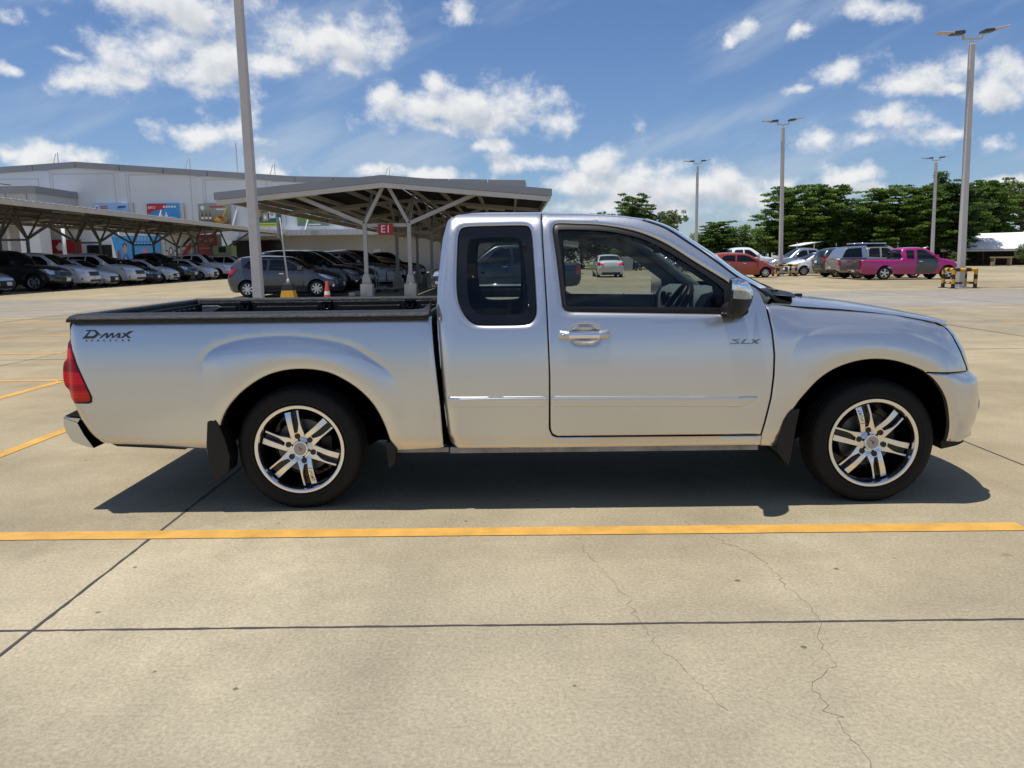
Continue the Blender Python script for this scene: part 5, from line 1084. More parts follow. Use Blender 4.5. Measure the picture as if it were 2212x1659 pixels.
def shelter(name, label, xc, half, y0, y1, frames, eave, ridge, posth, label2=None, purl=2.1, front=True, STL=None):
    STL = STL or M_STEEL
    T = thing(name, label, 'car shelter', (xc, y0, 0))
    LY = y1-y0; pitch = .24; amp = .022
    # corrugated roof sheets
    for s in (-1, 1):
        b = MB(); ys = np.arange(.02, LY-.02, pitch/4); rows = []
        for i, y in enumerate(ys):
            dz = amp*(0, 1, 1, 0)[i % 4]; rows.append([(s*.02, y, ridge+dz+.05), (s*(half-.02), y, eave+dz+.05)])
        b.grid(rows, 0, s < 0)
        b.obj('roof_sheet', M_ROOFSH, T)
    # purlins along the length, cream edge beams
    for s in (-1, 1):
        for k, u in enumerate((.30, .55, .80)):
            x = s*half*u; z = ridge+(eave-ridge)*u-.06; b = MB(); b.box(x-.05, x+.05, .1, LY-.1, z-.07, z+.07); b.obj('purlin', STL, T)
        b = MB(); b.box(s*half-.045, s*half+.045, .05, LY-.05, eave-.22, eave+.02); b.obj('edge_beam', M_CREAM, T)
        if not front:
            b = MB()
            for yk in np.arange(.1, LY-.2, .55): b.box(s*half-.02 if s > 0 else s*half-.10, s*half+.10 if s > 0 else s*half+.02, yk, yk+.33, eave+.035, eave+.075)
            b.obj('sunlit_crests', M_WHT, T)  # white boxes stand in for sunlit ends of the roof sheet
    for s in (-1, 1):
        for (ya, yb, nm) in ((-.05, .0, 'gable_fascia'), (LY, LY+.05, 'gable_fascia')):
            b = MB(); p = [(0, ridge+.09), (s*(half+.08), eave+.09), (s*(half+.08), eave-.16), (0, ridge-.16)]
            b.prism(p, lambda x, z: (x, ya, z), lambda x, z: (x, yb, z)); b.obj(nm, M_FASCIA, T)
            b = MB(); p = [(0, ridge-.17), (s*half, eave-.17), (s*half, eave-.34), (0, ridge-.34)]
            b.prism(p, lambda x, z: (x, ya+.02, z), lambda x, z: (x, ya+.10, z)); b.obj('gable_beam', M_CREAM, T)
    for fy in frames:
        y = fy-y0
        for s in (-1, 1):
            b = MB(); b.box(s*.80-.068, s*.80+.068, y-.068, y+.068, .72, posth); po = b.obj('post', STL, T)
            b = MB(); b.prism([(s*.80-.17, .44), (s*.80+.17, .44), (s*.80+.10, .80), (s*.80-.10, .80)], lambda x, z: (x, y-.13, z), lambda x, z: (x, y+.13, z)); b.obj('base_plate', STL, po)
            b = MB(); b.box(s*.80-.22, s*.80+.22, y-.22, y+.22, -.02, .46); b.obj('plinth', M_PLINTH, po, bevel=.02)
            b = MB(); b.bar((s*.80, y, posth-.02), (s*.07, y, ridge-.20), .12, .12); b.obj('inner_brace', STL, T)
            xo = s*half*.575; b = MB(); b.bar((s*.80, y, posth-.02), (xo, y, ridge+(eave-ridge)*.575-.18), .12, .14); b.obj('outer_brace', STL, T)
            b = MB(); b.bar((0, y, ridge-.16), (s*half, y, eave-.14), .10, .16); b.obj('rafter', STL, T)
            xa, xb = s*half*.42, s*half*.72; b = MB(); b.bar((xa, y-.02, ridge+(eave-ridge)*.42-.26), (xb, y-.02, ridge+(eave-ridge)*.72-.26), .14, .10); b.obj('haunch_plate', M_CREAM, T)
        b = MB(); b.box(-.72, .72, y-.06, y+.06, posth-.13, posth-.01); b.obj('tie_beam', STL, T)
    # lengthwise trusses between the frames
    for a, c in zip(frames[:-1], frames[1:]):
        ya, yb = a-y0, c-y0; ym = (ya+yb)/2
        for s in (-1, 1):
            b = MB(); b.bar((s*.80, ya, posth-.05), (s*.80, ya+1.9, ridge-.25), .09, .09); b.obj('knee_brace', STL, T)
            b = MB(); b.bar((s*.80, yb, posth-.05), (s*.80, yb-1.9, ridge-.25), .09, .09); b.obj('knee_brace', STL, T)
            b = MB(); b.box(s*.80-.05, s*.80+.05, ya+.1, yb-.1, ridge-.33, ridge-.22); b.obj('ridge_beam', STL, T)
    return T
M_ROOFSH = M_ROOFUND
def roof_material():
    global M_ROOFSH
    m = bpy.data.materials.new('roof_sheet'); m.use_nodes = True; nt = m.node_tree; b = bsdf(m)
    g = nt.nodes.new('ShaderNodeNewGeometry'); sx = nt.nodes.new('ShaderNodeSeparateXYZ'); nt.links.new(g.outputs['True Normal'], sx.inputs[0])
    mx = nt.nodes.new('ShaderNodeMix'); mx.data_type = 'RGBA'; mx.inputs[6].default_value = (.50, .50, .50, 1); mx.inputs[7].default_value = (.035, .033, .030, 1); nt.links.new(g.outputs['Backfacing'], mx.inputs['Factor'])  # underside coloured near black to deepen the shade below
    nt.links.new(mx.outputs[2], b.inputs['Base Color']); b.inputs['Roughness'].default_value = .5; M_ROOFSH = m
roof_material()

def lamp_post(label, x, y, h, lean=(0, 0), heads=True, w=.20, guard=None, sq=True):
    T = thing('lamp_post', label, 'lamp post', (x, y, 0), 0, 'lamp posts of the car park')
    T.rotation_euler = (lean[1], lean[0], 0)
    b = MB(); b.prism([(-w/2, -w/2), (w/2, -w/2), (w/2, w/2), (-w/2, w/2)], lambda p, q: (p*1.12, q*1.12, 0), lambda p, q: (p*.86, q*.86, h)); b.obj('pole', M_POLE, T, bevel=.02)
    b = MB(); b.box(-.24, .24, -.24, .24, .0, .03)
    for a in range(4):
        c_, s_ = math.cos(a*math.pi/2), math.sin(a*math.pi/2); b.bar((c_*.12, s_*.12, .22), (c_*.22, s_*.22, .03), .02, .05)
    b.obj('base_plate', M_GALV, T)
    if heads:
        b = MB(); b.tube([(0, 0, h), (0, 0, h+.16)], .045, 10); b.box(-.36, .36, -.03, .03, h+.14, h+.20); b.box(-.36, -.30, -.03, .03, h+.2, h+.34); b.box(.30, .36, -.03, .03, h+.2, h+.34); br = b.obj('bracket', M_POLE, T)
        for s, tilt in ((-1, .02), (1, .17)):
            hd = bpy.data.objects.new('lamp_head', None); COL.objects.link(hd); hd.parent = T; hd.location = (s*.33, 0, h+.36); hd.rotation_euler = (0, -tilt*s if s > 0 else tilt, 0)
            b = MB(); b.prism([(0, -.02), (s*.42, -.04), (s*.55, .0), (s*.42, .06), (s*.05, .10), (0, .06)], lambda p, q: (p, -.16, q), lambda p, q: (p, .16, q)); b.obj('housing', M_LAMPH, hd, bevel=.015)
            b = MB(); b.prism([(s*.40, -.02), (s*.95, .01), (s*.97, .05), (s*.40, .05)], lambda p, q: (p, -.17, q), lambda p, q: (p, .17, q)); b.obj('lens_panel', M_POLE, hd, bevel=.01)
    return T
def guard(label, x, y, w=1.15, d=1.0):
    T = thing('post_guard', label, 'guard rail', (x, y, 0), 0, 'striped guards round lamp posts')
    cor = [(-w/2, -d/2), (w/2, -d/2), (w/2, d/2), (-w/2, d/2)]; H = .70; rr = .07
    for (px, py) in cor:
        b = MB()
        for k in range(4): b.tube([(px, py, H*k/4), (px, py, H*(k+1)/4)], rr, 12, mi=(0 if k % 2 else 1), cap=False)
        b.box(px-.12, px+.12, py-.12, py+.12, 0, .025, 1)
        b.obj('upright', [M_YELB, M_BLKB], T, smooth=False)
    for i in range(4):
        a = Vector((*cor[i], H)); c = Vector((*cor[(i+1) % 4], H)); n = 4; b = MB()
        for k in range(n): b.tube([a.lerp(c, k/n), a.lerp(c, (k+1)/n)], rr, 12, mi=(1 if k % 2 == 0 else 0), cap=True)
        b.obj('top_rail', [M_YELB, M_BLKB], T)
        a.z = c.z = .20; b = MB(); b.tube([a, a.lerp(c, .4)], .035, 8, mi=1); b.tube([a.lerp(c, .4), a.lerp(c, .7)], .035, 8, mi=0); b.tube([a.lerp(c, .7), c], .035, 8, mi=1); b.obj('low_rail', [M_YELB, M_BLKB], T)

def flat(b, pts, y, mi, th=.006):
    k = getattr(b, 'sx', 1.); pts = [(p[0]*k, p[1]) for p in pts]
    b.prism(pts, lambda x, z: (x, y, z), lambda x, z: (x, y-th, z), mi)
def rect(b, x0, x1, z0, z1, y, mi, th=.006): flat(b, [(x0, z0), (x1, z0), (x1, z1), (x0, z1)], y, mi, th)
def disc(b, cx, cz, rx, rz, y, mi, n=14, th=.006): flat(b, [(cx+rx*math.cos(2*math.pi*k/n), cz+rz*math.sin(2*math.pi*k/n)) for k in range(n)], y, mi, th)
def grad_mat(name, c0, c1, axis=2, lo=0., hi=1., noise=.0):
    m = bpy.data.materials.new(name); m.use_nodes = True; nt = m.node_tree; b = bsdf(m); b.inputs['Roughness'].default_value = .55
    tc = nt.nodes.new('ShaderNodeTexCoord'); sx = nt.nodes.new('ShaderNodeSeparateXYZ'); nt.links.new(tc.outputs['Object'], sx.inputs[0])
    mr = nt.nodes.new('ShaderNodeMapRange'); mr.inputs['From Min'].default_value = lo; mr.inputs['From Max'].default_value = hi; nt.links.new(sx.outputs[axis], mr.inputs['Value'])
    n = nt.nodes.new('ShaderNodeTexNoise'); n.inputs['Scale'].default_value = 1.6; n.inputs['Detail'].default_value = 5; nt.links.new(tc.outputs['Object'], n.inputs['Vector'])
    ad = nt.nodes.new('ShaderNodeMath'); ad.operation = 'MULTIPLY_ADD'; nt.links.new(n.outputs['Fac'], ad.inputs[0]); ad.inputs[1].default_value = noise; nt.links.new(mr.outputs[0], ad.inputs[2])
    mx = nt.nodes.new('ShaderNodeMix'); mx.data_type = 'RGBA'; mx.inputs[6].default_value = (*c0, 1); mx.inputs[7].default_value = (*c1, 1); nt.links.new(ad.outputs[0], mx.inputs['Factor']); nt.links.new(mx.outputs[2], b.inputs['Base Color'])
    return m
BY = 84.0
def shop():
    T = thing('shop_building', 'long white supermarket hall with a low gabled roofline and grey canopy', 'building')
    roofp = [(-75, 10.3), (-60, 11.15), (-46.0, 11.95), (-22.2, 10.15), (3, 9.45)]
    b = MB(); b.prism([(-75, 0), (3, 0)]+roofp[::-1], lambda x, z: (x, BY, z), lambda x, z: (x, BY+40, z)); b.obj('wall', M_WALLW, T)
    for (p, q) in zip(roofp[:-1], roofp[1:]):
        b = MB(); n = max(1, int((q[0]-p[0])/4.2))
        for k in range(n):
            t0, t1 = k/n, (k+1)/n-.004; a = (p[0]+(q[0]-p[0])*t0, p[1]+(q[1]-p[1])*t0); c = (p[0]+(q[0]-p[0])*t1, p[1]+(q[1]-p[1])*t1)
            b.prism([(a[0], a[1]-.35), (c[0], c[1]-.35), (c[0], c[1]+.28), (a[0], a[1]+.28)], lambda x, z: (x, BY-.25, z), lambda x, z: (x, BY+.5, z))
        b.obj('roof_edge', M_FASCIA, T)
    for k, x in enumerate(np.arange(-66, -5, 8.3)):   # shallow wall panels' ribs
        zt = float(np.interp(x, [p[0] for p in roofp], [p[1] for p in roofp]))-.5; b = MB(); b.box(x-.35, x+.35, BY-.12, BY+.02, 4.3, zt); b.obj('pilaster', M_WALLW, T)
        b = MB(); zj = mat('wall_joint', (.58, .59, .60), rough=.85); b.box(x+.6, x+7.4, BY-.03, BY-.005, zt-.35, zt-.27); b.box(x+.6, x+.68, BY-.03, BY-.005, 4.7, zt-.3); b.box(x+7.32, x+7.4, BY-.03, BY-.005, 4.7, zt-.3); b.obj('panel_joint', zj, T)
    b = MB(); b.box(-28, 2, BY-2.4, BY-.02, 4.05, 4.62)
    for x in np.arange(-28, 2, .55): b.box(x, x+.08, BY-2.45, BY-2.38, 4.07, 4.60)
    b.obj('canopy', M_WALLG, T)
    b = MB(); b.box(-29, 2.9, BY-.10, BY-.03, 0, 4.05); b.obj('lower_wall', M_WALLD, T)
    for x in (-20.3, -11.2): b = MB(); b.box(x, x+.9, BY-2.52, BY-2.45, 4.12, 4.55); rect(b, x+.2, x+.7, 4.22, 4.46, BY-2.52, 1); b.obj('small_plaque', [mat('plaque', (.42, .40, .38), rough=.7), M_WALLD], T)
    for (x, z) in ((-13.5, 5.1), (-4.2, 5.1), (-14.0, 2.0), (-1.6, 2.0)): b = MB(); b.box(x, x+.8, BY-.18, BY-.02, z, z+.55); b.obj('wall_vent', M_WALLG, T)
    # projecting entrance block on the left
    b = MB(); b.box(-66, -46.3, 76.3, BY-.1, 5.2, 8.85); eb = b.obj('entrance_block', M_WALLG, T)
    b = MB(); b.box(-66.1, -46.15, 76.15, BY-.1, 8.3, 9.0); b.obj('parapet', M_FASCIA, eb)
    for x in np.arange(-64, -46.4, 2.1): b = MB(); b.box(x, x+.05, 76.25, 76.3, 5.2, 8.25); b.obj('cladding_joint', M_FASCIA, eb)
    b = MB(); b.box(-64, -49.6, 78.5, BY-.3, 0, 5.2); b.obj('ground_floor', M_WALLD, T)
    for x in (-57.6, -48.4): b = MB(); b.box(x, x+2.0, 76.5, 78.45, 0, 5.15); b.obj('white_pier', M_WALLW, T)
    for (x0, x1, m, nm) in ((-62, -58.4, M_REDS, 'red_panel'), (-54.3, -52.5, M_BLACKGLOSS, 'doorway'), (-49.4, -46.2, M_REDS, 'red_panel'), (-45.6, -41.5, M_BLACKGLOSS, 'doorway')):
        b = MB(); y = 78.42 if x0 < -50 else BY-.25
        if m is M_REDS: b.box(x0, x1, y-.08, y, 1.0 if x0 < -50 else 2.4, 2.2 if x0 < -50 else 3.9)
        else: b.box(x0, x1, y-.06, y, 0, 3.3)
        o = b.obj(nm, m, T)
        if m is M_REDS and x0 > -50:
            b = MB(); flat(b, [(-49.0, 3.1), (-48.7, 2.75), (-48.3, 2.75), (-48.0, 3.1), (-48.2, 3.3), (-48.5, 3.65), (-48.8, 3.3)], y-.09, 0); b.obj('panel_emblem', M_WHT, o)
    for x in (-50.8, -45.2, -39.6): b = MB(); b.tube([(x, 78.6, 0), (x, 78.6, 5.2)], .2, 12); b.obj('round_column', M_WALLW, T, smooth=True)
    b = MB(); b.box(-29.5, -24, BY-.3, BY-.12, 0, 3.6); b.obj('doorway', M_BLACKGLOSS, T)
    # rooftop brackets and mast
    for x in (-61.5, -48.5, -34.2, -25.0, -12.5): b = MB(); z = float(np.interp(x, [p[0] for p in roofp], [p[1] for p in roofp]))+.2; b.bar((x, BY, z), (x+.35, BY, z+1.1), .06); b.bar((x+.9-.35, BY, z), (x+.55, BY, z+1.25), .06); b.obj('roof_bracket', M_GALV, T)
    b = MB(); b.tube([(-29.2, BY+2, 10.5), (-29.2, BY+2, 14.3)], .07, 8); b.obj('mast', M_GALV, T)
    b = MB(); b.bar((-49.2, 77.2, 9.2), (-52.4, 75.4, 9.6), .08); b.box(-52.9, -52.2, 75.1, 75.7, 9.2, 9.75); b.obj('flood_light', M_LAMPH, T)
    for x in (-37.3, -29.0, -20.9, -13.6, -7.4):
        b = MB(); b.bar((x-.45, BY-.5, 4.7), (x+.25, BY-.25, 7.0), .14); b.obj('light_tube', mat('white_tube', (.9, .9, .9), rough=.4), T)
    return T
def poster(label, x0, x1, z0, z1, bgm, fn, mats, y=BY-.32, rake=0.):
    o = thing('wall_poster', label, 'poster', ((x0+x1)/2, y, z0), 0, 'advertising posters on the shop wall')
    w, h = x1-x0, z1-z0; b = MB(); b.box(-w/2, w/2, 0, .14, 0, h); b.obj('backing', bgm, o)
    b = MB(); b.box(w/2, w/2+.45, .05, .12, 0, h); b.obj('side_frame', M_WALLG, o)
    b = MB(); fn(b, w, h); b.obj('print', mats, o)
    return o
def posters():
    LB = grad_mat('poster_pale_blue', (.16, .36, .66), (.34, .56, .80), 2, 0, 3); DB = grad_mat('poster_deep_blue', (.012, .14, .46), (.05, .30, .66), 2, 0, 2.6, .6)
    FOOD = grad_mat('poster_food', (.05, .07, .04), (.30, .32, .26), 2, 0, 2.6, .5); GRN = mat('poster_green', (.012, .12, .10), rough=.5); LEAF = grad_mat('poster_leaf', (.035, .10, .015), (.20, .34, .10), 2, 0, 2, .7)
    YE = mat('print_yellow', (.60, .50, .02)); RD = mat('print_red', (.48, .02, .03)); BR = mat('print_brown', (.20, .07, .025)); OR = mat('print_orange', (.52, .22, .05)); GR = mat('print_grass', (.12, .26, .04)); GY = mat('print_slate', (.13, .18, .22)); WB = mat('print_white', (.72, .74, .76)); BL = mat('print_blue', (.03, .09, .34)); PK = mat('print_pink', (.60, .17, .22)); SK = mat('print_tan', (.46, .28, .19)); DK = mat('print_dark', (.02, .02, .03)); CY = mat('print_cyan', (.20, .45, .70))
    def p1(b, w, h):
        rect(b, -w/2+.15, -w/2+.55, h-.75, h-.2, 0, 0); rect(b, -w/2+.25, -w/2+.45, h-.65, h-.35, -.006, 1)
        for k in range(3): rect(b, -w/2+.7, -w/2+1.5, h-.35-.2*k, h-.25-.2*k, 0, 2)
        flat(b, [(.7, h-.55), (w/2-.3, h-.45), (w/2-.3, h-.25), (.7, h-.3)], 0, 1); rect(b, .1, w/2-.4, .5, .7, 0, 1)
    poster('pale blue poster half hidden by the long shelter roof', -44.4, -40.6, 5.0, 7.75, LB, p1, [WB, BL, RD])
    def p2(b, w, h):
        flat(b, [(-w/2, h), (w/2-1.3, h), (.2, h-.55), (-.9, h-.75), (-w/2, h-1.15)], 0, 0)
        for k, x in enumerate((-.9, -.3, .3, .75)):
            hh = (.8, 1.25, 1.2, .7)[k]; flat(b, [(x-.2, .35), (x+.2, .35), (x+.2, .35+hh*.7), (x+.08, .35+hh*.8), (x+.08, .35+hh), (x-.08, .35+hh), (x-.08, .35+hh*.8), (x-.2, .35+hh*.7)], -.004, 1)
        for k in range(5): rect(b, .0+.3*k, .22+.3*k, h-.45, h-.25, -.004, 1)
        disc(b, .9, .75, .6, .35, -.002, 2)
    o = poster('blue poster with red corner and white bottles', -38.6, -35.05, 5.2, 7.68, DB, p2, [RD, WB, CY]); text('print_words', 'BRO', M_WHT, o, .42, (-1.25, -.016, 2.05))
    def p3(b, w, h):
        disc(b, -1.3, h-.45, .22, .25, 0, 0)
        for k in range(3): x = -1.35+.42*k; flat(b, [(x-.13, .6), (x+.13, .6), (x+.13, 1.2), (x+.05, 1.4), (x+.05, 1.6), (x-.05, 1.6), (x-.05, 1.4), (x-.13, 1.2)], 0, 1); rect(b, x-.13, x+.13, .8, 1.05, -.006, 0)
        disc(b, .65, .62, .95, .42, 0, 1); disc(b, .65, .75, .8, .40, -.004, 2); disc(b, .4, .8, .35, .2, -.008, 3); disc(b, .95, .7, .3, .16, -.008, 4); disc(b, .65, .98, .3, .18, -.01, 5)
        flat(b, [(.75, 1.0), (1.35, h-.35), (1.5, h-.4), (.9, .95)], -.006, 3); rect(b, -w/2, w/2, 0, .22, -.004, 5); rect(b, -.5, 1.0, h-.42, h-.28, 0, 5); rect(b, .2, 1.2, h-.7, h-.55, 0, 0)
    poster('dark food poster with brown bottles, chopsticks and a noodle bowl', -33.0, -29.45, 5.15, 7.62, FOOD, p3, [WB, BR, OR, YE, GR, RD])
    def p4(b, w, h):
        rect(b, -w/2, w/2, 0, .38, 0, 0); rect(b, -.9, 1.1, .12, .24, -.006, 1); disc(b, -1.35, h-.3, .25, .22, 0, 2)
        for (x, z, ww, hh, m) in ((-.75, .95, .5, .9, 3), (.0, .55, .55, .95, 4), (.75, .85, .75, 1.05, 2)): flat(b, [(x-ww/2, z), (x+ww/2, z+.05), (x+ww/2, z+hh), (x-ww/2, z+hh-.08)], 0, m); flat(b, [(x+ww/2, z+.05), (x+ww/2+.18, z+.16), (x+ww/2+.18, z+hh-.06), (x+ww/2, z+hh)], 0, 5); disc(b, x, z+hh*.45, ww*.28, hh*.22, -.006, 4 if m != 4 else 2)
        rect(b, .3, 1.4, h-.42, h-.22, 0, 6)
    poster('dark green poster with drink cartons and a yellow foot band', -27.45, -23.95, 5.1, 7.55, GRN, p4, [YE, GR, WB, OR, SK, GY, PK])
    def p5(b, w, h):
        rect(b, -w/2, w/2, 0, .32, 0, 0); rect(b, -.55, .8, .1, .22, -.006, 1)
        for k in range(5): x = -1.15+.58*k; rect(b, x-.2, x+.2, .95, 1.75, 0, 1); rect(b, x-.14, x+.14, 1.45, 1.68, -.006, 2); rect(b, x-.15, x+.15, 1.02, 1.3, -.006, 3)
    poster('leafy green poster with a row of five packets', -22.2, -18.75, 5.1, 7.4, LEAF, p5, [GY, WB, RD, GR])
    def p6(b, w, h): rect(b, -w/2, w/2, 0, .3, 0, 0); rect(b, -.2, .7, .1, .2, -.006, 1); disc(b, .2, 1.2, .6, .5, 0, 2)
    poster('blue poster mostly hidden by the E1 shelter roof', -17.15, -13.7, 5.1, 7.4, DB, p6, [GY, WB, CY])
    # banners under the canopy
    def q1(b, w, h):
        b.sx = .64; w = w/.64
        flat(b, [(-w/2, 0), (-w/2+.9, 0), (-w/2, h)], .0, 0); disc(b, -1.75, 2.0, .34, .46, -.004, 1); flat(b, [(-2.5, 0), (-2.2, 1.2), (-1.75, 1.5), (-1.3, 1.25), (-1.0, 0)], -.002, 2); flat(b, [(-1.95, 0), (-1.75, 1.35), (-1.5, 0)], -.006, 0); flat(b, [(-2.1, 2.1), (-1.75, 2.5), (-1.4, 2.1), (-1.45, 2.35), (-1.75, 2.62), (-2.05, 2.4)], -.008, 3)
        flat(b, [(-3.1, 0), (-3.0, 1.6), (-2.75, 1.95), (-2.5, 1.5), (-2.5, 0)], -.002, 4); disc(b, 1.0, .75, .7, .32, -.002, 0); disc(b, 1.0, .95, .45, .28, -.006, 2); rect(b, 1.9, 2.3, .5, 1.3, -.002, 4); rect(b, 2.45, 2.85, .45, 1.6, -.002, 2); disc(b, 1.3, 1.75, .38, .3, -.002, 5)
        for k in range(6): rect(b, -.2+.5*k, .15+.5*k, 2.75, 3.15, -.002, 6); rect(b, -.2+.5*k, -.1+.5*k, 2.3, 2.55, -.002, 0)
        disc(b, -2.9, 3.4, .32, .32, -.002, 6)
    poster('blue banner of a smiling person and products under the left shelter', -38.2, -33.4, .7, 3.95, DB, q1, [WB, SK, BL, DK, BR, PK, CY], y=74.5)
    def q2(b, w, h):
        b.sx = .58; w = w/.58
        for k in range(6): disc(b, -1.8+.7*k, 1.2+.3*(k % 2), .35, .42, 0, 0); disc(b, -1.8+.7*k, 1.2+.3*(k % 2), .25, .3, -.005, 1)
        flat(b, [(.4, .3), (2.4, 1.8), (2.5, 2.4), (1.6, 1.9), (.2, .8)], -.008, 2); flat(b, [(.9, 1.8), (2.4, 2.6), (2.3, 2.9), (1.0, 2.2)], -.008, 0); rect(b, -w/2, w/2, .0, .5, -.01, 2)
    poster('white banner with dark outline drawing and red strip by the shop', -33.3, -30.3, .9, 4.0, grad_mat('banner_white', (.50, .62, .64), (.62, .66, .66), 2, 0, 3, .3), q2, [DK, WB, RD], y=74.6)
    def q3(b, w, h): rect(b, -w/2, w/2, .3, .5, 0, 0); rect(b, -w/2, w/2, .0, .3, 0, 1)
    o = poster('pink red banner with white Thai lettering by the shop', -30.2, -27.9, .7, 4.0, mat('banner_pink', (.52, .10, .14), rough=.6), q3, [WB, RD], y=74.7)
    text('print_words', 'คุณภาพ', M_WHT, o, .62, (.0, -.016, 2.75), sx=1.0); text('print_words', 'ราคาพิเศษ', M_WHT, o, .30, (.0, -.016, 1.95))
    o = thing('kiosk', 'green and white sales kiosk under the end of the long shelter', 'kiosk', (-26.8, 73, 0)); b = MB(); b.box(-.9, .9, 0, 1.4, 0, 2.85); b.obj('box', grad_mat('kiosk_green', (.10, .30, .10), (.42, .56, .30), 2, 0, 2.8, .5), o); b = MB(); rect(b, -.35, .35, 2.2, 2.75, -.01, 0); rect(b, -.9, .9, 1.5, 1.75, -.01, 1); b.obj('hatch', [DK, WB], o)

def structures():
    shelter('car_shelter', 'long low steel car shelter with corrugated roof and Y braced posts on the left', -27.2, 5.75, 8, 76.5, list(np.arange(9.4, 76, 8.0)), 4.18, 4.72, 2.75, front=False, STL=mat('shaded_steel', (.20, .19, .17), rough=.6, noise=.12, nscale=1.5))  # frame steel darkened so its colour carries the shade under this roof
    shelter('car_shelter', 'gabled steel car shelter with grey fascia and red E1 sign on its front posts', -3.30, 5.85, 24.15, 76.0, list(np.arange(24.75, 76, 8.0)), 3.62, 4.16, 2.62)
    o = thing('bay_sign', 'red square E1 sign on the front tie beam of the gabled shelter', 'sign', (-3.32, 24.56, 2.395)); b = MB(); b.box(-.265, .265, 0, .03, -.19, .19); b.obj('sign_board', M_REDS, o, bevel=.004); text('sign_letters', 'E1', M_WHT, o, .37, (0, -.006, .0), ext=.003)
    for (x, lb) in ((-6.9, 'left'), ):
        pass
    # lamp posts and their guards
    lamp_post('tall square lamp post cut off by the top edge, before the dark grey hatchback', -6.43, 19.6, 10.5, lean=(-.006, 0), w=.25)
    lamp_post('nearest tall lamp post with two heads, inside a striped guard on the right', 18.38, 26.15, 8.88, lean=(-.030, 0), w=.205)
    lamp_post('second lamp post on the right, behind the orange red hatchback', 18.35, 46.3, 9.15, lean=(-.024, 0), w=.21)
    lamp_post('farthest lamp post, just left of the low trees', 18.6, 70.5, 9.6, lean=(-.006, 0), w=.24)
    lamp_post('slim far lamp post left of the nearest tall one, behind the magenta pickup', 40.6, 70.0, 9.6, lean=(-.030, 0), w=.24)
    guard('black and yellow tube guard round the nearest lamp post on the right', 18.35, 26.2, .84, .70)
    guard('black and yellow tube guard by the orange red hatchback and white sedan', 18.5, 46.0, 1.1, 1.0)
    # leaning sign with painted concrete foot, cone
    o = thing('sign_post', 'thin leaning white sign post on a black and yellow concrete foot', 'sign', (-5.72, 20.3, 0))
    o.scale = (.72, .72, 1)
    b = MB(); b.prism([(-.34, -.34), (.34, -.34), (.34, .34), (-.34, .34)], lambda p, q: (p, q, 0), lambda p, q: (p*.92, q*.92, .16), 1); b.prism([(-.31, -.31), (.31, -.31), (.31, .31), (-.31, .31)], lambda p, q: (p, q, .16), lambda p, q: (p*.78, q*.78, .42), 0); b.prism([(-.245, -.245), (.245, -.245), (.245, .245), (-.245, .245)], lambda p, q: (p, q, .42), lambda p, q: (p*.8, q*.8, .62), 1); b.obj('foot', [M_YELB, M_BLKB], o, bevel=.015)
    b = MB(); b.tube([(0, 0, .6), (0, 0, .78)], [.09, .04], 10); b.tube([(0, 0, .62), (-.22, 0, 2.62)], .038, 10); b.obj('pole', M_POLE, o, smooth=True)
    b = MB(); b.box(-.285, -.225, -.25, .25, 2.0, 2.62); b.bar((-.26, .0, 2.1), (-.15, 0, 1.85), .03); b.obj('sign_plate', M_FASCIA, o)
    o = thing('traffic_cone', 'orange traffic cone with one white band beside the dark grey hatchback', 'traffic cone', (-4.72, 21.1, 0))
    o.scale = (.74, .74, .86); b = MB(); b.lathe([(.165, .03), (.125, .28)], 'z', 24, mi=0); b.lathe([(.125, .28), (.105, .41)], 'z', 24, mi=1); b.lathe([(.105, .41), (.045, .76), (.035, .775), (0, .775)], 'z', 24, mi=0); b.box(-.2, .2, -.2, .2, 0, .035, 0); b.obj('cone', [mat('cone_orange', (.60, .085, .03), rough=.5), M_WHT], o, auto=30)
    # shopping trolley
    o = thing('shopping_trolley', 'wire shopping trolley with white bags between the E1 posts', 'trolley', (-3.95, 28.4, 0)); b = MB(); w, d = .28, .42
    for z, k in ((.45, .85), (.70, .93), (.95, 1.0)):
        p = [(-d*k, -w*k, z), (d*k, -w*k, z), (d*k, w*k, z), (-d*k, w*k, z), (-d*k, -w*k, z)]; b.tube(p, .010, 6)
    for i in range(9):
        t = -1+2*i/8
        for s in (-1, 1): b.tube([(d*.85*t, s*w*.85, .45), (d*t, s*w, .95)], .006, 5)
    for s in (-1, 1): b.tube([(-d, s*w, .98), (-d*.9, s*w, .2), (d*.9, s*w, .14)], .014, 6)
    b.tube([(-d-.06, -w, 1.0), (-d-.06, w, 1.0)], .018, 6); b.obj('frame', M_GALV, o)
    for (sx_, sy) in ((-1, -1), (1, -1), (1, 1), (-1, 1)): b = MB(); b.lathe([(.06, -.015), (.06, .015)], 'y', 12, (sx_*d*.85, sy*w*.9, .06), cap=True); b.obj('castor', M_BLACK, o)
    b = MB(); b.box(-.3, .0, -.2, .2, .47, .95); b.box(.05, .3, -.18, .15, .47, .85); b.obj('bag', mat('bag_white', (.55, .56, .57), rough=.7), o, bevel=.06)
    # wheel stops
    for i, y in enumerate((25.75, 28.75, 31.6)):
        o = thing('wheel_stop', ('concrete wheel stop under the nose of the dark grey hatchback', 'concrete wheel stop under the black SUV behind the dark grey hatchback', 'concrete wheel stop under the third SUV of the E1 row')[i], 'wheel stop', (-4.72, y, 0), 0, 'wheel stops under E1'); b = MB(); b.box(-.12, .12, -.8, .8, 0, .14); b.obj('block', M_PLINTH, o, bevel=.03)
    # marquee tent with its furniture
    o = thing('marquee', 'white marquee tent with open dark front at the right edge', 'tent', (46.2, 79, 0)); b = MB(); rows = []
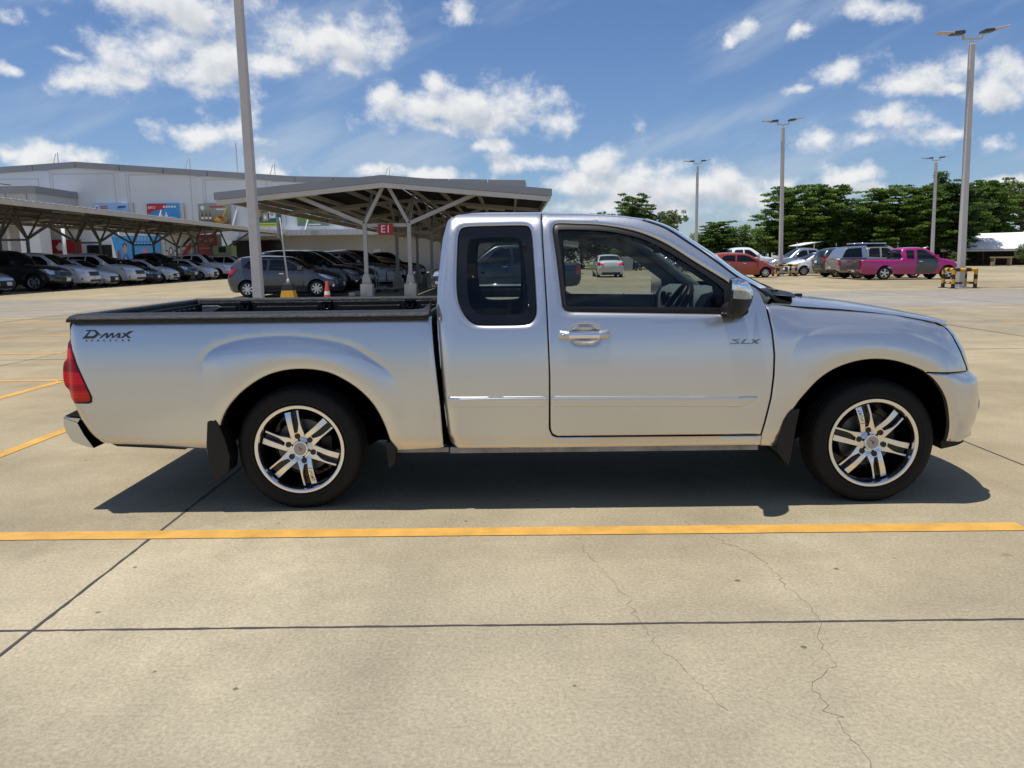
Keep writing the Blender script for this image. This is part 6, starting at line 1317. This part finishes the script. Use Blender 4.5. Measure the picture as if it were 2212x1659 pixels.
    for x in np.linspace(0, 26, 40):
        e = min(1, x/4.2); e = math.sqrt(max(0, 1-(1-e)**2)); zr = 1.75+1.65*e+.012*x; sag = .015*math.sin(x*.7)
        rows.append([(x*1.0, 0-.4*0, 1.62+.10*e+.008*math.sin(x*1.1)), (x, .5, 2.05+.25*e), (x+.3, 2.2, 2.3+(zr-2.3)*.55+sag), (x+.6, 4.5, zr+sag), (x+.6, 8.5, 1.8)])
    b.grid(rows, 0); b.obj('roof_fabric', mat('tent_fabric', (.80, .79, .75), rough=.8), o, smooth=True)
    b = MB(); b.box(0, 26, -.02, .02, 1.50, 1.68); b.obj('valance', mat('tent_valance', (.62, .61, .58), rough=.8), o)
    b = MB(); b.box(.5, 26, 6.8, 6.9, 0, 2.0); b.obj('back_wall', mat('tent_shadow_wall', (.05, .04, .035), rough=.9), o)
    for x in (.4, 4.6, 9.2, 13.8, 18.4): b = MB(); b.tube([(x, .1, 0), (x, .1, 1.6)], .05, 8); b.obj('tent_pole', mat('tent_pole_red', (.12, .05, .04), rough=.6), o, smooth=True)
    for i, (x, y, c) in enumerate(((47.6, 78.2, (.10, .14, .05)), (49.0, 80.0, (.16, .07, .05)), (53.0, 80.2, (.14, .06, .04)))):
        q = thing('display_table', ('dark low table with green cloth at the left end of the marquee', 'dark red table under the left part of the marquee', 'brown table under the middle of the marquee')[i], 'table', (x, y, 0), 0, 'tables at the marquee'); b = MB(); b.box(-.9, .9, -.4, .4, .68, .76); b.obj('table_top', mat('cloth%d' % i, c, rough=.8), q); b = MB(); [b.box(sx_*.8-.04, sx_*.8+.04, sy*.3-.04, sy*.3+.04, 0, .68) for sx_ in (-1, 1) for sy in (-1, 1)]; b.obj('table_legs', M_BLACK, q)
    q = thing('trestle_table', 'pale wooden table standing in the sun before the marquee', 'table', (51.6, 77.3, 0), 0, 'tables at the marquee'); b = MB(); b.box(-1.0, 1.0, -.4, .4, .80, .92); b.obj('table_top', mat('pale_wood', (.45, .36, .20), rough=.7), q)
    for s in (-1, 1): b = MB(); b.box(s*.85-.07, s*.85+.07, -.3, .3, 0, .8); b.obj('table_leg', MATS['pale_wood'], q)
    q = thing('road_sign', 'small round red sign on a white pole before the marquee', 'sign', (54.2, 76.0, 0)); b = MB(); b.tube([(0, 0, .3), (0, 0, 2.6)], .05, 8); b.obj('pole', M_WHT, q); b = MB(); b.box(-.38, .38, -.06, -.04, 1.85, 2.75); sg = b.obj('sign_plate', mat('sign_plate_grey', (.45, .40, .38), rough=.5), q); b = MB(); b.lathe([(.27, -.07), (.20, -.07)], 'y', 24, (0, 0, 2.3)); b.obj('ring', M_REDS, sg); b = MB(); b.prism([(-.4, -.3), (.4, -.3), (.4, .3), (-.4, .3)], lambda p, r_: (p, r_, 0), lambda p, r_: (p*.6, r_*.6, .45)); b.obj('foot', M_YELB, q)
    # small roofs under the trees
    for (x, y, w, lb, m) in ((27.2, 66, 1.9, 'small white parasol roof behind the white pickup under the trees', M_WHT), (33, 70, 3.6, 'dark flat shade roof under the trees behind the green SUV', M_DARK), (36.5, 71, 3.2, 'dark sloping shade roof under the trees behind the magenta pickup', M_DARK)):
        q = thing('shade_roof', lb, 'shade roof', (x, y, 0), 0, 'shade roofs beneath the trees'); b = MB(); b.prism([(-w/2, 2.05), (w/2, 2.2), (w/2, 2.27), (-w/2, 2.12)] if m is not M_WHT else [(-w/2, 2.1), (w*.1, 2.32), (w/2, 2.45), (w*.2, 2.42), (-w/2, 2.16)], lambda p, z: (p, -1.5, z), lambda p, z: (p, 1.5, z)); b.obj('roof_panel', m, q)
        for s in (-1, 1): b = MB(); b.tube([(s*w*.4, 0, 0), (s*w*.4, 0, 2.4)], .05, 6); b.obj('post', M_GALV, q)
    # things on the lane seen through the cab
    shelter('car_shelter', 'small grey gabled shelter far off, seen through the door window', 3.2, 3.4, 60, 78, [61, 69, 77], 2.45, 2.95, 1.8)
    BKM = [mat('bike_black', (.012, .012, .014), rough=.4), mat('bike_blue', (.02, .06, .22), rough=.4), mat('bike_red', (.26, .02, .02), rough=.4)]
    for i, (x, y) in enumerate(((10.2, 72), (10.9, 72.4), (13.6, 73.0))):
        q = thing('motorbike', ('black motorbike parked far off, left of three seen through the door window', 'red motorbike parked far off, between two others seen through the door window', 'blue motorbike parked far off beside the grey bin')[i], 'motorbike', (x, y, 0), R((75, 100, 60)[i]), 'motorbikes across the car park'); m = BKM[(0, 2, 1)[i]]
        for s in (-.62, .62): b = MB(); [b.tube([(s+.28*math.cos(t), 0, .29+.28*math.sin(t)) for t in np.linspace(0, 2*math.pi, 19)], .04, 6, cap=False)]; b.obj('wheel', M_RUBBER, q)
        b = MB(); b.prism([(-.75, .72), (-.2, .70), (.1, .55), (.35, .62), (.55, 1.0), (.45, .55), (.3, .35), (-.3, .35), (-.55, .5)], lambda p, z: (p, -.13, z), lambda p, z: (p, .13, z)); b.obj('body', m, q, bevel=.03)
        b = MB(); b.box(-.72, .05, -.13, .13, .72, .82); b.obj('seat', M_BLACK, q, bevel=.03); b = MB(); b.tube([(.45, -.33, 1.05), (.52, 0, 1.0), (.45, .33, 1.05)], .02, 6); b.bar((.60, 0, .3), (.48, 0, 1.0), .07); b.obj('handlebar', M_BLACK, q)
    q = thing('bin', 'pale grey rubbish bin beside the motorbikes, seen through the door window', 'bin', (12.4, 72, 0)); b = MB(); b.prism([(-.5, -.4), (.5, -.4), (.5, .4), (-.5, .4)], lambda p, r_: (p*.85, r_*.85, .1), lambda p, r_: (p, r_, 1.25)); b.obj('tub', mat('bin_grey', (.45, .46, .46), rough=.6), q, bevel=.03); b = MB(); b.box(-.54, .54, -.44, .44, 1.25, 1.33); b.obj('lid', MATS['bin_grey'], q, bevel=.02)
shop(); posters(); structures()
# ================================================================== trees
def leaf_mat(name, c1, c2):
    m = bpy.data.materials.new(name); m.use_nodes = True; nt = m.node_tree; b = bsdf(m); b.inputs['Roughness'].default_value = .55; b.inputs['Specular IOR Level'].default_value = .3
    tc = nt.nodes.new('ShaderNodeTexCoord'); n = nt.nodes.new('ShaderNodeTexNoise'); n.inputs['Scale'].default_value = .9; n.inputs['Detail'].default_value = 4; nt.links.new(tc.outputs['Object'], n.inputs['Vector'])
    mr = nt.nodes.new('ShaderNodeMapRange'); mr.inputs['From Min'].default_value = .35; mr.inputs['From Max'].default_value = .65; nt.links.new(n.outputs['Fac'], mr.inputs['Value'])
    mx = nt.nodes.new('ShaderNodeMix'); mx.data_type = 'RGBA'; mx.inputs[6].default_value = (*c1, 1); mx.inputs[7].default_value = (*c2, 1); nt.links.new(mr.outputs[0], mx.inputs['Factor']); nt.links.new(mx.outputs[2], b.inputs['Base Color'])
    b.inputs['Subsurface Weight'].default_value = 0
    o = next(x for x in nt.nodes if x.type == 'OUTPUT_MATERIAL'); tr = nt.nodes.new('ShaderNodeBsdfTranslucent'); nt.links.new(mx.outputs[2], tr.inputs['Color']); ms = nt.nodes.new('ShaderNodeMixShader'); ms.inputs[0].default_value = .38
    nt.links.new(b.outputs[0], ms.inputs[1]); nt.links.new(tr.outputs[0], ms.inputs[2]); nt.links.new(ms.outputs[0], o.inputs['Surface']); return m
M_LEAF = [leaf_mat('leaf_deep', (.066, .128, .021), (.125, .205, .030)), leaf_mat('leaf_mid', (.084, .155, .026), (.145, .225, .034)), leaf_mat('leaf_pale', (.115, .165, .05), (.18, .23, .075)), leaf_mat('leaf_dark', (.044, .096, .020), (.085, .148, .027))]
M_BARK = mat('bark', (.10, .075, .055), rough=.9, noise=.3, nscale=6)
def leaves(centres, per, leaf, rng, flat_=.35, droop=0.):
    """cloud of small leaf quads about the given (centre, radius) tufts"""
    V = []; n = 0
    C = []; 
    for (c, r) in centres:
        k = int(per*(r**1.6)); d = rng.normal(size=(k, 3)); d /= np.linalg.norm(d, axis=1, keepdims=True); d *= (rng.random((k, 1))**.45)*r; d[:, 2] *= flat_; d[:, 2] -= droop*(d[:, 0]**2+d[:, 1]**2)/max(r, .1); C.append(np.array(c)+d)
    C = np.concatenate(C); k = len(C)
    nrm = rng.normal(size=(k, 3))*.55+np.array([0, 0, 1.0]); nrm /= np.linalg.norm(nrm, axis=1, keepdims=True)
    a = np.cross(nrm, rng.normal(size=(k, 3))); a /= np.linalg.norm(a, axis=1, keepdims=True); b = np.cross(nrm, a)
    s = leaf*(.6+.8*rng.random((k, 1))); a *= s; b *= s*.55
    Q = np.stack([C-a, C-b*.9, C+a, C+b*.9], 1).reshape(-1, 3)
    me = bpy.data.meshes.new('crown'); me.vertices.add(4*k); me.vertices.foreach_set('co', Q.ravel()); me.loops.add(4*k); me.loops.foreach_set('vertex_index', np.arange(4*k)); me.polygons.add(k); me.polygons.foreach_set('loop_start', np.arange(0, 4*k, 4)); me.polygons.foreach_set('loop_total', np.full(k, 4)); me.update(calc_edges=True); me.validate()
    return me
def make_tree(kind, seed):
    rng = np.random.default_rng(seed); rr = random.Random(seed); cs = []; b = MB()
    if kind == 'tiered':                           # layered spreading branches, uneven tiers
        H = 8.0; b.tube([(0, 0, 0), (.05, .02, 2.5), (-.05, 0, 5), (.05, 0, 7.4)], [.20, .16, .10, .03], 8)
        for t in range(11):
            z = 1.9+t*.56+rr.uniform(-.15, .15); rad = (3.7*(1-((z-3.3)/5.3)**2)**.8 if z > 3.3 else 3.0+.5*(z-1.9))*rr.uniform(.82, 1.12); nb = rr.randint(5, 7) if rad > 1.2 else 4; a0 = rr.uniform(0, 6)
            for k in range(nb):
                a = a0+2*math.pi*k/nb+rr.uniform(-.3, .3); L = rad*rr.uniform(.65, 1.1); tip = Vector((L*math.cos(a), L*math.sin(a), z+.16*L+rr.uniform(-.15, .25))); st = Vector((0, 0, z-.25*rad))
                b.tube([st, st.lerp(tip, .5)+Vector((0, 0, .1)), tip], [.055, .035, .012], 5)
                m = max(2, int(L/.62))
                for i in range(m):
                    u = (i+1)/m; p = st.lerp(tip, u)+Vector((rr.gauss(0, .22), rr.gauss(0, .22), .06+.08*u)); cs.append((tuple(p), rr.uniform(.55, 1.0)*(1-.15*u)))
            for k in range(3): a = rr.uniform(0, 6.28); q_ = rad*rr.uniform(.1, .6); cs.append(((q_*math.cos(a), q_*math.sin(a), z+rr.uniform(-.2, .3)), rr.uniform(.7, 1.1)))
        return leaves(cs, 200, .135, rng, .20), b.mesh('trunk', M_BARK, True)
    if kind == 'round':
        b.tube([(0, 0, 0), (.1, 0, 1.5), (0, .1, 3.4)], [.18, .14, .06], 8)
        for i in range(74):
            d = rng.normal(size=3); d /= np.linalg.norm(d); q = np.array([0, 0, 3.3])+d*np.array([2.7, 2.7, 2.4])*rr.uniform(.45, 1.05)
            if q[2] < .9: q[2] = rr.uniform(.8, 2.0)
            cs.append((tuple(q), rr.uniform(.5, .95)))
            if i % 4 == 0: b.tube([(0, 0, 1.8), tuple(q)], [.06, .015], 5)
        return leaves(cs, 190, .14, rng, .62), b.mesh('trunk', M_BARK, True)
    if kind == 'airy':                             # open crown, sky between the sprays
        b.tube([(0, 0, 0), (.1, 0, 2.6), (0, .1, 4.4)], [.16, .12, .06], 8)
        for i in range(46):
            a = rr.uniform(0, 6.28); L = rr.uniform(.6, 3.4); z = 4.2+rr.uniform(-.2, 2.6)*(1-.22*L) + .25*L; q = (L*math.cos(a), L*math.sin(a), z); b.tube([(0, 0, 3.2+rr.uniform(0, 1)), (q[0]*.5, q[1]*.5, z-.3), q], [.05, .03, .01], 5)
            for k in range(3): cs.append(((q[0]+rr.gauss(0, .35), q[1]+rr.gauss(0, .35), z+rr.gauss(0, .18)), rr.uniform(.28, .52)))
        return leaves(cs, 200, .13, rng, .5), b.mesh('trunk', M_BARK, True)
    if kind == 'column':
        b.tube([(0, 0, 0), (0, 0, 6), (0, 0, 9.2)], [.2, .12, .03], 8)
        for t in range(26):
            z = 2.5+t*.27; rad = 1.7*(1-((z-2.5)/7.4))+.25
            for k in range(4): a = rr.uniform(0, 6.28); L = rad*rr.uniform(.5, 1.1); q = (L*math.cos(a), L*math.sin(a), z); cs.append((q, rr.uniform(.35, .6))); 
        return leaves(cs, 190, .12, rng, .6), b.mesh('trunk', M_BARK, True)
TREE = {}
def tree(kind, var, label, x, y, h, w, lm, name='tree', group='trees along the edge of the car park', rz=None):
    key = (kind, var)
    if key not in TREE: TREE[key] = make_tree(kind, 11+7*var+len(kind))
    cm, tm = TREE[key]; base = {'tiered': (8.0, 3.8), 'round': (5.9, 3.2), 'airy': (7.0, 3.5), 'column': (9.5, 1.9)}[kind]
    T = thing(name, label, 'tree' if name == 'tree' else 'bush', (x, y, 0), random.uniform(0, 6.28) if rz is None else rz, group)
    c = link('crown', cm, T); link('trunk', tm, T)
    if not cm.materials: cm.materials.append(M_LEAF[0])
    c.material_slots[0].link = 'OBJECT'; c.material_slots[0].material = M_LEAF[lm]
    for o in (c, T.children[-1]): o.scale = (w/base[1], w/base[1], h/base[0])
def X(z, y): return 1.14+(z-1106)/1690*(y+4.035)
def greenery():
    tree('tiered', 0, 'dark bushy tree rising over the truck bonnet, with an airy tree at its right', X(1368, 80), 80, 7.6, 3.0, 0)
    tree('airy', 1, 'small airy tree with loose sprays against the clouds above the truck', X(1438, 80), 79, 6.7, 2.2, 2)
    for i, (z, y, h, w, lm, lb) in enumerate(((1500, 86, 4.2, 2.6, 2, 'low pale tree between the airy tree and the farthest lamp post'), (1548, 84, 5.0, 2.9, 0, 'low rounded tree right of the farthest lamp post'), (1600, 88, 4.8, 2.8, 1, 'low bright tree directly left of the big layered tree'))):
        tree('round' if i != 1 else 'tiered', i, lb, X(z, y), y, h, w, lm)
    tree('tiered', 1, 'big layered tree behind the second lamp post, standing left of a gap', X(1700, 76), 76, 8.0, 4.0, 1)
    tree('tiered', 2, 'layered tree joined to the right side of the big one by the second lamp post', X(1775, 78), 78, 8.3, 3.8, 0)
    tree('tiered', 0, 'lower layered tree filling the gap right of the big tree pair', X(1822, 84), 84, 6.2, 3.4, 0)
    tree('tiered', 3, 'wide layered tree behind the tan pickup', X(1895, 78), 78, 7.9, 4.2, 1)
    tree('tiered', 1, 'layered tree right above the magenta pickup', X(1965, 79), 79, 8.2, 3.9, 0)
    tree('column', 0, 'slim spire topped tree poking above the row', X(2012, 86), 86, 10.4, 1.9, 3)
    tree('tiered', 2, 'dense dark layered tree between the two right lamp posts', X(2045, 80), 80, 8.6, 3.9, 3)
    tree('tiered', 0, 'layered tree just right of the nearest lamp post, left of the marquee', X(2115, 93), 93, 9.8, 4.4, 0)
    tree('airy', 2, 'pale open tree behind the marquee at the right edge', X(2190, 97), 97, 11.2, 5.0, 2)
    tree('tiered', 3, 'dark tree behind the marquee cut off by the right edge', X(2240, 99), 99, 10.2, 5.0, 3)
    for i, (z, y, h, w, k, lm) in enumerate(((1660, 92, 5.6, 3.6, 'round', 3), (1745, 94, 6.2, 3.8, 'round', 3), (1850, 92, 6.6, 4.0, 'round', 3), (1935, 92, 7.2, 4.0, 'round', 3), (2030, 95, 7.6, 4.2, 'round', 3), (2105, 99, 7.8, 4.4, 'round', 3))):
        tree(k, i % 3, ('dark filler tree behind the red hatchback and big layered tree', 'dark filler tree behind the layered pair at the second lamp post', 'dark filler tree behind the gap and tan pickup', 'dark filler tree behind the layered tree above the magenta pickup', 'dark filler tree under the spire topped tree', 'dark filler tree behind the left end of the marquee')[i], X(z, y), y, h, w, lm)
    for i, (z, y, h, w, lm) in enumerate(((1215, 88, 6.0, 3.4, 0), (1258, 90, 5.6, 3.2, 3), (1300, 87, 6.3, 3.6, 3), (1345, 90, 6.2, 3.4, 3), (1175, 92, 5.2, 3.0, 1), (1130, 94, 5.0, 3.2, 0))):
        tree('round', i % 3, ('dark round tree seen through the rear part of the door window', 'dark round tree behind the white sedan through the door window', 'dark round tree behind the motorbikes through the door window', 'dark round tree behind the pale silver SUV through the door window', 'round tree hidden behind the cab pillar', 'round tree glimpsed through the quarter window')[i], X(z, y), y, h, w, lm)
    tree('round', 1, 'small pale clipped bush beside the bin, through the door window', X(1345, 74), 74, 2.6, 1.4, 2, 'bush', 'bushes by the marquee and lane')
    for i, (z, y, h, w) in enumerate(((2058, 74, 1.5, 1.0), (2088, 82, 1.6, 1.2), (2207, 73, 2.2, 1.1))):
        tree('round', i, ('low bush just left of the nearest lamp post base', 'low bush at the left end of the marquee', 'low bush in front of the marquee at the right edge')[i], X(z, y), y, h, w, 2, 'bush', 'bushes by the marquee and lane')
    # ragged verge of grass behind the cars
    rng = np.random.default_rng(5); cs = [((rng.uniform(20, 80), rng.uniform(86, 92), .25), rng.uniform(.5, .9)) for _ in range(150)]+[((rng.uniform(4, 24), rng.uniform(82, 90), .3), rng.uniform(.5, .9)) for _ in range(60)]
    me = leaves(cs, 70, .2, rng, .6); me.name = 'undergrowth'; me.materials.append(M_LEAF[1]); setp(link('undergrowth', me), 'strip of weeds and undergrowth beneath the trees', 'undergrowth', kind='stuff')
greenery()
